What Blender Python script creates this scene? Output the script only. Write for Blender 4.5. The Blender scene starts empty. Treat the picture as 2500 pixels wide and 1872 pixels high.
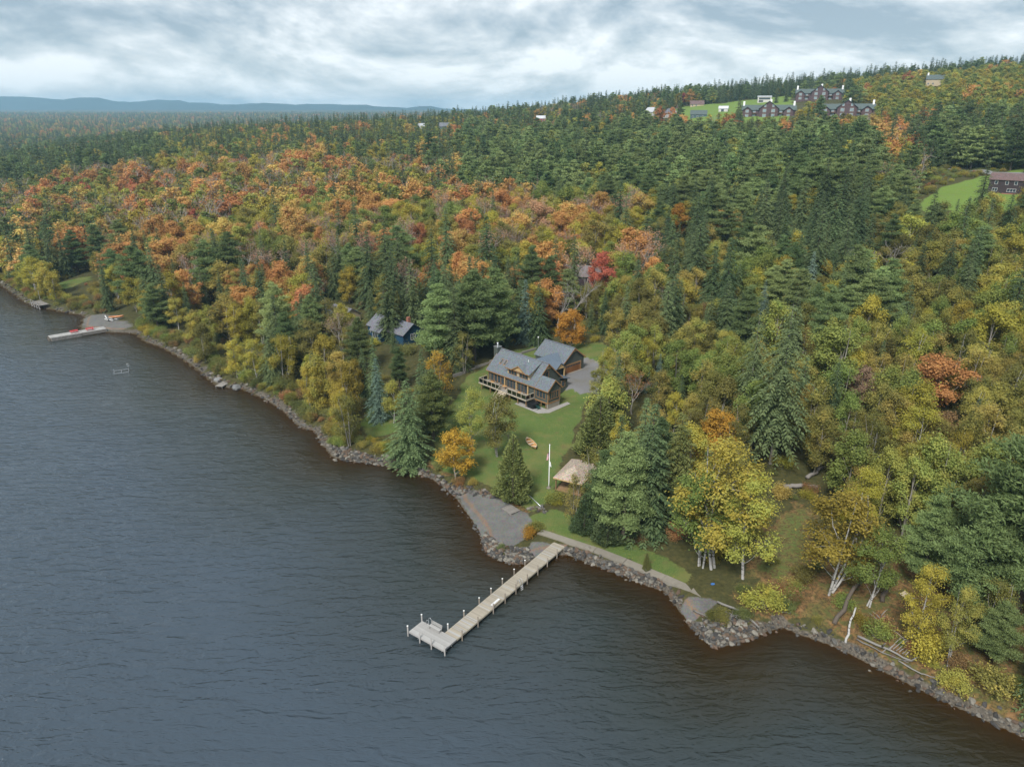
import bpy, bmesh, math, random
import numpy as np
from mathutils import Vector, Matrix, Euler

# ================================================================= camera, sky, sun, exposure
scene = bpy.context.scene
R = math.radians
cam_data = bpy.data.cameras.new("camera")
cam = bpy.data.objects.new("camera", cam_data)
scene.collection.objects.link(cam)
cam.location = (0, 0, 62)
cam.rotation_euler = (R(90-20.6), 0, 0)
cam_data.sensor_fit = 'HORIZONTAL'
cam_data.angle = 2*math.atan(1250/1733)
cam_data.clip_start = 1.0
cam_data.clip_end = 60000
scene.camera = cam

scene.view_settings.view_transform = 'Standard'
scene.view_settings.look = 'None'
scene.view_settings.gamma = 1
scene.view_settings.use_curve_mapping = False
scene.view_settings.exposure = 1.75
scene.render.engine = 'CYCLES'
cy = scene.cycles
cy.max_bounces = 6; cy.diffuse_bounces = 3; cy.glossy_bounces = 2; cy.transmission_bounces = 3
cy.transparent_max_bounces = 6; cy.volume_bounces = 1
cy.use_denoising = True
cy.caustics_reflective = False; cy.caustics_refractive = False
cy.sample_clamp_indirect = 4.0

SUN_EL, SUN_AZ = 48.0, 205.0     # degrees; azimuth clockwise from +Y (behind the camera, slightly left)
sun_d = bpy.data.lights.new("sun", 'SUN'); sun_d.energy = 1.5; sun_d.angle = R(14); sun_d.color = (1.0, 0.98, 0.95)
sun = bpy.data.objects.new("sun", sun_d); scene.collection.objects.link(sun)
_sd = Vector((math.sin(R(SUN_AZ))*math.cos(R(SUN_EL)), math.cos(R(SUN_AZ))*math.cos(R(SUN_EL)), math.sin(R(SUN_EL))))
sun.rotation_euler = _sd.to_track_quat('Z', 'Y').to_euler()

world = bpy.data.worlds.new("World"); scene.world = world; world.use_nodes = True
def build_sky():
    nt = world.node_tree; N = nt.nodes; L = nt.links; N.clear()
    def nd(t, **k):
        n = N.new(t)
        for a, b in k.items(): setattr(n, a, b)
        return n
    out = nd('ShaderNodeOutputWorld'); bg = nd('ShaderNodeBackground'); bg.inputs['Strength'].default_value = 0.1
    sky = nd('ShaderNodeTexSky', sky_type='NISHITA', sun_disc=False, sun_elevation=R(SUN_EL), sun_rotation=R(SUN_AZ), altitude=300)
    tc = nd('ShaderNodeTexCoord'); sp = nd('ShaderNodeSeparateXYZ'); L.new(tc.outputs['Generated'], sp.inputs[0])
    def math_(op, a, b=None, c=None, clamp=False):
        m = nd('ShaderNodeMath', operation=op, use_clamp=clamp)
        for i, v in enumerate((a, b, c)):
            if v is None: continue
            if isinstance(v, (int, float)): m.inputs[i].default_value = v
            else: L.new(v, m.inputs[i])
        return m.outputs[0]
    zc = math_('MAXIMUM', sp.outputs[2], 0.0)
    den = math_('ADD', zc, 0.30)
    px = math_('DIVIDE', sp.outputs[0], den); py = math_('DIVIDE', sp.outputs[1], den)
    cb = nd('ShaderNodeCombineXYZ'); L.new(px, cb.inputs[0]); L.new(py, cb.inputs[1])
    def noise(vec, scale, detail, rough, dist=0.0, off=(0, 0, 0)):
        mp = nd('ShaderNodeMapping'); mp.inputs['Location'].default_value = off
        L.new(vec, mp.inputs['Vector'])
        n = nd('ShaderNodeTexNoise'); n.inputs['Scale'].default_value = scale; n.inputs['Detail'].default_value = detail
        n.inputs['Roughness'].default_value = rough; n.inputs['Distortion'].default_value = dist
        L.new(mp.outputs[0], n.inputs['Vector']); return n.outputs['Fac']
    mp0 = nd('ShaderNodeMapping'); mp0.inputs['Scale'].default_value = (1.0, 1.0, 2.6); L.new(tc.outputs['Generated'], mp0.inputs['Vector']); V = mp0.outputs[0]
    def puffs(dx, dz): return noise(V, 3.1, 10, 0.60, 0.35, (2.35+dx, 0.2, 0.62+dz))
    n1 = puffs(0, 0); n1b = puffs(0.0, 0.075)                 # the same clouds a little higher up: lit tops, shaded undersides
    n2 = noise(V, 1.5, 4, 0.5, 0.3, (7.7, 4.4, 0.3)); n3 = noise(V, 14.0, 6, 0.6, 0.6, (1.1, 2.4, 0))
    lit = math_('MULTIPLY', math_('SUBTRACT', n1, n1b), 3.2)
    big = math_('MULTIPLY', math_('SUBTRACT', n2, 0.5), 1.3)
    body = math_('MULTIPLY_ADD', math_('SUBTRACT', n1, 0.5), 1.7, 0.52)
    fine = math_('MULTIPLY', math_('SUBTRACT', n3, 0.5), 0.42)
    f = math_('ADD', math_('ADD', body, math_('ADD', lit, fine)), big, clamp=True)
    # thick pale bank low over the horizon
    hb = math_('SUBTRACT', 1.0, math_('DIVIDE', zc, 0.20), clamp=True)
    f2 = math_('ADD', f, math_('MULTIPLY', hb, 0.24), clamp=True)
    ramp = nd('ShaderNodeValToRGB'); e = ramp.color_ramp.elements
    e[0].position = 0.03; e[0].color = (0.92, 1.20, 1.42, 1)
    e[1].position = 0.95; e[1].color = (3.25, 3.33, 3.38, 1)
    a = e.new(0.30); a.color = (1.50, 1.74, 1.92, 1)
    a = e.new(0.60); a.color = (2.22, 2.38, 2.48, 1)
    L.new(f2, ramp.inputs[0])
    mix = nd('ShaderNodeMix', data_type='RGBA'); mix.inputs[0].default_value = 0.95
    L.new(sky.outputs[0], mix.inputs[6]); L.new(ramp.outputs[0], mix.inputs[7])
    L.new(mix.outputs[2], bg.inputs['Color']); L.new(bg.outputs[0], out.inputs[0])
build_sky()

# ================================================================= helpers
COL = scene.collection
def tag(o, label=None, cat=None, group=None, kind=None):
    if label: o["label"] = label
    if cat: o["category"] = cat
    if group: o["group"] = group
    if kind: o["kind"] = kind
    return o
def mesh_obj(name, me, parent=None, loc=None, rot=None, scale=None, link=True):
    o = bpy.data.objects.new(name, me)
    if link: COL.objects.link(o)
    if parent is not None: o.parent = parent
    if loc is not None: o.location = loc
    if rot is not None: o.rotation_euler = rot
    if scale is not None: o.scale = scale
    return o
def empty(name, loc=(0, 0, 0), rz=0.0):
    o = bpy.data.objects.new(name, None); COL.objects.link(o)
    o.location = loc; o.rotation_euler = (0, 0, rz); o.empty_display_size = 0.3
    return o
def np_mesh(name, verts, faces_by_n, mats=(), mat_idx=None, smooth=False):
    """faces_by_n: list of int arrays (k, n) with constant n each"""
    me = bpy.data.meshes.new(name)
    verts = np.asarray(verts, np.float32).reshape(-1, 3)
    me.vertices.add(len(verts)); me.vertices.foreach_set("co", verts.ravel())
    loops = []; starts = []; pos = 0
    for f in faces_by_n:
        f = np.asarray(f, np.int32)
        if len(f) == 0: continue
        loops.append(f.ravel()); k, n = f.shape
        starts.append(pos+np.arange(k)*n); pos += k*n
    if loops:
        loops = np.concatenate(loops); starts = np.concatenate(starts)
        me.loops.add(len(loops)); me.loops.foreach_set("vertex_index", loops.astype(np.int32))
        me.polygons.add(len(starts)); me.polygons.foreach_set("loop_start", starts.astype(np.int32))
        if mat_idx is not None: me.polygons.foreach_set("material_index", np.asarray(mat_idx, np.int32))
        me.polygons.foreach_set("use_smooth", np.full(len(starts), smooth))
    me.update(calc_edges=True)
    for m in mats: me.materials.append(m)
    return me
class MB:
    """collects boxes, prisms, tubes and quads into one mesh"""
    def __init__(s): s.v = []; s.f = []
    def add(s, vs, fs):
        b = len(s.v); s.v += [tuple(p) for p in vs]; s.f += [tuple(i+b for i in f) for f in fs]; return s
    def box(s, x0, x1, y0, y1, z0, z1):
        return s.add([(x0,y0,z0),(x1,y0,z0),(x1,y1,z0),(x0,y1,z0),(x0,y0,z1),(x1,y0,z1),(x1,y1,z1),(x0,y1,z1)],
                     [(0,3,2,1),(4,5,6,7),(0,1,5,4),(1,2,6,5),(2,3,7,6),(3,0,4,7)])
    def bar(s, p, q, w, h=None, up=(0, 0, 1)):
        """square bar from p to q, width w, height h"""
        h = h or w; p = Vector(p); q = Vector(q); d = (q-p).normalized(); up = Vector(up)
        if abs(d.dot(up)) > 0.98: up = Vector((0, 1, 0))
        a = d.cross(up).normalized()*w/2; b = a.cross(d).normalized()*h/2
        return s.add([p-a-b, p+a-b, p+a+b, p-a+b, q-a-b, q+a-b, q+a+b, q-a+b],
                     [(0,1,2,3),(7,6,5,4),(0,4,5,1),(1,5,6,2),(2,6,7,3),(3,7,4,0)])
    def tube(s, pts, rad, n=8, cap=True):
        pts = [Vector(p) for p in pts]
        if isinstance(rad, (int, float)): rad = [rad]*len(pts)
        b = len(s.v); ref = None
        for i, p in enumerate(pts):
            d = (pts[min(i+1, len(pts)-1)]-pts[max(i-1, 0)]).normalized()
            if ref is None:
                ref = d.cross(Vector((0.31, 0.17, 0.93)))
                if ref.length < 1e-3: ref = d.cross(Vector((1, 0, 0)))
            a = (ref-d*ref.dot(d)).normalized(); ref = a; c = d.cross(a)
            for k in range(n):
                t = 2*math.pi*k/n; s.v.append(tuple(p+(a*math.cos(t)+c*math.sin(t))*rad[i]))
        for i in range(len(pts)-1):
            for k in range(n):
                k2 = (k+1) % n
                s.f.append((b+i*n+k, b+i*n+k2, b+(i+1)*n+k2, b+(i+1)*n+k))
        if cap:
            s.f.append(tuple(b+k for k in reversed(range(n)))); e = b+(len(pts)-1)*n
            s.f.append(tuple(e+k for k in range(n)))
        return s
    def prism(s, poly, axis, a0, a1):
        """extrude a 2-D polygon along axis 'x','y' or 'z'"""
        def P(u, v, a): return {'x': (a, u, v), 'y': (u, a, v), 'z': (u, v, a)}[axis]
        n = len(poly); vs = [P(u, v, a0) for u, v in poly]+[P(u, v, a1) for u, v in poly]
        return s.add(vs, [tuple(reversed(range(n))), tuple(range(n, 2*n))]+[(i, (i+1) % n, n+(i+1) % n, n+i) for i in range(n)])
    def mesh(s, name, mat, smooth=False, fix=True):
        me = bpy.data.meshes.new(name); me.from_pydata(s.v, [], s.f)
        if fix:
            bm = bmesh.new(); bm.from_mesh(me); bmesh.ops.recalc_face_normals(bm, faces=bm.faces[:]); bm.to_mesh(me); bm.free()
        if smooth:
            for p in me.polygons: p.use_smooth = True
        if mat is not None: me.materials.append(mat)
        me.update(); return me
    def build(s, name, mat, parent=None, loc=None, rot=None, smooth=False):
        return mesh_obj(name, s.mesh(name, mat, smooth), parent, loc, rot)

# ================================================================= materials
def new_mat(name):
    m = bpy.data.materials.new(name); m.use_nodes = True; m.node_tree.nodes.clear(); return m
class NT:
    def __init__(s, m): s.t = m.node_tree; s.N = s.t.nodes; s.L = s.t.links
    def nd(s, t, **k):
        n = s.N.new(t)
        for a, b in k.items(): setattr(n, a, b)
        return n
    def put(s, sock, v):
        if v is None: return
        if isinstance(v, (int, float)): sock.default_value = v
        elif isinstance(v, (tuple, list)): sock.default_value = tuple(v)+((1,) if len(v) == 3 and len(sock.default_value) == 4 else ())
        else: s.L.new(v, sock)
    def math(s, op, a, b=None, c=None, clamp=False):
        m = s.nd('ShaderNodeMath', operation=op, use_clamp=clamp)
        for i, v in enumerate((a, b, c)): s.put(m.inputs[i], v)
        return m.outputs[0]
    def mix(s, f, a, b, blend='MIX'):
        m = s.nd('ShaderNodeMix', data_type='RGBA', blend_type=blend)
        s.put(m.inputs[0], f); s.put(m.inputs[6], a); s.put(m.inputs[7], b); return m.outputs[2]
    def noise(s, vec, scale, detail=4, rough=0.55, dist=0.0, col=False):
        n = s.nd('ShaderNodeTexNoise'); s.put(n.inputs['Vector'], vec)
        n.inputs['Scale'].default_value = scale; n.inputs['Detail'].default_value = detail
        n.inputs['Roughness'].default_value = rough; n.inputs['Distortion'].default_value = dist
        return n.outputs['Color' if col else 'Fac']
    def mapping(s, vec, scale=(1, 1, 1), rot=(0, 0, 0), loc=(0, 0, 0)):
        n = s.nd('ShaderNodeMapping'); s.put(n.inputs['Vector'], vec)
        n.inputs['Scale'].default_value = scale; n.inputs['Rotation'].default_value = rot; n.inputs['Location'].default_value = loc
        return n.outputs[0]
    def ramp(s, f, stops, interp='LINEAR'):
        n = s.nd('ShaderNodeValToRGB'); n.color_ramp.interpolation = interp; e = n.color_ramp.elements
        while len(e) < len(stops): e.new(0.5)
        for i, (p, c) in enumerate(stops):
            e[i].position = p; e[i].color = tuple(c)+(1,) if len(c) == 3 else c
        s.put(n.inputs[0], f); return n.outputs[0]
    def pos(s): return s.nd('ShaderNodeNewGeometry').outputs['Position']
    def objco(s): return s.nd('ShaderNodeTexCoord').outputs['Object']
    def bump(s, h, strength=0.3, dist=0.05):
        b = s.nd('ShaderNodeBump'); b.inputs['Strength'].default_value = strength; b.inputs['Distance'].default_value = dist
        s.put(b.inputs['Height'], h); return b.outputs[0]
    def surf(s, color, rough=0.8, spec=0.3, metal=0.0, normal=None, **k):
        p = s.nd('ShaderNodeBsdfPrincipled'); s.put(p.inputs['Base Color'], color); s.put(p.inputs['Roughness'], rough)
        p.inputs['Specular IOR Level'].default_value = spec; s.put(p.inputs['Metallic'], metal)
        if normal is not None: s.L.new(normal, p.inputs['Normal'])
        for a, b in k.items(): s.put(p.inputs[a], b)
        o = s.nd('ShaderNodeOutputMaterial'); s.L.new(p.outputs[0], o.inputs[0]); return p
MATS = {}
def plain(name, col, rough=0.7, spec=0.3, metal=0.0, var=0.25, scale=3.0, grain=(1, 1, 1), bump=0.15):
    """painted / natural surface with blotchy colour variation, per-object variation and fine relief"""
    if name in MATS: return MATS[name]
    m = new_mat(name); t = NT(m); c = t.objco()
    n = t.noise(t.mapping(c, grain), scale, 6, 0.6)
    n2 = t.noise(c, scale*0.17+0.05, 3, 0.5)
    rnd = t.nd('ShaderNodeObjectInfo').outputs['Random']
    f = t.math('ADD', t.math('MULTIPLY_ADD', t.math('SUBTRACT', n, 0.5), 2*var, 1.0), t.math('MULTIPLY', t.math('ADD', t.math('SUBTRACT', rnd, 0.5), t.math('SUBTRACT', n2, 0.5)), var))
    cc = t.mix(1.0, col, t.nd('ShaderNodeCombineColor').outputs[0], 'MULTIPLY')
    comb = cc.node.inputs[7].links[0].from_node
    for i in range(3): t.put(comb.inputs[i], f)
    t.surf(cc, rough, spec, metal, t.bump(n, bump, 0.02) if bump else None)
    MATS[name] = m; return m
# ---------------------------------------------------------------- terrain shape (world metres, lake level z = 0)
SHORE = [(-6000,700),(-2500,760),(-1100,770),(-700,640),(-430,480),(-300,360),(-203.2,277.7),(-171.9,246.0),(-154.0,235.2),(-141.9,229.3),(-134.2,213.2),(-125.7,210.1),(-114.8,208.8),(-107.0,199.5),(-100.0,194.4),(-90.0,184.4),(-79.6,172.5),(-73.0,164.4),(-68.8,161.8),(-65.8,161.8),(-57.7,154.6),(-51.9,148.3),(-45.2,138.8),(-41.2,136.3),(-38.1,129.9),(-34.8,124.5),(-32.5,123.0),(-27.9,122.1),(-23.4,121.4),(-18.2,118.4),(-14.3,115.2),(-11.3,111.1),(-9.4,107.9),(-7.5,103.5),(-5.8,99.6),(-4.9,97.1),(-4.3,93.3),(-2.4,90.7),(-0.4,89.4),(1.6,88.8),(3.3,90.5),(6.7,91.2),(8.4,91.6),(10.9,89.8),(13.0,88.4),(15.3,87.2),(17.7,85.1),(19.6,83.6),(21.4,82.8),(22.3,79.3),(23.2,76.5),(23.2,75.2),(24.6,73.1),(25.2,71.5),(27.0,71.9),(29.8,72.8),(32.6,74.3),(35.1,75.2),(37.1,73.7),(40.1,71.8),(41.8,70.3),(43.5,68.4),(45.9,65.9),(47.4,64.3),(49.3,62.4),(51.1,61.0),(52.8,59.3),(54.7,57.8),(62,50),(75,36),(95,10),(120,-40),(160,-120)]
LAND = SHORE + [(9000,-120),(9000,14000),(-9000,14000),(-9000,700)]
CTRL = [(0,150,3.6),(14,150,3.8),(8,112,1.7),(30,100,2.0),(45,82,2.6),(75,75,4.5),(62,110,4.5),(100,140,10),(40,180,8),(150,220,24),
 (170,265,31),(200,268,33),(240,270,38),(100,250,20),(0,250,13),(-60,205,7),(-100,250,9),(-150,300,11),(-220,330,12),(-285,400,19),(-345,590,22),(-560,800,6),(0,400,22),(150,400,36),
 (250,450,48),(320,380,52),(253,590,60),(310,660,72),(210,650,65),(500,850,100),(700,950,108),(420,620,82),(480,400,72),(0,700,42),(-150,700,36),
 (150,1000,72),(0,1000,55),(-290,1000,40),(-410,950,33),(-650,1300,10),(300,1000,82),(900,600,115),(300,150,40),(200,60,28),(1200,1200,115),(600,1300,85),(200,1400,55),(0,1400,28),(-300,1500,8),(-700,1700,5)]
def _tps(r2): return np.where(r2 > 1e-9, 0.5*r2*np.log(np.maximum(r2, 1e-9)), 0.0)
_cp = np.array(CTRL, float); _sc = 200.0
_q = _cp[:, :2]/_sc
_K = _tps(((_q[:, None]-_q[None])**2).sum(-1)) + 0.02*np.eye(len(_q))
_Pm = np.c_[np.ones(len(_q)), _q]
_A = np.block([[_K, _Pm], [_Pm.T, np.zeros((3, 3))]])
_w = np.linalg.solve(_A, np.r_[_cp[:, 2], 0, 0, 0])
def rbf_h(x, y):
    p = np.stack([x, y], -1)/_sc
    out = _w[-3] + p[..., 0]*_w[-2] + p[..., 1]*_w[-1]
    for i in range(len(_q)):
        out = out + _w[i]*_tps(((p-_q[i])**2).sum(-1))
    return out
def poly_dist(x, y, pl, closed=False):
    """distance to a polyline"""
    best = np.full(np.shape(x), 1e9)
    n = len(pl)
    for i in range(n if closed else n-1):
        ax, ay = pl[i]; bx, by = pl[(i+1) % n]
        dx, dy = bx-ax, by-ay; L = dx*dx+dy*dy
        t = np.clip(((x-ax)*dx+(y-ay)*dy)/max(L, 1e-9), 0, 1)
        best = np.minimum(best, (x-ax-t*dx)**2+(y-ay-t*dy)**2)
    return np.sqrt(best)
def inside(x, y, pl):
    r = np.zeros(np.shape(x), bool); n = len(pl)
    for i in range(n):
        ax, ay = pl[i]; bx, by = pl[(i+1) % n]
        if ay == by: continue
        r ^= ((ay > y) != (by > y)) & (x < (bx-ax)*(y-ay)/(by-ay)+ax)
    return r
def sdf(x, y, pl): 
    return np.where(inside(x, y, pl), 1.0, -1.0)*poly_dist(x, y, pl, True)
def vnoise(x, y, seed=0):
    """cheap smooth value noise"""
    def h(i, j):
        n = (i*374761393 + j*668265263 + seed*144269) & 0x7fffffff
        n = ((n ^ (n >> 13))*1274126177) & 0x7fffffff
        return (n & 0xffff)/65535.0
    xi = np.floor(x).astype(np.int64); yi = np.floor(y).astype(np.int64)
    fx = x-xi; fy = y-yi; fx = fx*fx*(3-2*fx); fy = fy*fy*(3-2*fy)
    return (h(xi, yi)*(1-fx)+h(xi+1, yi)*fx)*(1-fy)+(h(xi, yi+1)*(1-fx)+h(xi+1, yi+1)*fx)*fy
BEACH = [(-12.5,112.5),(-9.4,107.9),(-7.5,103.5),(-5.8,99.6),(-4.9,97.1),(-3.9,94.5),(0,92.5),(3.5,96.5),(2.5,102),(-1.5,106),(-6,110)]
# level building plots: origin x, y, turn (degrees), u0, u1, v0, v1, height, blend width
PADS = [(-5.98,154.73,-46.6,-1.5,21.0,-4.5,9.0,3.05,3.5),(-5.98,154.73,-46.6,-1,16,12.5,25,4.5,3.0),(11.4,110.4,-28,-3,3,-4.2,4.2,1.75,1.5),
        (-40.06,190.2,-42.3,-1,16,-3,8,5.1,4),(191.5,292.0,-43,-6,11,-3,8,33.4,4),(1.0,103.2,-35,-1.6,1.6,-1.6,1.6,0.8,0.8)]
def shore_d(x, y):
    d = poly_dist(x, y, SHORE)
    return np.where(inside(x, y, LAND), d, -d)
def land_h(x, y, d=None):
    x = np.asarray(x, float); y = np.asarray(y, float)
    if d is None: d = shore_d(x, y)
    steep = 1.15*(1-np.exp(-np.maximum(d, 0)/1.5)) + 0.075*np.maximum(d, 0) + 0.0009*np.maximum(d, 0)**2
    flat_ = 0.13*np.maximum(d, 0)
    fb = 1/(1+np.exp(-np.clip((sdf(x, y, BEACH)+1.0)*1.2, -30, 30))); fb = fb*(poly_dist(x, y, BEACH) < 40)
    bank = steep*(1-fb)+flat_*fb
    r = np.maximum(rbf_h(x, y), 0.6)
    k = 1.2
    hh = np.clip(0.5+0.5*(r-bank)/k, 0, 1)
    h = r*(1-hh)+bank*hh - k*hh*(1-hh)*0.5
    h = h + (vnoise(x*0.09, y*0.09, 3)-0.5)*np.clip(d/60, 0, 1)*1.2 + (vnoise(x*0.5, y*0.5, 5)-0.5)*0.12*np.clip(d/3, 0, 1)
    for px, py, a, u0, u1, v0, v1, z0, bl in PADS:
        ca, sa = math.cos(math.radians(a)), math.sin(math.radians(a))
        u = (x-px)*ca+(y-py)*sa; v = -(x-px)*sa+(y-py)*ca
        q = np.hypot(np.maximum(np.maximum(u0-u, u-u1), 0), np.maximum(np.maximum(v0-v, v-v1), 0))
        w = np.clip(1-q/bl, 0, 1); w = w*w*(3-2*w); h = h*(1-w)+z0*w
    wf = np.clip((y-1450)/450, 0, 1); wf = wf*wf*(3-2*wf)
    far = 8+26*vnoise(x/900+5, y/700, 21)+18*np.clip((y-2500)/5000, 0, 1)*vnoise(x/1500, y/1200, 22)+20*np.exp(-((x+1500)/1300)**2-((y-5000)/800)**2)
    h = h*(1-wf)+far*wf
    h = np.where(d < 0, np.maximum(d*0.16, -4.0)-0.02, np.maximum(h, 0.02+0.02*np.maximum(d, 0)))
    return h
def hz(x, y): return float(land_h(np.array([x]), np.array([y]))[0])
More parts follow.
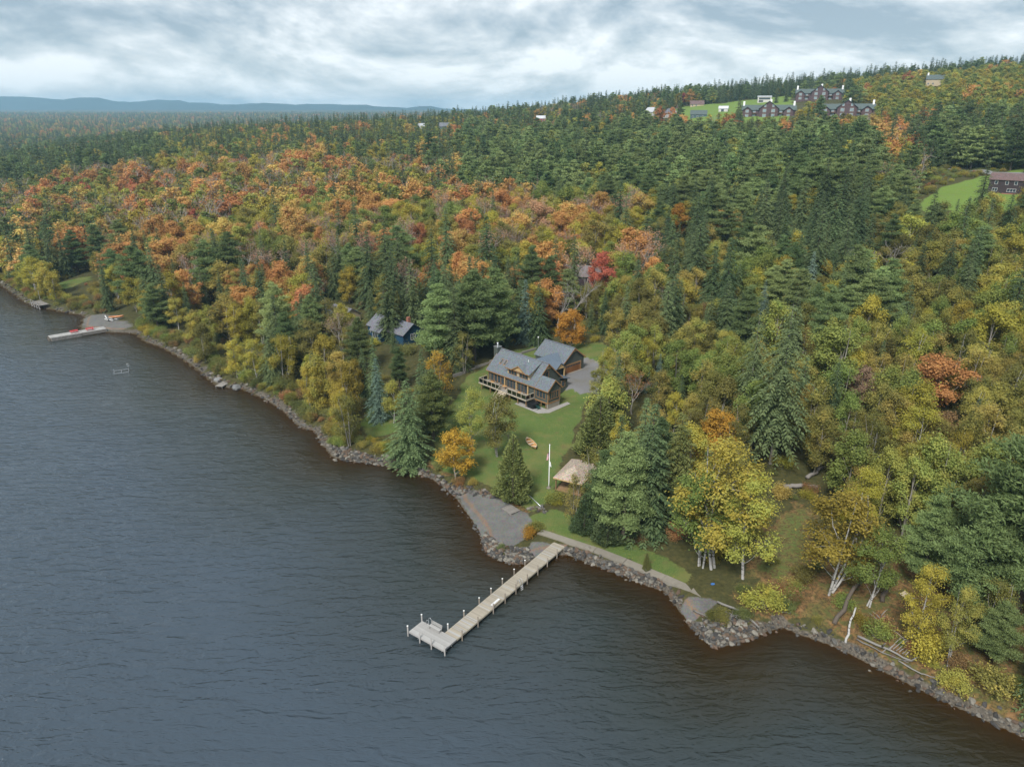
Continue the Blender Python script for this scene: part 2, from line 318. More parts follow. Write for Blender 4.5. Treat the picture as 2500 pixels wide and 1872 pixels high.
# trees one can point to: name, kind, colour, x, y, height, width factor, label, variant, keep its front clear
HEROES = [
 ('spruce_tree', 'spruce', 'spruce', -19.3, 120.3, 17.0, 1.45, "bushy dark spruce standing at the water's edge left of the lawn", 3, 1),
 ('hemlock_tree', 'pine', 'cedar', -15.6, 128.2, 14.9, 1.05, "olive conifer with a bare leaning trunk at the lawn's left edge", 1, 1),
 ('birch_tree', 'thin', 'gold', -15.9, 144.0, 13, 1.2, 'gnarled golden-brown tree behind the olive conifer left of the deck', None, 1),
 ('birch_tree', 'birch', 'olive', -2.7, 121.3, 13.7, 1.15, 'largest olive birch of the clump in the middle of the lawn', 2, 1),
 ('birch_tree', 'birch', 'green', -7.5, 122.9, 13.6, 0.9, 'yellow-green birch at the left of the lawn clump', 1, 1),
 ('bare_tree', 'bare', 'grey', -0.7, 123.5, 7.8, 0.5, 'slim leafless sapling beside the lawn birch clump', 0, 1),
 ('maple_tree', 'maple', 'gold', -10.1, 113.7, 10.2, 1.05, 'small bright golden-orange maple by the rocky shore', 0, 1),
 ('cedar_tree', 'cedar', 'cedar', 0.2, 106.1, 12.2, 1.25, 'tall dense cone-shaped cedar between the beach and the flagpole', 0, 1),
 ('cedar_tree', 'cedar', 'cedar', 16.2, 119.9, 12.4, 1.75, 'broad olive cedar at the right edge of the lawn', 1, 1),
 ('pine_tree', 'pine', 'pine', 14.2, 97.0, 13.2, 1.0, 'green pine right behind the pavilion roof', 0, 1),
 ('pine_tree', 'pine', 'palepine', 17.0, 93.6, 18.0, 1.0, 'tallest bushy pine right of the pavilion', 2, 1),
 ('spruce_tree', 'spruce', 'spruce', 20.8, 95.3, 22.1, 1.3, 'tall dark green spruce between the pavilion pines and the yellow birches', 0, 1),
 ('spruce_tree', 'spruce', 'cedar', 25.9, 98.9, 18.8, 1.35, 'olive-tinged spruce just left of the golden maple', 2, 1),
 ('cedar_tree', 'cedar', 'spruce', 11.3, 95.9, 6.9, 1.5, 'low bushy evergreen under the pavilion pines', 0, 1),
 ('cedar_tree', 'cedar', 'spruce', 14.6, 93.0, 7.0, 1.6, 'low bushy evergreen at the edge of the seawall grass', 1, 1),
 ('birch_tree', 'thin', 'olive', 12.9, 100.0, 13.4, 0.9, 'thin sparse yellow birch leaning over the pavilion roof', 0, 1),
 ('birch_tree', 'thin', 'olive', 9.7, 97.3, 9.7, 0.9, 'thin sparse birch between the flagpole and the pavilion', 1, 1),
 ('birch_tree', 'birch', 'green', 27.0, 86.1, 16.0, 1.2, 'big yellow-green birch nearest the seawall', 2, 1),
 ('birch_tree', 'birch', 'yellow', 29.0, 85.4, 20.8, 1.2, 'tallest pale-limbed yellow birch behind the seawall birches', 1, 1),
 ('birch_tree', 'birch', 'yellow', 32.2, 83.0, 17.0, 1.05, 'big bright yellow birch with thick white trunk right of the seawall', 0, 1),
 ('maple_tree', 'maple', 'gold', 35.0, 110.9, 13, 0.95, 'golden maple crown rising behind the yellow birches', None, 1),
 ('cedar_tree', 'cedar', 'cedar', 19.3, 86.2, 3.1, 0.9, 'small cone-shaped evergreen shrub on the seawall', None, 1),
 ('birch_tree', 'birch', 'yellow', 42.6, 79.7, 16.2, 1.35, 'yellow birch with curved white trunk beside the grassy clearing', 2, 1),
 ('birch_tree', 'birch', 'green', 46.5, 76.7, 12.3, 1.1, 'yellow-green birch right of the curved white trunk', 1, 1),
 ('birch_tree', 'birch', 'yellow', 49.3, 70.0, 12.0, 0.8, 'small yellow birch above the driftwood', 0, 1),
 ('birch_tree', 'birch', 'olive', 51.4, 66.4, 11.4, 0.75, 'leaning white-trunked olive birch above the stony bank', 1, 1),
 ('birch_tree', 'birch', 'olive', 56.8, 69.6, 10.1, 1.0, 'olive birch under the big pine at the right', 2, 1),
 ('pine_tree', 'pine', 'palepine', 56.6, 67.0, 8.4, 1.3, 'young green pine at the right edge above the stony shore', 2, 1),
 ('pine_tree', 'pine', 'palepine', 57.2, 73.7, 15.4, 1.25, 'bushy pine leaning out at the right of the birch slope', 3, 1),
 ('pine_tree', 'pine', 'palepine', 64.2, 74.7, 28.0, 1.25, 'large pale green pine with dead limbs at the right edge', 1, 1),
 ('pine_tree', 'pine', 'palepine', 55.6, 80.7, 13.2, 1.1, 'spreading green pine behind the right-hand birches', 0, 1),
 ('spruce_tree', 'oldspruce', 'spruce', 46.6, 114.5, 29.9, 1.0, 'huge old spruce with grey trunk and bare lower limbs', 0, 1),
 ('spruce_tree', 'oldspruce', 'spruce', 45.3, 125.8, 24, 0.85, 'second tall old spruce just left of the huge one', 1, 1),
 ('aspen_tree', 'aspen', 'green', 66.0, 138.3, 17, 1.55, 'big bright yellow-green aspen right of the huge old spruce', 2, 1),
 ('aspen_tree', 'aspen', 'green', 34.6, 141.7, 15, 1.0, 'narrow yellow-green aspen right of the driveway', 0, 1),
 ('aspen_tree', 'aspen', 'yellow', 32.1, 128.9, 9, 1.1, 'short yellow aspen in front of the narrow green one', 1, 1),
 ('spruce_tree', 'spruce', 'bluespruce', 32.9, 149.2, 8, 1.1, 'taller blue spruce of the pair right of the driveway', 0, 1),
 ('spruce_tree', 'spruce', 'bluespruce', 30.1, 147.3, 6, 1.2, 'shorter blue spruce of the pair right of the driveway', 1, 1),
 ('birch_tree', 'birch', 'olive', 18.5, 143.2, 8.2, 1.2, 'multi-stemmed white birch at the edge of the gravel driveway', 2, 1),
 ('bare_tree', 'halfbare', 'rust', 25.1, 137.0, 9, 1.2, 'twiggy half-bare tree between the driveway and the green aspen', None, 1),
 ('maple_tree', 'maple', 'red', 26.9, 209.2, 15, 0.95, 'bright red maple uphill behind the garage', 1, 1),
 ('bare_tree', 'bare', 'grey', 16.8, 185.8, 15, 0.9, 'bare grey tree left of the red maple', 1, 1),
 ('bare_tree', 'bare', 'grey', 12.7, 183.8, 12, 0.8, 'smaller bare grey tree behind the house chimney side', 2, 0),
 ('maple_tree', 'maple', 'gold', 14.7, 174.1, 11, 1.15, 'gold and olive maple just behind the garage', 2, 1),
 ('birch_tree', 'birch', 'olive', 26.1, 166.4, 14, 1.1, 'pale-stemmed birch right of the garage lawn', 2, 1),
 ('pine_tree', 'pine', 'palepine', -17.7, 165.7, 20, 1.25, 'left one of the big white pines behind the lake house', 0, 1),
 ('pine_tree', 'pine', 'pine', -9.5, 168.5, 23, 1.2, 'middle big white pine behind the lake house', 1, 1),
 ('pine_tree', 'pine', 'palepine', -4.1, 172.6, 22, 1.15, 'right one of the big white pines behind the lake house', 2, 1),
 ('pine_tree', 'pine', 'pine', -11.9, 168.4, 17, 1.1, 'lower white pine between the big ones behind the house', 3, 0),
 ('spruce_tree', 'spruce', 'bluespruce', 3.5, 180.7, 17, 1.1, 'grey-blue spruce right of the big white pines', 2, 1),
 ('spruce_tree', 'spruce', 'spruce', -0.8, 192.5, 19, 1.0, 'tall spruce behind the big white pines', 1, 0),
 ('spruce_tree', 'spruce', 'spruce', -54.4, 250.9, 24, 1.0, 'tallest dark spruce among the maples left of centre', 0, 1),
 ('spruce_tree', 'spruce', 'spruce', -43.4, 213.1, 24, 1.25, 'broad dark spruce in front of the tallest one left of centre', 1, 1),
 ('spruce_tree', 'spruce', 'spruce', -33.2, 185.3, 22, 1.2, 'dark spruce behind the blue cottage', 2, 1),
 ('spruce_tree', 'spruce', 'spruce', -27.7, 191.8, 21, 1.1, 'dark spruce between the blue cottage and the orange maple', 0, 1),
 ('spruce_tree', 'spruce', 'spruce', -21.2, 231.3, 25, 1.15, 'very tall olive-green spruce above the big white pines', 1, 1),
 ('spruce_tree', 'spruce', 'spruce', -7.9, 220.7, 25, 1.3, 'very tall broad spruce right of the other tall one in the centre', 2, 1),
 ('maple_tree', 'maple', 'orange', -16.9, 219.7, 14, 1.0, 'orange maple below the two tallest central spruces', 1, 1),
 ('maple_tree', 'maple', 'pink', 9.6, 280.2, 17, 1.2, 'large faded pink-brown maple in the centre of the maple belt', 0, 1),
 ('maple_tree', 'maple', 'orange', 18.5, 266.4, 15, 1.1, 'orange-brown maple right of the faded pink one', 2, 1),
 ('maple_tree', 'maple', 'orange', 35.9, 292.8, 16, 1.2, 'pale orange maple left in the row below the pine stand', 3, 1),
 ('maple_tree', 'maple', 'orange', 51.4, 291.2, 16, 1.15, 'tall pale orange maple right in the row below the pine stand', 0, 1),
 ('maple_tree', 'maple', 'gold', 62.3, 269.1, 14, 1.1, 'bright golden maple at the edge of the small dry field', 1, 1),
 ('maple_tree', 'maple', 'red', -33.6, 260.1, 14, 0.9, 'red maple left of the very tall olive-green spruce', 2, 1),
 ('maple_tree', 'halfbare', 'pink', -81.8, 241.4, 14, 1.5, 'round faded pink maple low on the left slope', 0, 1),
 ('maple_tree', 'maple', 'orange', -83.8, 236.9, 12, 0.8, 'orange maple beside the round faded pink one', 1, 0),
 ('maple_tree', 'maple', 'orange', -125.7, 285.5, 15, 1.0, 'left one of the two big orange maples on the left slope', 1, 1),
 ('maple_tree', 'maple', 'orange', -115.3, 285.4, 16, 1.15, 'right one of the two big orange maples on the left slope', 2, 1),
 ('maple_tree', 'maple', 'red', -203.6, 395.8, 13, 1.0, 'red maple in the belt above the two big orange ones', 3, 1),
 ('maple_tree', 'maple', 'orange', -82.2, 269.5, 13, 0.9, 'small vivid orange maple in the middle of the left slope', 0, 1),
 ('maple_tree', 'maple', 'orange', -72.0, 268.9, 13, 0.8, 'orange-red maple left of the tallest dark spruce', 1, 1),
 ('ash_tree', 'maple', 'green', -83.0, 326.3, 14, 1.1, 'rounded green hardwood among orange maples left of the tallest spruce', 0, 1),
 ('spruce_tree', 'spruce', 'spruce', -56.0, 334.5, 18, 1.0, 'lone dark spruce standing out of the pale maples', 3, 1),
 ('birch_tree', 'aspen', 'yellow', -50.7, 217.2, 12, 1.3, 'bright yellow-green birch left of the dark spruces', 2, 1),
 ('spruce_tree', 'spruce', 'spruce', -59.9, 224.7, 10, 1.0, 'small bright green spruce in the yellow trees left of the blue cottage', 1, 1),
 ('cedar_tree', 'cedar', 'cedar', -32.0, 193.7, 12, 0.75, 'slim cedar rising in front of the blue cottage roof', 0, 1),
 ('spruce_tree', 'spruce', 'spruce', -30.5, 175.1, 8, 0.9, 'young spruce in front of the blue cottage', 1, 1),
 ('pine_tree', 'pine', 'pine', -26.0, 153.3, 10, 0.9, 'bushy young evergreen below the blue cottage', 2, 1),
 ('pine_tree', 'pine', 'palepine', -37.1, 164.1, 14, 1.0, 'round pale green pine left of the blue cottage', 1, 1),
 ('spruce_tree', 'spruce', 'bluespruce', -28.0, 137.7, 14, 1.15, 'blue-green spruce with a pale trunk near the left shore', 0, 1),
 ('birch_tree', 'birch', 'yellow', -24.7, 136.0, 10, 1.0, 'yellow birch left of the bushy waterside spruce', 0, 1),
 ('birch_tree', 'thin', 'olive', -31.9, 126.7, 11.2, 1.3, 'sparse olive birch with forked white stems by the left shore', 1, 1),
 ('birch_tree', 'birch', 'yellow', -99.9, 204.9, 10.6, 1.1, 'leaning golden birch above the left shore near the far dock', 0, 1),
 ('birch_tree', 'birch', 'yellow', -83.6, 189.8, 12, 1.1, 'golden birch left in the leaning shore clump', 1, 1),
 ('birch_tree', 'birch', 'yellow', -76.5, 189.0, 13, 1.1, 'golden birch right in the leaning shore clump', 2, 1),
 ('birch_tree', 'birch', 'yellow', -61.9, 162.3, 12, 1.0, 'golden birch above the shore stairs', 0, 1),
 ('birch_tree', 'birch', 'yellow', -55.2, 160.7, 13, 1.2, 'wide golden birch right of the shore stairs', 2, 1),
 ('birch_tree', 'birch', 'olive', -50.0, 166.5, 14, 1.2, 'pale olive birch in the middle of the left shore wood', 1, 1),
 ('birch_tree', 'thin', 'olive', -49.6, 183.6, 14, 1.2, 'thin olive birch at the top of the left shore wood', 0, 1),
 ('birch_tree', 'thin', 'olive', -68.9, 187.3, 13, 1.1, 'thin pale birch behind the golden shore birches', 1, 1),
 ('cedar_tree', 'cedar', 'spruce', -65.0, 172.4, 2.7, 2.2, 'round low evergreen beside the shore stairs', 1, 1),
 ('pine_tree', 'pine', 'pine', -107.0, 206.7, 14, 1.3, 'bushy pine overhanging the far boat ramp', 3, 1),
 ('birch_tree', 'birch', 'yellow', -136.4, 240.3, 13, 1.1, 'golden birch behind the far boat ramp', 2, 1),
 ('birch_tree', 'birch', 'yellow', -172.8, 253.4, 14, 1.3, 'golden birch above the raised landing', 1, 1),
 ('pine_tree', 'pine', 'pine', -163.5, 280.5, 18, 1.1, 'dark pine behind the far dock', 0, 1),
 ('pine_tree', 'pine', 'pine', -173.0, 280.7, 17, 1.1, 'dark pine left of the one behind the far dock', 2, 1),
 ('spruce_tree', 'spruce', 'spruce', -101.5, 228.6, 13, 1.0, 'young spruce left in the group above the left shore', 0, 1),
 ('spruce_tree', 'spruce', 'spruce', -93.2, 222.9, 13, 1.0, 'young spruce in the middle of the group above the left shore', 1, 1),
 ('spruce_tree', 'spruce', 'spruce', -101.7, 216.2, 12, 1.0, 'young spruce behind the leaning golden birch', 2, 1),
 ('maple_tree', 'maple', 'orange', 81.8, 127.6, 13, 1.45, 'wide orange-brown maple in the right-hand woods', 0, 1),
 ('maple_tree', 'maple', 'pink', 70.0, 132.7, 10, 0.9, 'small faded salmon maple below the yellow-green aspen', 1, 1),
 ('spruce_tree', 'spruce', 'spruce', 162.9, 253.2, 19, 1.25, 'dark spruce standing in front of the brown house', 0, 1),
 ('spruce_tree', 'spruce', 'spruce', 150.7, 245.8, 10, 1.2, 'small lone spruce on the striped lawn', 2, 1),
 ('bare_tree', 'bare', 'grey', 107.1, 201.9, 13, 1.3, 'large bare grey tree at the right of the tall spruce stand', 0, 1),
 ('spruce_tree', 'spruce', 'spruce', 85.0, 243.6, 24, 1.2, 'tall dark spruce, first of the dense stand right of centre', 0, 1),
 ('spruce_tree', 'spruce', 'spruce', 98.9, 266.3, 24, 1.2, 'tall dark spruce, second of the dense stand right of centre', 1, 1),
 ('spruce_tree', 'spruce', 'spruce', 100.3, 250.1, 24, 1.2, 'tall dark spruce, third of the dense stand right of centre', 2, 1),
 ('spruce_tree', 'spruce', 'spruce', 115.6, 270.6, 24, 1.2, 'tall dark spruce, fourth of the dense stand right of centre', 3, 1),
 ('spruce_tree', 'spruce', 'spruce', 115.4, 254.3, 24, 1.2, 'tall dark spruce, fifth of the dense stand right of centre', 0, 1),
 ('spruce_tree', 'spruce', 'spruce', 109.6, 228.3, 24, 1.2, 'tall dark spruce, sixth of the dense stand right of centre', 1, 1),
 ('spruce_tree', 'spruce', 'spruce', 84.6, 228.3, 22, 1.2, 'tall dark spruce, seventh of the dense stand right of centre', 2, 0),
 ('spruce_tree', 'spruce', 'spruce', 96.9, 230.4, 22, 1.2, 'tall dark spruce, eighth of the dense stand right of centre', 3, 0),
 ('spruce_tree', 'spruce', 'spruce', 99.8, 213.7, 22, 1.2, 'tall dark spruce, ninth of the dense stand right of centre', 0, 0),
 ('spruce_tree', 'spruce', 'spruce', 42.7, 227.6, 22, 1.25, 'olive-tinted tall spruce right of the red maple', 2, 1),
 ('spruce_tree', 'spruce', 'spruce', 54.1, 206.0, 23, 1.35, 'broad tall spruce in the olive birches right of centre', 3, 1),
 ('spruce_tree', 'spruce', 'bluespruce', 65.7, 181.0, 12, 1.1, 'blue-green spruce left of the huge old spruce top', 1, 1),
 ('spruce_tree', 'spruce', 'bluespruce', 82.6, 194.0, 15, 1.1, 'grey-green spruce behind the huge old spruce', 0, 1),
 ('spruce_tree', 'spruce', 'spruce', 108.4, 187.3, 17, 1.1, 'dark spruce among yellow birches right of the bare grey tree', 1, 1),
 ('spruce_tree', 'spruce', 'spruce', 110.4, 169.8, 17, 1.1, 'tall olive spruce below the striped lawn', 2, 1),
 ('birch_tree', 'birch', 'yellow', 82.7, 139.3, 15, 1.1, 'yellow birch with white stems right of the yellow-green aspen', 2, 1),
 ('spruce_tree', 'spruce', 'spruce', 152.3, 221.9, 16, 1.3, 'dark grey-green spruce at the right edge below the brown house', 3, 1),
 ('maple_tree', 'maple', 'crimson', 192.0, 855.0, 14, 0.9, "crimson maple on the hill meadow's edge", 0, 1),
 ('maple_tree', 'maple', 'orange', 141.8, 672.1, 12, 0.9, 'small orange maple beside the white gabled house', 1, 1),
 ('spruce_tree', 'spruce', 'spruce', 239.7, 848.7, 6, 1.3, 'little round spruce, first from the left in the row on the meadow', 0, 1),
 ('spruce_tree', 'spruce', 'spruce', 246.3, 850.7, 6, 1.3, 'little round spruce, second from the left in the row on the meadow', 1, 1),
 ('spruce_tree', 'spruce', 'spruce', 246.7, 831.4, 6, 1.3, 'little round spruce, third from the left in the row on the meadow', 2, 1),
 ('spruce_tree', 'spruce', 'spruce', 269.5, 886.8, 6, 1.3, 'little round spruce, fourth from the left in the row on the meadow', 3, 1),
 ('spruce_tree', 'spruce', 'spruce', 256.4, 741.8, 15, 1.1, 'dark spruce left of the uppermost lodge', 0, 1),
 ('spruce_tree', 'spruce', 'spruce', 265.7, 741.1, 16, 1.1, 'dark spruce touching the left side of the uppermost lodge', 0, 1)]
# ---- plan outlines (world metres)
LAWNS = [[(-15.6, 126.8), (-14.8, 137.8), (-12.5, 147.7), (-10.6, 158.5), (-6.4, 164.9), (0.5, 174.8), (11.4, 178.5), (23.2, 175.6), (27.4, 166.7), (24.9, 160.7), (18.5, 147.6), (15.5, 140.7), (11.9, 128.6), (9.3, 117.7), (8.0, 109.5), (5.7, 104.2), (3.4, 102.1), (-0.5, 107.7), (-5.4, 111.7), (-10.2, 115.1), (-15.3, 119.7)], [(1.2, 99.5), (7.2, 103.2), (11.4, 98.4), (16.0, 93.8), (21.6, 89.5), (25.9, 84.8), (24.1, 82.8), (19.6, 86.2), (10.2, 93.1), (3.9, 96.4)], [(-177.2, 264.5), (-167.7, 273.0), (-168.5, 279.4), (-162.3, 268.2), (-164.1, 258.9), (-170.4, 254.8)], [(-31.1, 144.2), (-25.5, 141.0), (-22.4, 132.8), (-28.5, 130.0), (-32.4, 135.4)]]
DRIVES = [[(10.5, 152.4), (13.0, 162.1), (18.1, 168.9), (23.0, 163.5), (23.7, 156.1), (20.0, 147.3), (15.5, 148.2), (12.6, 151.0)]]
BEACHES = [[(-141.6, 228.5), (-134.0, 213.1), (-125.7, 210.5), (-114.9, 209.0), (-114.7, 210.1), (-123.8, 217.7), (-131.1, 223.8)], [(23.5, 80.3), (28.1, 78.6), (23.8, 75.6), (22.4, 77.4)], [(3.1, 93.9), (8.4, 92.8), (5.8, 90.7), (1.7, 90.6)]]
DUFF = [[(30.2, 79.5), (42.4, 98.7), (48.5, 103.1), (45.8, 87.4), (57.2, 89.0), (69.1, 80.4), (54.5, 57.3), (48.1, 65.1), (42.9, 71.5), (35.8, 75.6), (31.3, 76.7)], [(-12.9, 121.4), (-8.8, 112.9), (-2.1, 106.3), (3.4, 102.9), (1.8, 102.0), (-4.4, 105.6), (-12.2, 113.8), (-18.0, 120.1)]]
MOWN = [[(154.6, 277.8), (183.2, 310.9), (202.0, 320.1), (229.4, 331.5), (176.5, 245.1), (164.7, 259.1), (160.1, 265.6), (151.2, 261.3)], [(157.1, 771.7), (186.9, 833.4), (225.0, 816.8), (307.2, 855.3), (249.1, 666.9), (217.1, 597.5), (183.5, 606.4), (171.3, 615.9), (148.1, 646.6)], [(83.7, 301.1), (98.4, 312.5), (93.8, 289.9), (83.1, 277.6)]]
ZONES = [([(-39.8, 608.4), (71.5, 600.6), (134.4, 556.8), (193.8, 395.7), (137.6, 274.9), (103.9, 275.9), (58.6, 293.8), (19.2, 322.0), (-25.6, 384.6)], 'P47 S10 G21 Y13 O9'), ([(220, 740), (340, 785), (420, 798), (560, 805), (800, 830), (800, 1100), (220, 1100)], 'S84 P8 O8'), ([(310, 700), (300, 640), (240, 515), (300, 445), (430, 470), (760, 700), (760, 829), (560, 804), (420, 797), (340, 784)], 'G52 Y44 M4'), ([(227.6, 439.5), (342.1, 493.7), (187.5, 261.0), (168.2, 275.4), (169.7, 304.0)], 'S62 P28 Y6 O4'), ([(225.2, 531.7), (262.0, 503.4), (172.4, 320.4), (154.6, 338.2)], 'M16 Y32 O22 S22 K8'), ([(117.1, 373.0), (169.0, 351.6), (102.4, 200.7), (78.0, 200.8), (78.6, 237.7)], 'S72 P12 O8 Y8'), ([(-437.3, 879.6), (-626.6, 2522.6), (-57.4, 886.6), (-36.5, 556.2), (-130.5, 517.3), (-229.1, 522.0)], 'S46 Y20 G20 O9 M5'), ([(-388.1, 561.4), (-437.3, 879.6), (-241.5, 550.9), (-244.9, 487.3), (-345.9, 497.1)], 'S70 P15 Y10 G5'), ([(-353.4, 508.5), (-229.1, 522.0), (-63.8, 498.4), (-24.4, 364.6), (58.6, 293.8), (42.7, 207.5), (20.3, 215.7), (-31.0, 230.7), (-88.1, 247.8), (-144.6, 276.9), (-254.8, 359.7)], 'M14 R3 K15 Y20 O22 G15 S10 B1'), ([(-203.6, 282.9), (-137.7, 230.3), (-102.5, 197.4), (-51.8, 191.7), (-35.4, 149.2), (-17.5, 120.6), (-34.2, 118.6), (-86.5, 156.6), (-151.5, 205.2)], 'Y46 O15 S21 P9 G6 C3'), ([(-254.8, 359.7), (-144.6, 276.9), (-88.1, 247.8), (-31.0, 230.7), (-26.0, 189.2), (-51.8, 191.7), (-102.5, 197.4), (-137.7, 230.3), (-203.6, 282.9)], 'S33 M17 Y16 O16 P10 K4 R4'), ([(-29.8, 221.0), (27.1, 214.0), (23.6, 155.4), (4.6, 154.0), (-22.9, 164.9)], 'S36 P22 M14 O16 Y8 K4'), ([(122.0, 247.8), (152.8, 208.5), (109.1, 141.5), (57.7, 175.5), (56.0, 218.2), (77.7, 245.1), (97.3, 200.7)], 'S23 P13 O26 Y22 G11 B4 C1'), ([(25.2, 196.7), (57.7, 175.5), (109.1, 141.5), (60.1, 67.6), (46.5, 77.4), (38.8, 88.7), (29.4, 104.0), (18.1, 134.5)], 'O48 Y14 S14 G13 N4 M2 P4 B1')]
def rect_poly(px, py, a, u0, u1, v0, v1):
    ca, sa = math.cos(R(a)), math.sin(R(a)); return [(px+u*ca-v*sa, py+u*sa+v*ca) for u, v in ((u0, v0), (u1, v0), (u1, v1), (u0, v1))]
# footprints kept free of scattered trees
CLEARINGS = [rect_poly(p[0], p[1], p[2], p[3]-1, p[4]+1, p[5]-1, p[6]+1) for p in PADS] + [rect_poly(14, 224, -20, -2, 17, -4, 11), rect_poly(-54, 201, -42, -2, 10, -3, 8)]
KEEP_OFF = [(x, y, 17.0) for x, y in ((205, 630), (220, 624), (282, 724), (298, 720), (258, 608), (274, 602))]+[(x, y, 11.0) for x, y in ((250, 768), (296, 778), (191, 694), (136, 752), (146, 704), (164, 674), (196, 814), (32, 870), (-108, 902), (-80, 872), (400, 738))]
# open sight towards buildings and the trees one can point to: x, y, z, half width
SIGHT = [(3, 146, 4.0, 11), (12, 160, 5.0, 6), (11.3, 110, 4.0, 5), (-38, 187, 6.2, 4.0), (-28.5, 179, 6.2, 3.5), (-34, 184, 9.0, 6.0), (190, 289, 35.0, 9), (176, 290, 33.5, 14), (24, 222, hz(22, 222)+4.6, 2.5), (212, 626, 63.0, 21), (290, 720, 77.5, 21), (266, 602, 66.0, 18),
         (250, 765, 77.0, 9), (296, 775, 80.0, 9), (190, 690, 66.0, 12), (165, 690, 65.0, 10), (222, 655, 66.0, 18), (136, 752, 65.0, 7), (146, 706, 63.5, 7), (164, 672, 62.0, 8), (196, 812, 73, 7), (32, 868, 59.0, 7), (-108, 900, hz(-108, 900)+6, 5), (-80, 870, hz(-80, 870)+6, 6), (402, 735, hz(402, 735)+6, 9), (212, 345, 39.0, 14), (-128, 215, 1.2, 10), (-167, 268, 6.0, 6), (215, 330, 38.5, 8), (71, 188, 14.5, 4)]
for q_ in HEROES:
    if q_[7].startswith('huge old spruce'): SIGHT.append((q_[3], q_[4], hz(q_[3], q_[4])+2.0, 5.0))
SIGHT += [(48, 105.7, 4.0, 5.0), (53, 110, 5.0, 3.0)]
AUTO_N = 190        # this many of the nearest scattered trees are individuals
# ================================================================= ground sheet, lake bed and lake
def axis_lines(spans):
    out = []
    for a, b, st in spans: out.append(np.arange(a, b, st))
    out.append(np.array([spans[-1][1]])); return np.concatenate(out)
gx = axis_lines([(-8000,-2600,250),(-2600,-1200,100),(-1200,-500,35),(-500,-240,10),(-240,-60,3),(-60,-24,1.2),(-24,70,0.6),(70,130,2),(130,260,3),(260,560,10),(560,1200,35),(1200,3000,100),(3000,8000,400)])
gy = axis_lines([(-150,30,20),(30,54,4),(54,132,0.6),(132,200,1.2),(200,320,3),(320,760,7),(760,1400,20),(1400,3000,60),(3000,6300,110)])
GX, GY = np.meshgrid(gx, gy)
GD = shore_d(GX, GY); GZ = land_h(GX, GY, GD)
def smooth(a, lo, hi):
    t = np.clip((a-lo)/(hi-lo), 0, 1); return t*t*(3-2*t)
wob = (vnoise(GX*0.35, GY*0.35, 11)-0.5)*2.2+(vnoise(GX*1.1, GY*1.1, 12)-0.5)*1.0
def area(polys, soft=0.5, wobble=1.0):
    m = np.zeros(GX.shape)
    for pl in polys:
        xs = [p[0] for p in pl]; ys = [p[1] for p in pl]
        jx = slice(max(np.searchsorted(gx, min(xs)-12)-1, 0), np.searchsorted(gx, max(xs)+12)+1)
        jy = slice(max(np.searchsorted(gy, min(ys)-12)-1, 0), np.searchsorted(gy, max(ys)+12)+1)
        d = sdf(GX[jy, jx], GY[jy, jx], pl)+wob[jy, jx]*wobble
        m[jy, jx] = np.maximum(m[jy, jx], smooth(d, -soft, soft))
    return m
M_lawn = np.maximum(area(LAWNS, 0.7, 0.7), 0.47*area([[(42.4, 98.7), (48.5, 103.1), (47.5, 95), (43.5, 86.5), (38, 81.5), (33, 80.5), (36, 88)], [(150, 296), (180, 328), (205, 332), (235, 318), (262, 308), (255, 362), (200, 384), (150, 362)]], 2.5, 2.0))
M_mow = area(MOWN, 1.5, 0.5)
M_beach = area([BEACH]+BEACHES, 0.5, 0.35)*(GD > -2)
M_drive = area(DRIVES, 0.4, 0.25)
M_rock = smooth(GD, -2.5, -0.6)*smooth(-GD+wob*0.5, -1.5, -0.5)*(1-M_beach)
M_duff = area(DUFF, 2.5, 2.0)
def grid_faces(ny, nx):
    i = np.arange(ny-1)[:, None]*nx+np.arange(nx-1)[None]
    return np.stack([i, i+1, i+nx+1, i+nx], -1).reshape(-1, 4)
ground_me = np_mesh("ground", np.stack([GX, GY, GZ], -1).reshape(-1, 3), [grid_faces(*GX.shape)], smooth=True)
for nm, a in (("lawn", M_lawn), ("mow", M_mow), ("beach", M_beach), ("drive", M_drive), ("rock", M_rock), ("duff", M_duff), ("shore", np.clip(GD, -30, 30))):
    at = ground_me.attributes.new(nm, 'FLOAT', 'POINT'); at.data.foreach_set("value", a.astype(np.float32).ravel())
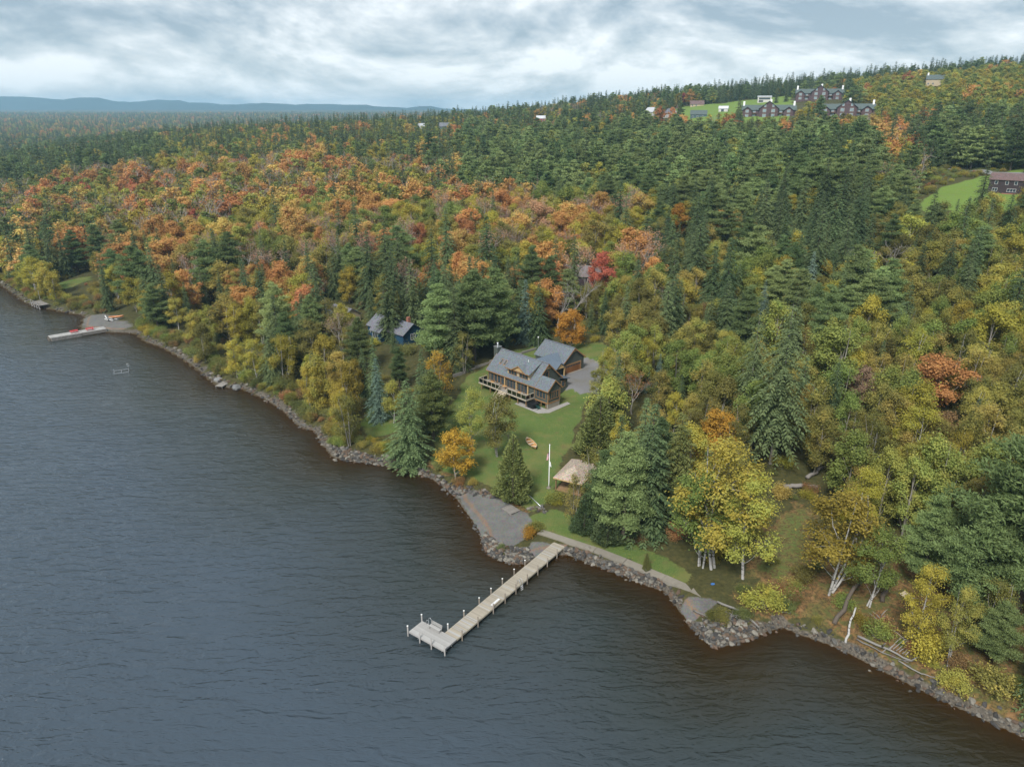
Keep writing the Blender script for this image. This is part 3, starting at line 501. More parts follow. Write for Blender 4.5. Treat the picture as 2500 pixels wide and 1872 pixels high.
def ground_mat():
    m = new_mat("ground"); t = NT(m); p = t.pos()
    A = lambda n: t.nd('ShaderNodeAttribute', attribute_name=n).outputs['Fac']
    nA = t.noise(p, 0.12, 5, 0.6); nB = t.noise(p, 1.3, 5, 0.65); nC = t.noise(p, 7.0, 4, 0.7); nD = t.noise(p, 0.35, 4, 0.6)
    floor_ = t.ramp(nB, [(0.3, (0.030, 0.026, 0.012)), (0.52, (0.060, 0.052, 0.020)), (0.72, (0.10, 0.075, 0.028))])
    floor_ = t.mix(t.math('MULTIPLY', nA, 0.5), floor_, (0.05, 0.065, 0.02))
    duff = t.ramp(nB, [(0.28, (0.075, 0.055, 0.022)), (0.5, (0.15, 0.085, 0.035)), (0.72, (0.23, 0.135, 0.06))])
    duff = t.mix(t.ramp(nD, [(0.48, (0, 0, 0)), (0.66, (0.8, 0.8, 0.8))]), duff, (0.10, 0.10, 0.03))
    g = t.ramp(nC, [(0.30, (0.042, 0.070, 0.016)), (0.5, (0.076, 0.114, 0.028)), (0.70, (0.118, 0.156, 0.046))])
    g = t.mix(t.ramp(t.noise(p, 0.22, 6, 0.62), [(0.44, (0, 0, 0)), (0.66, (0.9, 0.9, 0.9))]), g, (0.130, 0.130, 0.042))
    g = t.mix(t.ramp(t.noise(t.mapping(p, (1, 1, 1), (0, 0, 0), (31, 7, 3)), 0.5, 5, 0.6), [(0.58, (0, 0, 0)), (0.72, (0.75, 0.75, 0.75))]), g, (0.125, 0.092, 0.042))
    lv = t.nd('ShaderNodeTexVoronoi'); lv.inputs['Scale'].default_value = 2.1; t.put(lv.inputs['Vector'], p)
    g = t.mix(t.math('MULTIPLY', t.math('LESS_THAN', lv.outputs['Distance'], 0.13), t.ramp(nD, [(0.42, (0, 0, 0)), (0.62, (0.8, 0.8, 0.8))])), g, (0.30, 0.19, 0.035))
    # mown meadow with alternate stripes
    wv = t.nd('ShaderNodeTexWave', bands_direction='X'); wv.inputs['Scale'].default_value = 0.16; wv.inputs['Distortion'].default_value = 0.6
    t.put(wv.inputs['Vector'], t.mapping(p, (1, 1, 1), (0, 0, R(-62))))
    mow = t.mix(wv.outputs['Fac'], (0.105, 0.165, 0.028), (0.135, 0.200, 0.040))
    mow = t.mix(t.ramp(nD, [(0.5, (0, 0, 0)), (0.75, (0.6, 0.6, 0.6))]), mow, (0.135, 0.150, 0.045))
    vor = t.nd('ShaderNodeTexVoronoi'); vor.inputs['Scale'].default_value = 5.5; t.put(vor.inputs['Vector'], p)
    peb = t.mix(0.45, t.ramp(t.noise(p, 0.6, 4), [(0.3, (0.10, 0.098, 0.09)), (0.7, (0.17, 0.162, 0.148))]), vor.outputs['Color'], 'MULTIPLY')
    peb = t.mix(0.35, peb, (0.145, 0.142, 0.134))
    sh = A("shore")
    # band of washed-up leaves a little above the water's edge
    band = t.math('SUBTRACT', 1.0, t.math('ABSOLUTE', t.math('DIVIDE', t.math('SUBTRACT', t.math('ADD', sh, t.math('MULTIPLY', nD, 1.4)), 2.1), 0.55)), clamp=True)
    peb = t.mix(t.math('MULTIPLY', band, t.ramp(nC, [(0.42, (0, 0, 0)), (0.6, (0.85, 0.85, 0.85))])), peb, (0.25, 0.12, 0.045))
    drv = t.mix(nC, (0.11, 0.11, 0.115), (0.19, 0.185, 0.18))
    drv = t.mix(t.ramp(nD, [(0.45, (0, 0, 0)), (0.7, (0.6, 0.6, 0.6))]), drv, (0.13, 0.115, 0.085))
    rock = t.mix(vor.outputs['Color'], (0.04, 0.035, 0.028), (0.14, 0.12, 0.095))
    def edge(nm, n, k=0.9, lo=0.36, hi=0.62): return t.ramp(t.math('ADD', A(nm), t.math('MULTIPLY', t.math('SUBTRACT', n, 0.5), k)), [(lo, (0, 0, 0)), (hi, (1, 1, 1))])   # ragged borders
    nE = t.noise(p, 2.6, 6, 0.7)
    duff = t.mix(t.ramp(nE, [(0.40, (0.75, 0.75, 0.75)), (0.52, (0, 0, 0))]), duff, (0.045, 0.036, 0.018))
    duff = t.mix(t.ramp(t.noise(p, 0.8, 5, 0.65), [(0.50, (0, 0, 0)), (0.60, (0.85, 0.85, 0.85))]), duff, t.mix(nC, (0.05, 0.06, 0.018), (0.11, 0.115, 0.036)))
    c = t.mix(edge("duff", nE), floor_, duff); c = t.mix(edge("lawn", nE, 1.2), c, g); c = t.mix(edge("mow", nE), c, mow)
    c = t.mix(edge("rock", nE, 0.7), c, rock); c = t.mix(edge("beach", nE, 0.7), c, peb); c = t.mix(edge("drive", nE, 0.5), c, drv)
    bed = t.mix(nB, (0.040, 0.029, 0.013), (0.075, 0.055, 0.028))
    c = t.mix(t.math('MULTIPLY', t.math('MULTIPLY', sh, -1.0), 3.0, clamp=True), c, bed)
    t.surf(c, 0.92, 0.15, 0, t.bump(t.math('ADD', nB, t.math('MULTIPLY', nC, 0.4)), 0.5, 0.12))
    return m
ground_me.materials.append(ground_mat())
ground = tag(mesh_obj("ground", ground_me), kind="structure")

# ---- the lake: one sheet with a real transparent skin over the bed near the shore, dark tannin water further out
lx = axis_lines([(-9000,-3200,800),(-3200,-1000,200),(-1000,-260,20),(-260,-60,4),(-60,60,1.5),(60,130,5),(130,400,60)])
ly = axis_lines([(-200,20,20),(20,140,1.5),(140,300,4),(300,1200,20),(1200,2400,100)])
LX, LY = np.meshgrid(lx, ly)
LD = -shore_d(LX, LY)
lake_me = np_mesh("lake", np.stack([LX, LY, np.zeros_like(LX)], -1).reshape(-1, 3), [grid_faces(*LX.shape)], smooth=True)
at = lake_me.attributes.new("off", 'FLOAT', 'POINT'); at.data.foreach_set("value", np.clip(LD, -5, 80).astype(np.float32).ravel())
def lake_mat():
    m = new_mat("lake_water"); t = NT(m); p = t.pos()
    off = t.nd('ShaderNodeAttribute', attribute_name="off").outputs['Fac']
    def layer(scale, rz, stretch, detail, off_=(0, 0, 0), dist=0.0, rough=0.5):
        return t.noise(t.mapping(p, (stretch, 1, 1), (0, 0, R(rz)), off_), scale, detail, rough, dist)
    # wind ripples: crests run roughly across the view, patches of calmer and rougher water
    w1 = layer(0.26, 14, 0.34, 3, dist=0.6); w2 = layer(0.85, -6, 0.36, 3, (9, 3, 0), 0.9); w3 = layer(2.6, 18, 0.55, 3, (1, 5, 0), 0.6)
    patch = t.noise(t.mapping(p, (0.5, 1, 1), (0, 0, R(25))), 0.035, 4, 0.6)
    amp = t.math('MULTIPLY_ADD', t.math('SUBTRACT', patch, 0.5), 2.2, 1.0, clamp=True)
    h = t.math('ADD', t.math('MULTIPLY', w1, 0.9), t.math('ADD', t.math('MULTIPLY', w2, 0.85), t.math('MULTIPLY', w3, 0.22)))
    b = t.nd('ShaderNodeBump'); b.inputs['Distance'].default_value = 0.95; t.put(b.inputs['Height'], h); t.put(b.inputs['Strength'], t.math('MULTIPLY', amp, 0.62))
    depth = t.ramp(t.math('DIVIDE', t.math('ADD', off, t.math('MULTIPLY', t.math('SUBTRACT', patch, 0.5), 14)), 60.0),
                   [(0.0, (0.030, 0.022, 0.009)), (0.07, (0.022, 0.018, 0.009)), (0.22, (0.024, 0.031, 0.030)), (0.6, (0.037, 0.053, 0.070))])
    pr = t.nd('ShaderNodeBsdfPrincipled'); t.put(pr.inputs['Base Color'], depth); pr.inputs['Roughness'].default_value = 0.11
    pr.inputs['IOR'].default_value = 1.40; pr.inputs['Specular IOR Level'].default_value = 0.5; t.L.new(b.outputs[0], pr.inputs['Normal'])
    tr = t.nd('ShaderNodeBsdfTransparent'); tr.inputs[0].default_value = (0.75, 0.55, 0.30, 1)
    mx = t.nd('ShaderNodeMixShader')
    t.put(mx.inputs[0], t.ramp(t.math('DIVIDE', off, 6.0), [(0.0, (0.25, 0.25, 0.25)), (0.5, (0.75, 0.75, 0.75)), (1.0, (1, 1, 1))]))
    t.L.new(tr.outputs[0], mx.inputs[1]); t.L.new(pr.outputs[0], mx.inputs[2])
    o = t.nd('ShaderNodeOutputMaterial'); t.L.new(mx.outputs[0], o.inputs[0]); return m
lake_me.materials.append(lake_mat())
lake = tag(mesh_obj("lake", lake_me), kind="structure")
# ================================================================= trees
rng = np.random.default_rng(7)
def unit(v): return v/np.maximum(np.linalg.norm(v, axis=-1, keepdims=True), 1e-9)
def rhombi(c, u, v):
    """leaf-shaped four-corner faces: centre c, half length u, half width v"""
    n = len(c); V = np.stack([c-u, c+v*1.0-u*0.1, c+u, c-v*1.0-u*0.1], 1).reshape(-1, 3)
    return V, np.arange(4*n).reshape(n, 4)
def leaf_cloud(r, c, size, up_bias=0.35, out=None, aspect=0.62, ow=1.5):
    n = len(c); nrm = r.normal(size=(n, 3)); nrm[:, 2] += up_bias*2
    if out is not None: nrm += out*ow
    nrm = unit(nrm); a = unit(np.cross(nrm, r.normal(size=(n, 3)))); b = np.cross(nrm, a)
    s = size*(0.65+0.7*r.random((n, 1))); return rhombi(c, a*s, b*s*aspect)
class TM:
    """trunk and limbs as tapered tubes, collected in numpy"""
    def __init__(s): s.v = []; s.f = []; s.n = 0
    def tube(s, pts, rad, k=5):
        pts = np.asarray(pts, float); m = len(pts); d = np.gradient(pts, axis=0); d = unit(d)
        ref = np.array([0.3, 0.2, 0.9]) if abs(d[0, 2]) < 0.8 else np.array([1.0, 0.1, 0])
        a = unit(np.cross(d, ref)); b = np.cross(d, a); t = np.arange(k)*2*math.pi/k
        ring = pts[:, None]+(a[:, None]*np.cos(t)[None, :, None]+b[:, None]*np.sin(t)[None, :, None])*np.asarray(rad)[:, None, None]
        s.v.append(ring.reshape(-1, 3)); i = np.arange(m-1)[:, None]*k; j = np.arange(k)[None]; j2 = (j+1) % k
        s.f.append(np.stack([i+j, i+j2, i+k+j2, i+k+j], -1).reshape(-1, 4)+s.n); s.n += m*k
    def arrays(s): return np.concatenate(s.v), np.concatenate(s.f)
def bend(r, p0, p1, m=4, sag=0.0, jit=0.06):
    p0 = np.asarray(p0, float); p1 = np.asarray(p1, float); t = np.linspace(0, 1, m)[:, None]
    L = np.linalg.norm(p1-p0); P = p0+(p1-p0)*t; w = np.sin(t*math.pi)
    P += w*r.normal(size=(1, 3))*L*jit; P[:, 2] += (w[:, 0])*sag*L
    return P
def broadleaf(seed, H=14, Rx=4.2, base=0.25, ncl=46, per=75, leaf=0.23, rcl=1.25, stems=1, lean=0.0, flat=0.8, open_=0.0, twig=True, limb=1.0, lobes=9):
    """hardwood: limbs carry uneven sub-crowns (lobes) with gaps between them; leaves sit in small clumps inside each lobe"""
    r = np.random.default_rng(seed); T = TM(); pts = []; outs = []
    z0 = H*base; tops = []
    for k in range(stems):
        a = r.random()*6.28; sp = (0.42 if stems > 1 else 0.08)
        top = np.array([math.cos(a)*Rx*sp+lean*H, math.sin(a)*Rx*sp, H*(0.84+0.1*r.random())])
        foot = np.array([math.cos(a)*0.25*(stems > 1), math.sin(a)*0.25*(stems > 1), -0.4])
        P = bend(r, foot, top, 8, 0, 0.035); r0 = 0.0125*H/(stems**0.35)
        T.tube(P, np.linspace(r0, r0*0.15, 8), 6); tops.append(P)
    LB = []
    for k in range(lobes):
        t = (k+0.7*r.random())/lobes; z = z0+(H-z0)*(0.10+0.80*t); a = k*2.4+r.normal()*0.5
        w = math.sin(math.pi*min(1, 0.22+0.72*t))**0.8; q = Rx*w*(0.50+0.30*r.random())*(0.35 if k == lobes-1 else 1)
        c = np.array([math.cos(a)*q+lean*z, math.sin(a)*q, z]); rad = Rx*(0.34+0.20*r.random())*(1.0-0.25*t)
        LB.append((c, np.array([rad, rad, rad*0.82*flat+0.2])))
        if twig:
            P = tops[k % stems]; s0 = P[int(np.clip((z/H-0.20)*8, 1, 6))]; T.tube(bend(r, s0, c, 5, -0.08, 0.07), np.array([0.085, 0.07, 0.052, 0.035, 0.016])*H/14*limb, 4)
    for k in range(ncl):
        c0, rad = LB[k % lobes]; d = unit(r.normal(size=3)); q = r.random()**0.40; c = c0+d*rad*q
        rc = rcl*(0.55+0.7*r.random()); n = int(per*(0.5+r.random())*(0.35 if r.random() < open_ else 1))
        if twig: T.tube(bend(r, c0+(c-c0)*0.15, c, 3, 0, 0.08), np.array([0.035, 0.022, 0.008])*H/14*limb, 3)
        p = r.normal(size=(n, 3))*np.array([rc, rc, rc*flat])*0.5+c; pts.append(p); outs.append(unit(p-c0+np.array([0, 0, 0.4])))
    p = np.concatenate(pts); o = np.concatenate(outs)
    return T.arrays(), leaf_cloud(r, p, leaf, 0.35, o)
def spruce(seed, H=18, Rb=3.0, lev=34, br=9, spray=0.62, gap=0.06, droop=0.35, power=0.85, skirt=0.03, fill=1.0):
    r = np.random.default_rng(seed); T = TM(); T.tube(np.array([[0, 0, -0.4], [0, 0, H*0.5], [0, 0, H*0.985]]), [0.016*H, 0.009*H, 0.015], 6)
    C = []; U = []; W = []
    for i in range(lev):
        t = (i+0.5*r.random())/lev; z = H*(skirt+(0.985-skirt)*t)
        if r.random() < gap: continue
        rr = Rb*(1-t)**power*(0.8+0.4*r.random())+0.12
        nb = max(4, int(br*(0.55+0.6*(1-t)))); a0 = r.random()*6.28; dz_ = H/lev*0.9
        for k in range(nb):
            a = a0+k*6.283/nb+r.normal()*0.22; L = rr*(0.45+0.75*r.random()); d = np.array([math.cos(a), math.sin(a), 0]); zb = z+r.normal()*dz_
            side = np.array([-d[1], d[0], 0]); m = max(2, int(L/0.42*fill))
            rise = 0.25-0.5*(1-t)
            for q in range(m):
                f = (q+0.6)/m; zz = zb+L*(rise*f-droop*f*f)
                base = d*L*f+np.array([0, 0, zz])
                for sgn in ((-1, 1) if f < 0.93 else (0,)):
                    dv = unit(d*(0.75+0.3*r.random())+side*sgn*0.8+np.array([0, 0, -0.32-0.3*r.random()]))
                    sl = spray*(0.55+0.6*r.random())*(1-0.35*t)
                    C.append(base+dv*sl*0.7); U.append(dv*sl*0.8)
                    wv = unit(np.cross(dv, np.array([0, 0, 1.0])+r.normal(size=3)*0.35)); W.append(wv*sl*0.30)
    return T.arrays(), rhombi(np.array(C), np.array(U), np.array(W))
def pine(seed, H=18, R0=4.2, lev=13, br=6, tuft=0.42, base=0.22, rnd=0.55, per=26):
    r = np.random.default_rng(seed); T = TM(); P = bend(r, (0, 0, -0.4), (0.3*r.normal(), 0.3*r.normal(), H*0.97), 7, 0, 0.012)
    T.tube(P, np.linspace(0.02*H, 0.03, 7), 6); pts = []; ups = []
    for i in range(lev):
        t = (i+0.4*r.random())/(lev-0.4); z = H*(base+(0.98-base)*t)
        prof = (math.sin(math.pi*min(1, (0.28+0.72*t)))**rnd)*(1-0.35*t) if t < 0.98 else 0.12
        rr = R0*max(prof, 0.10); nb = max(3, int(br*(1-0.3*t)+r.random())); a0 = r.random()*6.28
        for k in range(nb):
            a = a0+k*6.283/nb+r.normal()*0.3; L = rr*(0.5+0.7*r.random()); d = np.array([math.cos(a), math.sin(a), 0]); zb = z+r.normal()*H/lev*0.45
            s0 = np.array([0, 0, zb-0.12*L]); e = d*L+np.array([0, 0, min(zb+0.14*L, H)])
            T.tube(bend(r, s0, e, 4, -0.06, 0.04), [0.06, 0.045, 0.03, 0.012], 3)
            m = max(2, int(L/0.75)+1)
            for q in range(m):
                f = 0.35+0.65*(q+0.5)/m; side = np.array([-d[1], d[0], 0])
                for sg in (-1, 0, 1):
                    c = s0+(e-s0)*f+side*sg*0.5*L*0.42*(1.15-f)*(0.8+0.5*r.random())+np.array([0, 0, 0.12])
                    n = int(per*(0.6+0.6*r.random())); pts.append(c+r.normal(size=(n, 3))*np.array([0.42, 0.42, 0.17])*(1.15 if t < 0.8 else 0.8)); ups.append(np.tile(d*0.6+[0, 0, 0.75], (n, 1)))
    c = np.concatenate(pts); n = len(c); dv = unit(np.concatenate(ups)*0.9+r.normal(size=(n, 3))*0.8); sl = tuft*(0.6+0.6*r.random((n, 1)))
    wv = unit(np.cross(dv, r.normal(size=(n, 3))))
    return T.arrays(), rhombi(c, dv*sl, wv*sl*0.28)
def cedar(seed, H=10, R0=2.1, n=5200, leaf=0.24, power=0.75):
    r = np.random.default_rng(seed); T = TM(); T.tube(np.array([[0, 0, -0.4], [0, 0, H*0.5], [0, 0, H*0.96]]), [0.16, 0.1, 0.02], 6)
    t = 1-np.sqrt(r.random(n)*0.995); a = r.random(n)*6.283
    lump = 1+0.16*np.sin(a*3+t*11+seed)+0.13*np.sin(a*5-t*19)+0.10*np.sin(a*9+t*31)
    rad = R0*np.minimum(1, (0.35+t*6))*(1-t)**power*lump*(0.72+0.32*r.random(n)**0.5)+0.04
    c = np.stack([np.cos(a)*rad, np.sin(a)*rad, 0.12+t*H*0.985+r.normal(size=n)*0.12], 1)
    dv = unit(np.stack([np.cos(a)*0.6, np.sin(a)*0.6, np.full(n, 0.9)], 1)+r.normal(size=(n, 3))*0.35); s = leaf*(0.6+0.7*r.random((n, 1)))
    return T.arrays(), rhombi(c, dv*s, unit(np.cross(dv, r.normal(size=(n, 3))))*s*0.42)
def bare(seed, H=13, Rx=3.6, leaves=0, depth=4):
    r = np.random.default_rng(seed); T = TM(); tips = []
    def grow(p, d, L, rad, lv):
        e = p+d*L; mid = (p+e)/2+r.normal(size=3)*L*0.06
        T.tube(np.stack([p, mid, e]), [rad, rad*0.8, rad*0.6], 5 if lv < 2 else 3)
        if lv >= depth: tips.append(e); return
        for k in range(3 if lv < 2 else 2 + int(r.random() < 0.6)):
            nd = unit(d*0.9+r.normal(size=3)*0.52+np.array([0, 0, 0.16])); grow(e, nd, L*(0.62+0.16*r.random()), rad*0.55, lv+1)
        if lv > 0: grow(mid, unit(d*0.5+r.normal(size=3)*0.7+np.array([0, 0, 0.2])), L*0.55, rad*0.4, lv+2 if lv+2 <= depth else depth)
    grow(np.array([0, 0, -0.4]), np.array([0.03, 0, 1.0]), H*0.30, 0.017*H, 0)
    c = np.array(tips)
    v, f = T.arrays(); k = H/max(v[:, 2].max(), 1e-3); v = v*k; c = c*k
    if leaves: c = np.repeat(c, leaves, 0)+r.normal(size=(len(c)*leaves, 3))*0.42
    else: c = c[:3]
    return (v, f), leaf_cloud(r, c, 0.16 if leaves else 0.02, 0.2)
def shrub(seed, H=2.2, R0=1.5, n=1500, leaf=0.15):
    r = np.random.default_rng(seed); T = TM(); pts = []
    for k in range(16):
        a = r.random()*6.28; q = r.random()**0.5*R0; e = np.array([math.cos(a)*q, math.sin(a)*q, H*(0.45+0.5*r.random())*(1-0.35*q/R0)])
        T.tube(bend(r, (0.1*math.cos(a), 0.1*math.sin(a), -0.2), e, 4, 0, 0.1), [0.05, 0.035, 0.022, 0.008], 4)
        pts.append(e+r.normal(size=(n//16, 3))*np.array([0.42, 0.42, 0.42])*R0/1.5)
    p = np.concatenate(pts); p[:, 2] = np.abs(p[:, 2])
    return T.arrays(), leaf_cloud(r, p, leaf)

def leaf_mat(name, c0, c1, c2=None, trans=0.3, var=0.5):
    """c0 darker, c1 lighter leaf colours; c2 an occasional third; varies per tree, per clump and per leaf"""
    m = new_mat(name); t = NT(m); g = t.nd('ShaderNodeNewGeometry'); oi = t.nd('ShaderNodeObjectInfo').outputs['Random']
    isl = g.outputs['Random Per Island']; n = t.noise(g.outputs['Position'], 0.55, 3, 0.6)
    f = t.math('ADD', t.math('MULTIPLY', isl, 0.45), t.math('MULTIPLY_ADD', t.math('SUBTRACT', n, 0.5), 1.3, t.math('MULTIPLY', oi, 0.6)), clamp=True)
    c = t.mix(f, c0, c1)
    if c2: c = t.mix(t.ramp(t.math('ADD', n, t.math('MULTIPLY', t.math('SUBTRACT', oi, 0.5), 0.5)), [(0.52, (0, 0, 0)), (0.72, (1, 1, 1))]), c, c2)
    hv = t.nd('ShaderNodeHueSaturation'); t.put(hv.inputs['Color'], c); t.put(hv.inputs['Value'], t.math('MULTIPLY_ADD', t.math('FRACT', t.math('MULTIPLY', oi, 7.3)), 0.45*var*2, 1-0.22*var*2))
    t.put(hv.inputs['Hue'], t.math('MULTIPLY_ADD', t.math('SUBTRACT', t.math('FRACT', t.math('MULTIPLY', oi, 13.7)), 0.5), 0.03, 0.5)); hv.inputs['Saturation'].default_value = 0.96
    d = t.nd('ShaderNodeBsdfPrincipled'); t.put(d.inputs['Base Color'], hv.outputs[0]); d.inputs['Roughness'].default_value = 0.75; d.inputs['Specular IOR Level'].default_value = 0.18
    tr = t.nd('ShaderNodeBsdfTranslucent'); t.put(tr.inputs[0], hv.outputs[0]); mx = t.nd('ShaderNodeMixShader'); mx.inputs[0].default_value = trans
    t.L.new(d.outputs[0], mx.inputs[1]); t.L.new(tr.outputs[0], mx.inputs[2]); o = t.nd('ShaderNodeOutputMaterial'); t.L.new(mx.outputs[0], o.inputs[0]); return m
LEAF = {
 'spruce': leaf_mat('needles_spruce', (0.042, 0.073, 0.029), (0.117, 0.153, 0.057), None, 0.15),
 'bluespruce': leaf_mat('needles_blue_spruce', (0.068, 0.112, 0.081), (0.156, 0.215, 0.156), None, 0.12),
 'pine': leaf_mat('needles_pine', (0.058, 0.1, 0.036), (0.175, 0.235, 0.078), None, 0.22),
 'palepine': leaf_mat('needles_pale_pine', (0.1, 0.145, 0.046), (0.26, 0.325, 0.11), None, 0.25),
 'cedar': leaf_mat('cedar_sprays', (0.078, 0.099, 0.026), (0.195, 0.202, 0.057), None, 0.18),
 'green': leaf_mat('leaves_yellow_green', (0.12, 0.165, 0.034), (0.29, 0.335, 0.072), (0.32, 0.31, 0.06), 0.35),
 'yellow': leaf_mat('leaves_yellow', (0.22, 0.185, 0.022), (0.53, 0.44, 0.055), (0.31, 0.31, 0.055), 0.35),
 'gold': leaf_mat('leaves_gold', (0.320, 0.175, 0.016), (0.600, 0.340, 0.028), (0.52, 0.21, 0.025), 0.35),
 'olive': leaf_mat('leaves_olive', (0.115, 0.112, 0.026), (0.3, 0.275, 0.062), (0.36, 0.29, 0.06), 0.35),
 'orange': leaf_mat('leaves_orange', (0.34, 0.16, 0.045), (0.64, 0.31, 0.09), (0.5, 0.36, 0.09), 0.35),
 'red': leaf_mat('leaves_red', (0.33, 0.1, 0.042), (0.58, 0.21, 0.09), (0.58, 0.29, 0.09), 0.35),
 'pink': leaf_mat('leaves_faded_pink', (0.240, 0.150, 0.100), (0.460, 0.290, 0.190), (0.42, 0.21, 0.12), 0.35),
 'rust': leaf_mat('leaves_rust_brown', (0.140, 0.092, 0.036), (0.300, 0.195, 0.070), (0.34, 0.17, 0.06), 0.3),
 'crimson': leaf_mat('leaves_crimson', (0.140, 0.014, 0.018), (0.300, 0.036, 0.038), None),
 'grey': leaf_mat('twigs_grey', (0.150, 0.130, 0.110), (0.260, 0.230, 0.200), None),
}
def bark_mat(name, c0, c1, dark=None):
    m = new_mat(name); t = NT(m); p = t.objco(); n = t.noise(t.mapping(p, (6, 6, 1.2)), 1.5, 5, 0.65); c = t.mix(n, c0, c1)
    if dark: c = t.mix(t.ramp(t.noise(t.mapping(p, (1.2, 1.2, 7)), 1.1, 3, 0.6), [(0.54, (0, 0, 0)), (0.60, (1, 1, 1))]), c, dark)
    t.surf(c, 0.85, 0.2, 0, t.bump(n, 0.4, 0.03)); return m
BARK = {'brown': bark_mat('bark_brown', (0.055, 0.043, 0.033), (0.14, 0.115, 0.09)), 'grey': bark_mat('bark_grey', (0.16, 0.145, 0.125), (0.34, 0.31, 0.27)),
        'birch': bark_mat('bark_birch', (0.27, 0.26, 0.235), (0.46, 0.44, 0.41), (0.04, 0.036, 0.03))}
# species -> list of prototype (trunk mesh, crown mesh, nominal height), near (fine) and far (coarse)
PROTO = {}; PROTO_FAR = {}
def reg(kind, bark, arr, H, far=False):
    (tv, tf), (cv, cf) = arr; D_ = PROTO_FAR if far else PROTO
    tm = np_mesh("trunk_"+kind, tv, [tf], [BARK[bark]], smooth=True); cm = np_mesh("crown_"+kind, cv, [cf], [LEAF['olive']])
    D_.setdefault(kind, []).append((tm, cm, H, bark))
for s in range(4): reg('spruce', 'brown', spruce(10+s, 18, 3.1+0.3*(s % 2), 52, 12, 0.46, 0.05, 0.35+0.1*(s % 2), 0.85 if s < 3 else 0.7, 0.02, 1.5), 18)
for s in range(2): reg('oldspruce', 'grey', spruce(20+s, 25, 5.4, 56, 8, 0.60, 0.20, 0.55, 0.62, 0.22, 1.15), 25)
for s in range(4): reg('pine', 'brown', pine(30+s, 18, 4.4+0.4*(s % 2), 13, 6, 0.22, 0.20+0.06*(s % 2), 0.55, 52), 18)
for s in range(4): reg('maple', 'grey', broadleaf(40+s, 14, 4.6, 0.16, 120, 105, 0.175, 1.05, limb=0.8, lobes=12), 14)
for s in range(4): reg('birch', 'birch', broadleaf(50+s, 13, 3.1, 0.22, 130, 100, 0.108, 0.80, 1+s % 3, 0.035*(s % 3), 0.85, 0.42, limb=0.55, lobes=9+s), 13)
for s in range(3): reg('aspen', 'grey', broadleaf(60+s, 14, 3.0, 0.12, 110, 95, 0.145, 0.95, 1+(s == 2), 0.0, 1.0, 0.1, limb=0.7, lobes=10), 14)
for s in range(2): reg('thin', 'grey', broadleaf(70+s, 13, 3.3, 0.20, 90, 46, 0.13, 0.9, 2, 0.0, 0.9, 0.4, limb=0.45), 13)
for s in range(3): reg('bare', 'grey', bare(80+s, 13, leaves=0), 13)
for s in range(2): reg('halfbare', 'grey', bare(84+s, 13, leaves=7), 13)
for s in range(2): reg('cedar', 'brown', cedar(90+s, n=9000, leaf=0.17), 10)
for s in range(3): reg('shrub', 'grey', shrub(95+s, n=2600, leaf=0.10), 2.2)
# coarse versions for the mass of forest further off
for s in range(3): reg('spruce', 'brown', spruce(110+s, 17, 2.7, 30, 8, 0.72, 0.03, 0.35, 0.85, 0.02, 0.75), 17, True)
for s in range(3): reg('pine', 'brown', pine(130+s, 17, 4.2, 11, 5, 0.46, 0.18, 0.55, 13), 17, True)
for s in range(3): reg('maple', 'grey', broadleaf(140+s, 14, 4.4, 0.14, 60, 34, 0.34, 1.15, twig=False, lobes=11), 14, True)
for s in range(2): reg('aspen', 'grey', broadleaf(160+s, 14, 2.9, 0.14, 50, 32, 0.30, 1.0, twig=False, lobes=9), 14, True)
for s in range(2): reg('halfbare', 'grey', bare(184+s, 13, leaves=5, depth=3), 13, True)
N_TREE = [0]
def tree(name, kind, color, x, y, h, wide=1.0, rz=None, label=None, cat="tree", group=None, z=None, lean=None, v=None):
    r = random.Random(int(x*131+y*977)); ps = PROTO[kind]; tm, cm, H0, bk = ps[(v if v is not None else r.randrange(len(ps))) % len(ps)]
    o = empty(name, (x, y, hz(x, y) if z is None else z), r.random()*6.28 if rz is None else rz)
    s = h/H0; o.scale = (s*wide, s*wide, s)
    if lean: o.rotation_euler = (lean[0], lean[1], o.rotation_euler[2])
    a = mesh_obj("trunk", tm, o); b = mesh_obj("crown", cm, o)
    b.material_slots[0].link = 'OBJECT'; b.material_slots[0].material = LEAF[color]
    tag(o, label, cat, group); N_TREE[0] += 1
    return o
# ================================================================= forest
for nm_, kd_, co_, hx, hy, hh, hw, lb_, vv_, sh_ in HEROES:
    KEEP_OFF.append((hx, hy, 0.8+0.13*hh*hw))
    if sh_: SIGHT.append((hx, hy, hz(hx, hy)+hh*0.62, 0.09*hh*hw+0.3))
MIXK = {'S': ('spruce', 'spruce', 11, 23), 'P': ('pine', 'pine', 14, 20), 'G': ('aspen', 'green', 11, 16), 'Y': ('aspen', 'yellow', 10, 15), 'O': ('aspen', 'olive', 9, 14),
        'M': ('maple', 'orange', 11, 17), 'R': ('maple', 'red', 10, 15), 'K': ('halfbare', 'pink', 11, 16), 'B': ('bare', 'grey', 11, 14), 'N': ('maple', 'rust', 9, 12), 'C': ('cedar', 'cedar', 7, 10)}
DEFMIX = 'S40 P14 O16 Y14 M7 K5 G4'
def parse(m): 
    k = [a[0] for a in m.split()]; w = np.array([float(a[1:]) for a in m.split()]); return k, w/w.sum()
CLEAR = LAWNS + DRIVES + MOWN + [BEACH] + BEACHES + DUFF + CLEARINGS
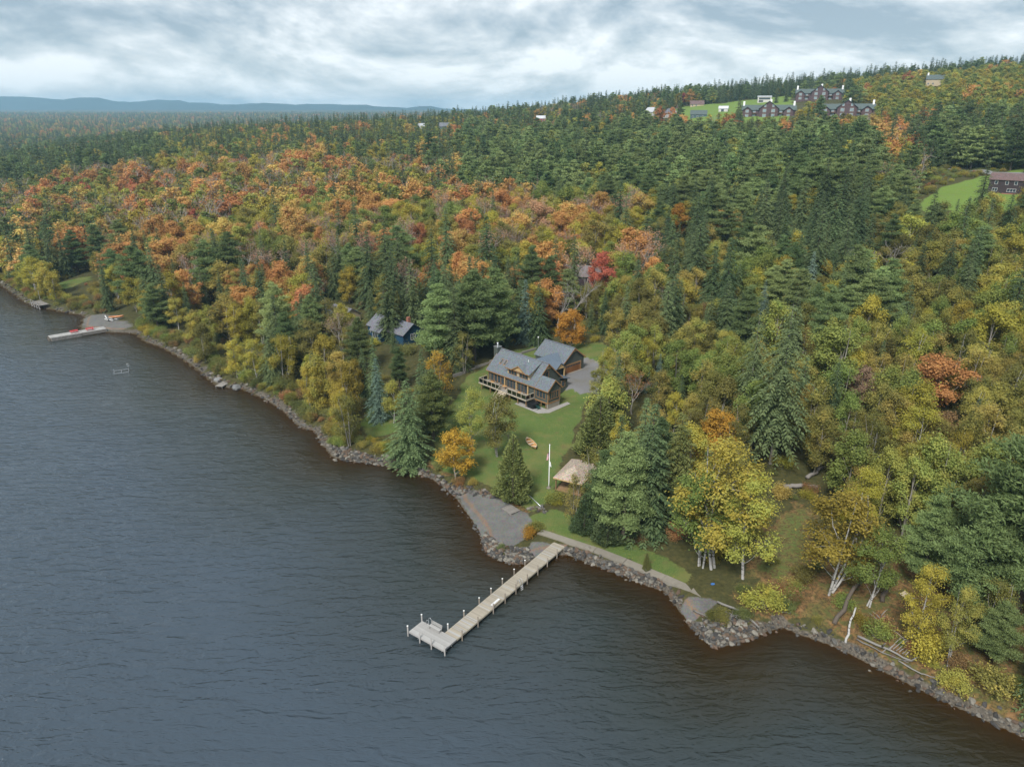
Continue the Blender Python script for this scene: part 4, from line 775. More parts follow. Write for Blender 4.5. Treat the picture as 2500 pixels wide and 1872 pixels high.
def scatter():
    r = np.random.default_rng(99); out = []
    for (x0, x1, y0, y1, st) in [(-330, 420, 50, 200, 4.6), (-330, 420, 200, 420, 5.6), (-640, 760, 420, 1120, 6.9), (-1150, 900, 1120, 1460, 9.0)]:
        X, Y = np.meshgrid(np.arange(x0, x1, st), np.arange(y0, y1, st)); X = X.ravel(); Y = Y.ravel()
        X = X+r.uniform(-.45, .45, len(X))*st; Y = Y+r.uniform(-.45, .45, len(Y))*st
        k = (np.abs(X) < 0.78*Y+30); X = X[k]; Y = Y[k]
        d = shore_d(X, Y); k = d > 2.6; X = X[k]; Y = Y[k]
        ok = np.ones(len(X), bool)
        for pl in CLEAR:
            pl_ = np.array(pl); bb = (X > pl_[:, 0].min()-3) & (X < pl_[:, 0].max()+3) & (Y > pl_[:, 1].min()-3) & (Y < pl_[:, 1].max()+3)
            if bb.any():
                s_ = np.zeros(len(X)); s_[bb] = sdf(X[bb], Y[bb], pl)+1.2; ok &= ~(s_ > 0)
        for hx, hy, hr in KEEP_OFF: ok &= (X-hx)**2+(Y-hy)**2 > hr*hr
        out.append(np.stack([X[ok], Y[ok]], 1))
    out.append(far_points(r))
    P = np.concatenate(out); n = len(P); kind = np.array(['?']*n)
    for pl, mixs in ZONES:
        k, w = parse(mixs); m = inside(P[:, 0], P[:, 1], pl) & (kind == '?')
        # colours come in loose patches: shift the draw with smooth noise
        kind[m] = patchy(r, P[m], k, w)
    m = (kind == '?') & (P[:, 1] > 1400); k, w = parse('S42 G18 Y14 O14 M8 K4'); kind[m] = patchy(r, P[m], k, w)
    m = kind == '?'; k, w = parse(DEFMIX); kind[m] = patchy(r, P[m], k, w)
    return P, kind, r
def far_points(r):
    """woods across the bay and on the low hills beyond the ridge"""
    st = 13.0; X, Y = np.meshgrid(np.arange(-3300, 300, st), np.arange(1460, 4300, st)); X = X.ravel()+r.uniform(-.5, .5, X.size)*st; Y = Y.ravel()+r.uniform(-.5, .5, Y.size)*st
    k = (X > -0.78*Y-30) & (X < 0.07*Y-60) & (vnoise(X/130, Y/130, 77) > 0.16); k &= (Y < 2600) | (r.random(len(X)) < 0.6); return np.stack([X[k], Y[k]], 1)
def patchy(r, P, k, w):
    n = len(P)
    if n == 0: return np.array([], dtype='<U1')
    g = np.stack([np.log(w[i])+1.6*(vnoise(P[:, 0]/14+i*17, P[:, 1]/14, 40+i)-0.5)*2-np.log(-np.log(r.random(n)))*0.75 for i in range(len(k))], 1)
    return np.array(k)[g.argmax(1)]
FP, FK, fr = scatter()
_nr = (FP[:, 0] > 8) & (FP[:, 1] < 185) & np.isin(FK, ['M', 'R', 'K', 'N']); FK[_nr] = np.where(fr.random(_nr.sum()) < 0.85, 'O', 'N')   # the woods right of the lawn are olive and yellow
_nl = (FP[:, 0] > -42) & (FP[:, 0] <= 8) & (FP[:, 1] < 200) & np.isin(FK, ['M', 'R', 'K', 'N']); FK[_nl] = 'S'
FZ = land_h(FP[:, 0], FP[:, 1]); FU = fr.random((len(FP), 3))
FH = np.array([MIXK[k][2]+(MIXK[k][3]-MIXK[k][2])*u for k, u in zip(FK, FU[:, 0])])
dist = np.hypot(FP[:, 0], FP[:, 1])
# nothing tall stands in the open sight towards the buildings
okv = np.ones(len(FP), bool)
for sx, sy, sz, hw in SIGHT:
    d0 = math.hypot(sx, sy); al = (FP[:, 0]*sx+FP[:, 1]*sy)/d0; lat = np.abs(FP[:, 0]*sy-FP[:, 1]*sx)/d0
    okv &= ~((al < d0-1.0) & (al > d0-220) & (lat < hw*al/d0+1.2) & (FZ+FH > 62+(sz-62)*al/d0))
FP, FK, FZ, FH, FU, dist = FP[okv], FK[okv], FZ[okv], FH[okv], FU[okv], dist[okv]
# the nearest trees are individuals, the rest one mass
vis = np.array([abs(x) < 0.74*y+14 for x, y in FP])
single = set(int(i) for i in np.argsort(np.where(vis, dist, 1e9))[:AUTO_N])
AUTO_NAMES = {'S': ('spruce_tree', 'spruce'), 'P': ('pine_tree', 'pine'), 'G': ('aspen_tree', 'aspen'), 'Y': ('birch_tree', 'birch'), 'O': ('birch_tree', 'birch'), 'M': ('maple_tree', 'maple'), 'R': ('maple_tree', 'maple'),
              'K': ('maple_tree', 'maple'), 'B': ('bare_tree', 'bare tree'), 'N': ('maple_tree', 'maple'), 'C': ('cedar_tree', 'cedar')}
AUTO_LOOK = {'S': 'dark green spruce', 'P': 'bushy green pine', 'G': 'yellow-green aspen', 'Y': 'yellow birch', 'O': 'olive-yellow birch', 'M': 'orange maple', 'R': 'red maple', 'K': 'faded pink half-bare maple',
             'B': 'leafless grey tree', 'N': 'rusty brown maple', 'C': 'olive green cedar'}
LANDMARK = [(9.5, 150, 'lake house'), (12, 166, 'garage'), (11.3, 110.3, 'pavilion'), (-33, 184, 'blue cottage'), (48, 105.7, 'thick fallen log'), (-70.9, 163.4, 'small plank landing'), (-69, 168, 'shore stairs'), (45, 70, 'long driftwood trunk'), (17, 88.5, 'seawall')]
for h_ in HEROES:
    for key, nm in (('huge old spruce with', 'huge old spruce'), ('big bright yellow-green aspen', 'big yellow-green aspen'), ('wide orange-brown maple', 'wide orange-brown maple'), ('large pale green pine', 'large pale pine'), ('golden maple crown', 'golden maple'), ('bushy dark spruce', 'waterside dark spruce'),
                    ('blue-green spruce with a pale', 'blue-green spruce'), ('broad olive cedar', 'broad cedar by the lawn'), ('narrow yellow-green', 'narrow green aspen'), ('curved white trunk beside', 'curved white birch'), ('bright red maple', 'bright red maple'), ('middle big white', 'big white pines'), ('small faded salmon', 'small salmon maple')):
        if h_[7].startswith(key): LANDMARK.append((h_[3], h_[4], nm))
taken = {}
ORD = ['', 'second ', 'third ', 'fourth ', 'fifth ', 'sixth ', 'seventh ', 'eighth ', 'ninth ', 'tenth ']
def place_label(look, x, y, h):
    lm = min(LANDMARK, key=lambda q: (q[0]-x)**2+(q[1]-y)**2); dx, dy = x-lm[0], y-lm[1]
    rel = ('uphill behind' if dy > 0 else 'downhill in front of') if abs(dy) > 1.3*abs(dx) else ('to the right of' if dx > 0 else 'to the left of')
    size = 'tall ' if h > 15.5 else ('short ' if h < 10.8 else '')
    key = size+look+' '+rel+' the '+lm[2]; n = taken.get(key, 0); taken[key] = n+1
    return (ORD[min(n, 9)]+'nearest ' if n else '')+key
for i in sorted(single, key=lambda i: dist[i]):
    k = FK[i]; kind, col, a, b = MIXK[k]; x, y = FP[i]
    if k == 'O' and FU[i, 1] < 0.35: kind = 'birch'
    if k == 'O' and FU[i, 1] > 0.8: kind = 'thin'
    if k == 'Y' and FU[i, 1] < 0.55: kind = 'birch'
    lab = place_label(AUTO_LOOK[k], x, y, FH[i])
    tree(AUTO_NAMES[k][0], kind, col, x, y, FH[i], 0.85+0.35*FU[i, 2], None, lab, AUTO_NAMES[k][1], AUTO_NAMES[k][1]+'s in the lakeside woods', z=FZ[i]-0.1)
for nm_, kd_, co_, hx, hy, hh, hw, lb_, vv_, sh_ in HEROES:
    tree(nm_, kd_, co_, hx, hy, hh, hw, None, lb_, nm_.replace('_tree', '') if nm_ != 'bare_tree' else 'bare tree', nm_.split('_')[0]+'s round the lake house' if math.hypot(hx, hy) < 260 else nm_.split('_')[0]+'s on the slopes', v=vv_)
rest = np.array([i for i in range(len(FP)) if i not in single])
proto_col = bpy.data.collections.new("forest_kinds")
proto_names = []
def proto_obj(kind, color, far, j):
    src = (PROTO_FAR if far and kind in PROTO_FAR else PROTO)[kind]; tm, cm, H0, bk = src[j % len(src)]
    key = f"kind_{kind}_{color}_{int(far)}_{j % len(src)}"
    if key in proto_names: return proto_names.index(key), H0
    nv = len(tm.vertices); nc = len(cm.vertices); co = np.empty((nv+nc)*3, np.float32); a = np.empty(nv*3, np.float32); b = np.empty(nc*3, np.float32)
    tm.vertices.foreach_get("co", a); cm.vertices.foreach_get("co", b); co = np.concatenate([a, b])
    ft = np.empty(len(tm.loops), np.int32); tm.loops.foreach_get("vertex_index", ft); fc = np.empty(len(cm.loops), np.int32); cm.loops.foreach_get("vertex_index", fc)
    F = np.concatenate([ft.reshape(-1, 4), fc.reshape(-1, 4)+nv]); mi = np.r_[np.zeros(len(ft)//4, int), np.ones(len(fc)//4, int)]
    me = np_mesh(key, co.reshape(-1, 3), [F], [BARK[bk], LEAF[color]], mi)
    o = bpy.data.objects.new(key, me); proto_col.objects.link(o); proto_names.append(key)
    return len(proto_names)-1, H0
def mass(name, P, Z, items, label, parent=None):
    """items: (kind, color, height, wide, far, j) per point"""
    idx = []; scl = []
    for it in items:
        i, H0 = proto_obj(it[0], it[1], it[4], it[5]); idx.append(i); s = it[2]/H0; scl.append((s*it[3], s*it[3], s))
    return P, Z, np.array(idx), np.array(scl)
def gn_scatter(name, P, Z, idx, scl, rot, label):
    # instance on points picks children of the collection in name order
    order = np.argsort(np.argsort(proto_names)); idx = order[idx]
    me = bpy.data.meshes.new(name); me.vertices.add(len(P)); me.vertices.foreach_set("co", np.c_[P, Z].astype(np.float32).ravel()); me.update()
    for nm, ty, arr in (("pick", 'INT', idx.astype(np.int32)), ("turn", 'FLOAT', rot.astype(np.float32))):
        at = me.attributes.new(nm, ty, 'POINT'); at.data.foreach_set("value", arr)
    at = me.attributes.new("size", 'FLOAT_VECTOR', 'POINT'); at.data.foreach_set("vector", scl.astype(np.float32).ravel())
    o = mesh_obj(name, me)
    ng = bpy.data.node_groups.new(name, 'GeometryNodeTree'); ng.interface.new_socket("Geometry", in_out='INPUT', socket_type='NodeSocketGeometry'); ng.interface.new_socket("Geometry", in_out='OUTPUT', socket_type='NodeSocketGeometry')
    N = ng.nodes; L = ng.links; gi = N.new('NodeGroupInput'); go = N.new('NodeGroupOutput'); iop = N.new('GeometryNodeInstanceOnPoints'); ci = N.new('GeometryNodeCollectionInfo')
    ci.inputs['Collection'].default_value = proto_col; ci.inputs['Separate Children'].default_value = True; ci.inputs['Reset Children'].default_value = True
    def attr(nm, ty):
        n = N.new('GeometryNodeInputNamedAttribute'); n.data_type = ty; n.inputs['Name'].default_value = nm; return n.outputs['Attribute']
    cx = N.new('ShaderNodeCombineXYZ'); L.new(attr("turn", 'FLOAT'), cx.inputs[2])
    L.new(gi.outputs[0], iop.inputs['Points']); L.new(ci.outputs[0], iop.inputs['Instance']); iop.inputs['Pick Instance'].default_value = True
    L.new(attr("pick", 'INT'), iop.inputs['Instance Index']); L.new(cx.outputs[0], iop.inputs['Rotation']); L.new(attr("size", 'FLOAT_VECTOR'), iop.inputs['Scale'])
    L.new(iop.outputs[0], go.inputs[0]); md = o.modifiers.new(name, 'NODES'); md.node_group = ng
    return tag(o, label, "forest", kind="stuff")
items = []
for i in rest:
    k = FK[i]; kind, col, a, b = MIXK[k]; far = dist[i] > 330
    if k == 'O' and not far and FU[i, 1] < 0.4: kind = 'birch'
    if kind == 'bare': kind = 'halfbare' if far else 'bare'
    if far and kind not in PROTO_FAR: kind = 'maple' if kind != 'cedar' else 'spruce'
    if k == 'P' and FU[i, 2] > 0.4: col = 'palepine'
    wd = 0.8+0.5*FU[i, 2]+(0.22 if dist[i] > 200 and kind in ('maple', 'aspen', 'pine') else 0)
    items.append((kind, col, FH[i]*(0.8+0.4*FU[i, 1]), wd, far, int(FU[i, 1]*4)))
Pm, Zm, im, sm = mass("forest", FP[rest], FZ[rest]-0.2, items, "")
forest_args = (Pm, Zm, im, sm, FU[rest, 1]*50)
# ================================================================= buildings
def shingle_mat(name, c0, c1, row=0.16, bump=0.25):
    m = new_mat(name); t = NT(m); p = t.objco()
    n = t.noise(p, 9.0, 4, 0.7); n2 = t.noise(p, 0.7, 4, 0.55); br = t.nd('ShaderNodeTexBrick'); t.put(br.inputs['Vector'], t.mapping(p, (1, 1, 1.0)))
    br.inputs['Scale'].default_value = 2.6; br.inputs['Mortar Size'].default_value = 0.01; br.inputs['Color1'].default_value = (0.75, 0.75, 0.75, 1); br.inputs['Color2'].default_value = (1.12, 1.12, 1.12, 1); br.inputs['Mortar'].default_value = (0.55, 0.55, 0.55, 1)
    vor = t.nd('ShaderNodeTexVoronoi'); vor.inputs['Scale'].default_value = 5.0; t.put(vor.inputs['Vector'], t.mapping(p, (1, 1, 2.2)))
    c = t.mix(n, c0, c1); c = t.mix(0.55, c, vor.outputs['Color'], 'OVERLAY'); bw = t.nd('ShaderNodeHueSaturation'); bw.inputs['Saturation'].default_value = 0.55; t.put(bw.inputs['Color'], c)
    c = t.mix(t.math('MULTIPLY', n2, 0.55), bw.outputs[0], c0)
    t.surf(c, 0.88, 0.2, 0, t.bump(n, bump, 0.03)); return m
def siding_mat(name, col, pitch=0.18):
    m = new_mat(name); t = NT(m); p = t.objco(); w = t.nd('ShaderNodeTexWave', wave_type='BANDS', bands_direction='Z', wave_profile='SAW'); w.inputs['Scale'].default_value = 0.314/pitch; t.put(w.inputs['Vector'], p)
    n = t.noise(t.mapping(p, (1, 1, 4)), 2.0, 5, 0.6); c = t.mix(n, tuple(a*0.78 for a in col), tuple(min(1, a*1.22) for a in col))
    t.surf(c, 0.75, 0.25, 0, t.bump(w.outputs['Fac'], 0.5, 0.03)); return m
def wood_mat(name, c0, c1, grain=(1, 1, 1), rough=0.8):
    m = new_mat(name); t = NT(m); p = t.objco(); oi = t.nd('ShaderNodeObjectInfo').outputs['Random']
    n = t.noise(t.mapping(p, grain), 3.0, 6, 0.65, 0.4); n2 = t.noise(t.mapping(p, (1, 1, 1)), 0.9, 3); c = t.mix(t.math('ADD', t.math('MULTIPLY', n, 0.7), t.math('MULTIPLY_ADD', t.math('SUBTRACT', oi, 0.5), 0.5, 0.1), clamp=True), c0, c1)
    c = t.mix(t.math('MULTIPLY', n2, 0.35), c, tuple(a*0.6 for a in c0)); t.surf(c, rough, 0.25, 0, t.bump(n, 0.3, 0.01)); return m
def glass_mat(name, col=(0.02, 0.028, 0.032), rough=0.04):
    m = new_mat(name); t = NT(m); p = t.objco(); c = t.mix(t.noise(p, 0.9, 2), col, tuple(a*2.6 for a in col)); t.surf(c, rough, 0.6); return m
def clear_glass():
    m = new_mat("clear_glass"); t = NT(m); g = t.nd('ShaderNodeBsdfGlossy'); g.inputs['Roughness'].default_value = 0.03; tr = t.nd('ShaderNodeBsdfTransparent'); tr.inputs[0].default_value = (0.78, 0.86, 0.84, 1)
    fr = t.nd('ShaderNodeFresnel'); fr.inputs[0].default_value = 1.5; mx = t.nd('ShaderNodeMixShader'); t.put(mx.inputs[0], t.math('ADD', fr.outputs[0], 0.12, clamp=True)); t.L.new(tr.outputs[0], mx.inputs[1]); t.L.new(g.outputs[0], mx.inputs[2])
    o = t.nd('ShaderNodeOutputMaterial'); t.L.new(mx.outputs[0], o.inputs[0]); return m
M = {
 'slate': shingle_mat("roof_shingles_blue_grey", (0.070, 0.090, 0.106), (0.135, 0.165, 0.19)),
 'slate2': shingle_mat("roof_shingles_grey", (0.09, 0.095, 0.118), (0.16, 0.165, 0.19)),
 'cedarshake': shingle_mat("cedar_shakes", (0.24, 0.165, 0.095), (0.42, 0.31, 0.20), bump=0.5),
 'redroof': shingle_mat("roof_shingles_red_brown", (0.105, 0.052, 0.047), (0.16, 0.08, 0.07)),
 'greenroof': shingle_mat("roof_shingles_green", (0.05, 0.078, 0.072), (0.09, 0.125, 0.115)),
 'brownroof': shingle_mat("roof_shingles_brown", (0.115, 0.088, 0.082), (0.18, 0.14, 0.13)),
 'whiteroof': plain("white_metal_roof", (0.42, 0.43, 0.45), 0.5), 
 'siding': siding_mat("siding_grey_green", (0.070, 0.080, 0.068)), 'tan': siding_mat("siding_tan", (0.40, 0.32, 0.21)), 'blue': siding_mat("siding_blue", (0.018, 0.060, 0.105)),
 'brown': siding_mat("siding_dark_brown", (0.045, 0.033, 0.036)), 'lodge': siding_mat("siding_brown_plum", (0.090, 0.056, 0.058)), 'white': siding_mat("siding_white", (0.50, 0.485, 0.46)), 'red': siding_mat("siding_red", (0.30, 0.05, 0.045)), 'teal': siding_mat("siding_teal", (0.07, 0.11, 0.12)),
 'trim': wood_mat("cedar_trim", (0.20, 0.105, 0.045), (0.36, 0.21, 0.095)), 'gold': wood_mat("pine_gable_boards", (0.44, 0.29, 0.13), (0.62, 0.44, 0.22)), 'door': wood_mat("garage_door_cedar", (0.15, 0.062, 0.022), (0.28, 0.125, 0.045), (6, 6, 1)),
 'deck': wood_mat("deck_boards_grey", (0.20, 0.185, 0.16), (0.38, 0.35, 0.31), (1, 8, 1)), 'rail': wood_mat("rail_wood", (0.33, 0.28, 0.20), (0.52, 0.46, 0.36)), 'post': wood_mat("post_wood", (0.17, 0.10, 0.05), (0.30, 0.19, 0.10)),
 'weather': wood_mat("weathered_timber", (0.15, 0.135, 0.12), (0.31, 0.285, 0.255)), 'wtrim': plain("white_trim", (0.55, 0.55, 0.54), 0.5, var=0.06, bump=0.05),
 'glass': glass_mat("window_glass"), 'palepane': glass_mat("window_glass_bright", (0.10, 0.14, 0.16), 0.08), 'clear': clear_glass(),
 'metalroof': plain("standing_seam_metal", (0.15, 0.185, 0.225), 0.38, 0.5, 0.55, var=0.10, bump=0.02), 'steel': plain("galvanised_steel", (0.55, 0.56, 0.57), 0.35, 0.5, 0.8, var=0.12), 'concrete': plain("concrete", (0.20, 0.18, 0.145), 0.9, var=0.22, scale=1.6, bump=0.3),
 'stone': plain("shore_stone", (0.085, 0.08, 0.072), 0.9, var=0.45, scale=2.2, bump=0.6), 'paleboulder': plain("pale_boulder", (0.19, 0.19, 0.185), 0.9, var=0.35, scale=1.5, bump=0.5), 'paver': plain("patio_pavers", (0.25, 0.235, 0.215), 0.9, var=0.25, scale=4, bump=0.3),
 'black': plain("black_vinyl", (0.012, 0.013, 0.015), 0.45, var=0.2), 'greenplastic': plain("green_plastic", (0.018, 0.075, 0.065), 0.5, var=0.15, bump=0.02), 'redpaint': plain("red_paint", (0.52, 0.022, 0.028), 0.5, var=0.1), 'whitepaint': plain("white_paint", (0.78, 0.78, 0.77), 0.45, var=0.05, bump=0.03),
 'beige': plain("sling_fabric", (0.36, 0.32, 0.27), 0.8, var=0.1), 'orangetarp': plain("orange_plastic", (0.58, 0.17, 0.02), 0.5, var=0.12), 'drift': wood_mat("driftwood", (0.13, 0.12, 0.105), (0.29, 0.275, 0.255), (1, 1, 6)), 'brick': plain("chimney_brick", (0.28, 0.12, 0.08), 0.9, var=0.3, scale=6),
 'varnish': wood_mat("varnished_cedar", (0.34, 0.17, 0.06), (0.58, 0.34, 0.14), (1, 6, 6), 0.35), 'palewood': wood_mat("pale_plank", (0.52, 0.42, 0.30), (0.72, 0.62, 0.48), (1, 6, 1)), 'bluepaint': plain("blue_tarp", (0.05, 0.16, 0.42), 0.5), 'logbark': BARK['grey'], 'darkbark': BARK['brown'], 'birchbark': BARK['birch'],
}
def window(parent, p, ax, w, h, n=1, frame=None, glass=None, t=0.09, zmid=None, name="window"):
    """framed window: p lower start corner on the wall face, ax 'x' 'X' 'y' 'Y' = run direction letter, upper case faces the other way"""
    frame = frame or M['trim']; glass = glass or M['glass']; run = Vector((1, 0, 0)) if ax in 'xX' else Vector((0, 1, 0))
    out = {'x': Vector((0, -1, 0)), 'X': Vector((0, 1, 0)), 'y': Vector((1, 0, 0)), 'Y': Vector((-1, 0, 0))}[ax]; p = Vector(p)
    def bx(mb, a0, a1, z0, z1, d0, d1):
        q = [p+run*a+out*d+Vector((0, 0, z)) for a in (a0, a1) for d in (d0, d1) for z in (z0, z1)]
        xs = [v.x for v in q]; ys = [v.y for v in q]; zs = [v.z for v in q]; mb.box(min(xs), max(xs), min(ys), max(ys), min(zs), max(zs))
    fr = MB(); bx(fr, -t, w+t, -t, 0, 0.004, 0.085); bx(fr, -t, w+t, h, h+t, 0.004, 0.085)
    for k in range(n+1):
        c = w*k/n; a0, a1 = (c-t, c) if k == 0 else ((c, c+t) if k == n else (c-t*0.45, c+t*0.45)); bx(fr, a0, a1, 0.0, h, 0.004, 0.085)
    if zmid: bx(fr, 0, w, zmid-0.03, zmid+0.03, 0.006, 0.08)
    f = fr.build(name, frame, parent)
    for k in range(n):
        a0 = w*k/n+(0 if k == 0 else t*0.45); a1 = w*(k+1)/n-(0 if k == n-1 else t*0.45); g = MB(); bx(g, a0, a1, 0, h, 0.006, 0.03); g.build("pane", glass, f)
    return f
def gable_shell(parent, u0, u1, v0, v1, z0, ze, zr, vr, wall, name="wall"):
    """closed gabled block: ridge along u at v = vr"""
    MB().prism([(v0, z0), (v1, z0), (v1, ze), (vr, zr), (v0, ze)], 'x', u0, u1).build(name, wall, parent)
def slab(parent, pts, th, mat, name="roof"):
    """roof slab: four corner points of its top face, thickness straight down"""
    p = [Vector(q) for q in pts]; d = Vector((0, 0, -th)); n = len(p)
    return MB().add(p+[q+d for q in p], [tuple(range(n)), tuple(reversed(range(n, 2*n)))]+[(i, (i+1) % n, n+(i+1) % n, n+i) for i in range(n)]).build(name, mat, parent)
HB = 3.05
house = tag(empty("lake_house", (-5.98, 154.73, HB), R(-46.6)), "grey-green lake house with blue-grey shingle roof, glass-railed deck and attached garage", "house")
def build_house():
    h = house; Z = lambda z: z-HB
    # --- main block
    fl, ze, zr = Z(4.75), Z(7.3), Z(11.55)
    s_ = 4.25/4.5
    MB().box(0.6, 15.2, 1.4, 8.4, 0.0, fl-0.02).build("basement_wall", M['concrete'], h)
    MB().prism([(0.5, fl), (8.5, fl), (8.5, ze+0.5*s_-0.24), (4.5, zr-0.24), (0.5, ze+0.5*s_-0.24)], 'x', 0.4, 15.3).build("wall", M['siding'], h)
    slab(h, [(0, 0, ze), (15.7, 0, ze), (15.7, 4.5, zr), (0, 4.5, zr)], 0.2, M['slate'])
    slab(h, [(0, 4.5, zr-0.003), (15.7, 4.5, zr-0.003), (15.7, 9, ze), (0, 9, ze)], 0.2, M['slate'])
    MB().bar((0, 4.5, zr+0.03), (15.7, 4.5, zr+0.03), 0.34, 0.07).build("ridge_cap", M['slate2'], h)
    for u in (-0.03, 15.73):
        for va, vb in ((-0.02, 4.5), (9.02, 4.5)):
            MB().bar((u, va, ze-0.13), (u, vb, zr-0.13), 0.05, 0.26).build("rake_board", M['trim'], h)
    MB().box(0, 15.7, -0.05, -0.003, ze-0.24, ze-0.02).build("fascia", M['trim'], h)
    MB().prism([(3.3, Z(10.15)), (5.7, Z(10.15)), (4.5, Z(11.28))], 'x', 15.305, 15.36).build("gable_panel", M['gold'], h)
    window(h, (15.3, 3.9, Z(8.3)), 'y', 0.9, 1.35, 1)
    window(h, (15.3, 5.9, Z(5.3)), 'y', 1.1, 1.2, 1)
    for u in (0.32, 15.25): MB().box(u, u+0.14, 0.40, 0.54, fl, ze-0.02).build("corner_board", M['trim'], h)
    # front openings
    for u0, n in ((1.2, 1), (2.35, 1), (3.5, 1), (4.65, 1)): window(h, (u0, 0.5, fl+0.25), 'x', 0.95, 1.95, n)
    for u0 in (6.6, 10.15): window(h, (u0, 0.5, fl+0.08), 'x', 2.9, 2.25, 3, zmid=None, name="patio_door")
    for u in (6.0, 9.75, 13.45): MB().box(u, u+0.2, 0.12, 0.32, fl, ze-0.05).build("porch_post", M['gold'], h)
    # skylights
    for u in (2.5, 3.75):
        a = Vector((u, 1.75, ze+1.75*s_+0.06)); b = Vector((u+0.7, 1.75, ze+1.75*s_+0.06)); c = Vector((u+0.7, 2.75, ze+2.75*s_+0.06)); d = Vector((u, 2.75, ze+2.75*s_+0.06))
        f = slab(h, [a, b, c, d], 0.10, M['trim'], "skylight"); e = 0.09
        slab(f, [a+Vector((e, e, e*s_+0.02)), b+Vector((-e, e, e*s_+0.02)), c+Vector((-e, -e, -e*s_+0.02)), d+Vector((e, -e, -e*s_+0.02))], 0.03, M['glass'], "pane")
    # --- shed dormer with a small pediment
    MB().box(6.45, 13.45, 0.75, 3.6, Z(7.45), Z(9.42)).build("dormer_wall", M['tan'], h)
    MB().prism([(0.76, Z(9.4)), (3.9, Z(9.4)), (3.9, Z(10.95))], 'x', 6.46, 13.44).build("dormer_cheek", M['tan'], h)
    slab(h, [(6.1, 0.3, Z(9.42)), (13.8, 0.3, Z(9.42)), (13.8, 4.52, Z(11.60)), (6.1, 4.52, Z(11.60))], 0.14, M['slate'], "dormer_roof")
    MB().box(6.1, 13.8, 0.25, 0.297, Z(9.20), Z(9.40)).build("dormer_fascia", M['trim'], h)
    window(h, (6.95, 0.75, Z(8.05)), 'x', 2.5, 1.05, 3); window(h, (10.4, 0.75, Z(8.05)), 'x', 2.6, 1.05, 3)
    MB().prism([(8.6, Z(9.46)), (12.4, Z(9.46)), (10.5, Z(10.5))], 'y', 0.32, 1.2).build("pediment", M['gold'], h)
    slab(h, [(8.1, 0.1, Z(9.36)), (8.1, 1.2, Z(9.36)), (10.5, 3.2, Z(10.72)), (10.5, 0.1, Z(10.72))], 0.12, M['slate'], "pediment_roof")
    slab(h, [(12.9, 0.1, Z(9.36)), (10.5, 0.1, Z(10.715)), (10.5, 3.2, Z(10.715)), (12.9, 1.2, Z(9.36))], 0.12, M['slate'], "pediment_roof")
    for a, b in (((8.1, 0.07, Z(9.27)), (10.5, 0.07, Z(10.63))), ((12.9, 0.07, Z(9.27)), (10.5, 0.07, Z(10.63)))): MB().bar(a, b, 0.05, 0.2).build("rake_board", M['trim'], h)
    # --- wing to the right: same front slope, lower ridge
    wr = Z(7.3+2.3*s_)
    MB().prism([(0.5, fl-0.55), (4.15, fl-0.55), (4.15, ze+0.45*s_-0.22), (2.3, wr-0.22), (0.5, ze+0.5*s_-0.22)], 'x', 15.32, 19.4).build("wing_wall", M['siding'], h)
    slab(h, [(15.73, 0, ze-0.004), (19.8, 0, ze-0.004), (19.8, 2.3, wr), (15.73, 2.3, wr)], 0.2, M['slate'], "wing_roof")
    slab(h, [(15.4, 2.3, wr-0.003), (19.8, 2.3, wr-0.003), (19.8, 4.6, ze), (15.4, 4.6, ze)], 0.2, M['slate'], "wing_roof")
    for va in (-0.02, 4.62): MB().bar((19.83, va, ze-0.13), (19.83, 2.3, wr-0.13), 0.05, 0.26).build("rake_board", M['trim'], h)
    MB().box(15.75, 19.8, -0.05, -0.005, ze-0.24, ze-0.02).build("fascia", M['trim'], h)
    MB().prism([(1.45, Z(8.72)), (3.15, Z(8.72)), (2.3, wr-0.26)], 'x', 19.405, 19.46).build("gable_panel", M['gold'], h)
    window(h, (15.95, 0.5, fl+0.45), 'x', 2.7, 1.5, 3); window(h, (19.4, 0.9, fl+0.45), 'y', 2.8, 1.5, 4)
    MB().box(15.45, 19.46, 0.43, 0.497, fl-0.55, fl-0.28).build("band_board", M['trim'], h); MB().box(19.403, 19.46, 0.5, 4.15, fl-0.55, fl-0.28).build("band_board", M['trim'], h)
    for q in ((19.33, 0.42), (19.33, 4.1)): MB().box(q[0], q[0]+0.14, q[1], q[1]+0.13, fl-0.28, ze-0.02).build("corner_board", M['trim'], h)
    MB().box(19.0, 19.42, 0.5, 4.1, -0.3, fl-0.56).build("foundation_wall", M['concrete'], h)
    for u in (15.7, 17.2, 18.6): MB().box(u, u+0.16, 0.55, 0.71, 0, fl-0.56).build("wing_post", M['post'], h)
    # --- chimney
    c = MB().box(-0.95, 0.36, 3.3, 4.6, 0.0, Z(11.9)).build("chimney", M['siding'], h)
    MB().box(-1.02, 0.43, 3.23, 4.67, Z(11.9), Z(12.05)).build("chimney_cap", M['steel'], c)
    MB().tube([(-0.3, 3.95, Z(12.05)), (-0.3, 3.95, Z(12.7))], 0.17, 12).tube([(-0.3, 3.95, Z(12.7)), (-0.3, 3.95, Z(12.9))], 0.27, 12).build("flue", M['steel'], c, smooth=True)
    MB().tube([(10.6, 3.3, Z(10.8)), (10.6, 3.3, Z(11.45))], 0.06, 8).build("vent_pipe", M['whitepaint'], h)
    # --- link with standing-seam roof, mudroom and entry porch
    MB().box(3.9, 9.3, 8.52, 15.88, 0.4, Z(7.05)).build("link_wall", M['siding'], h)
    rz_ = Z(9.25)
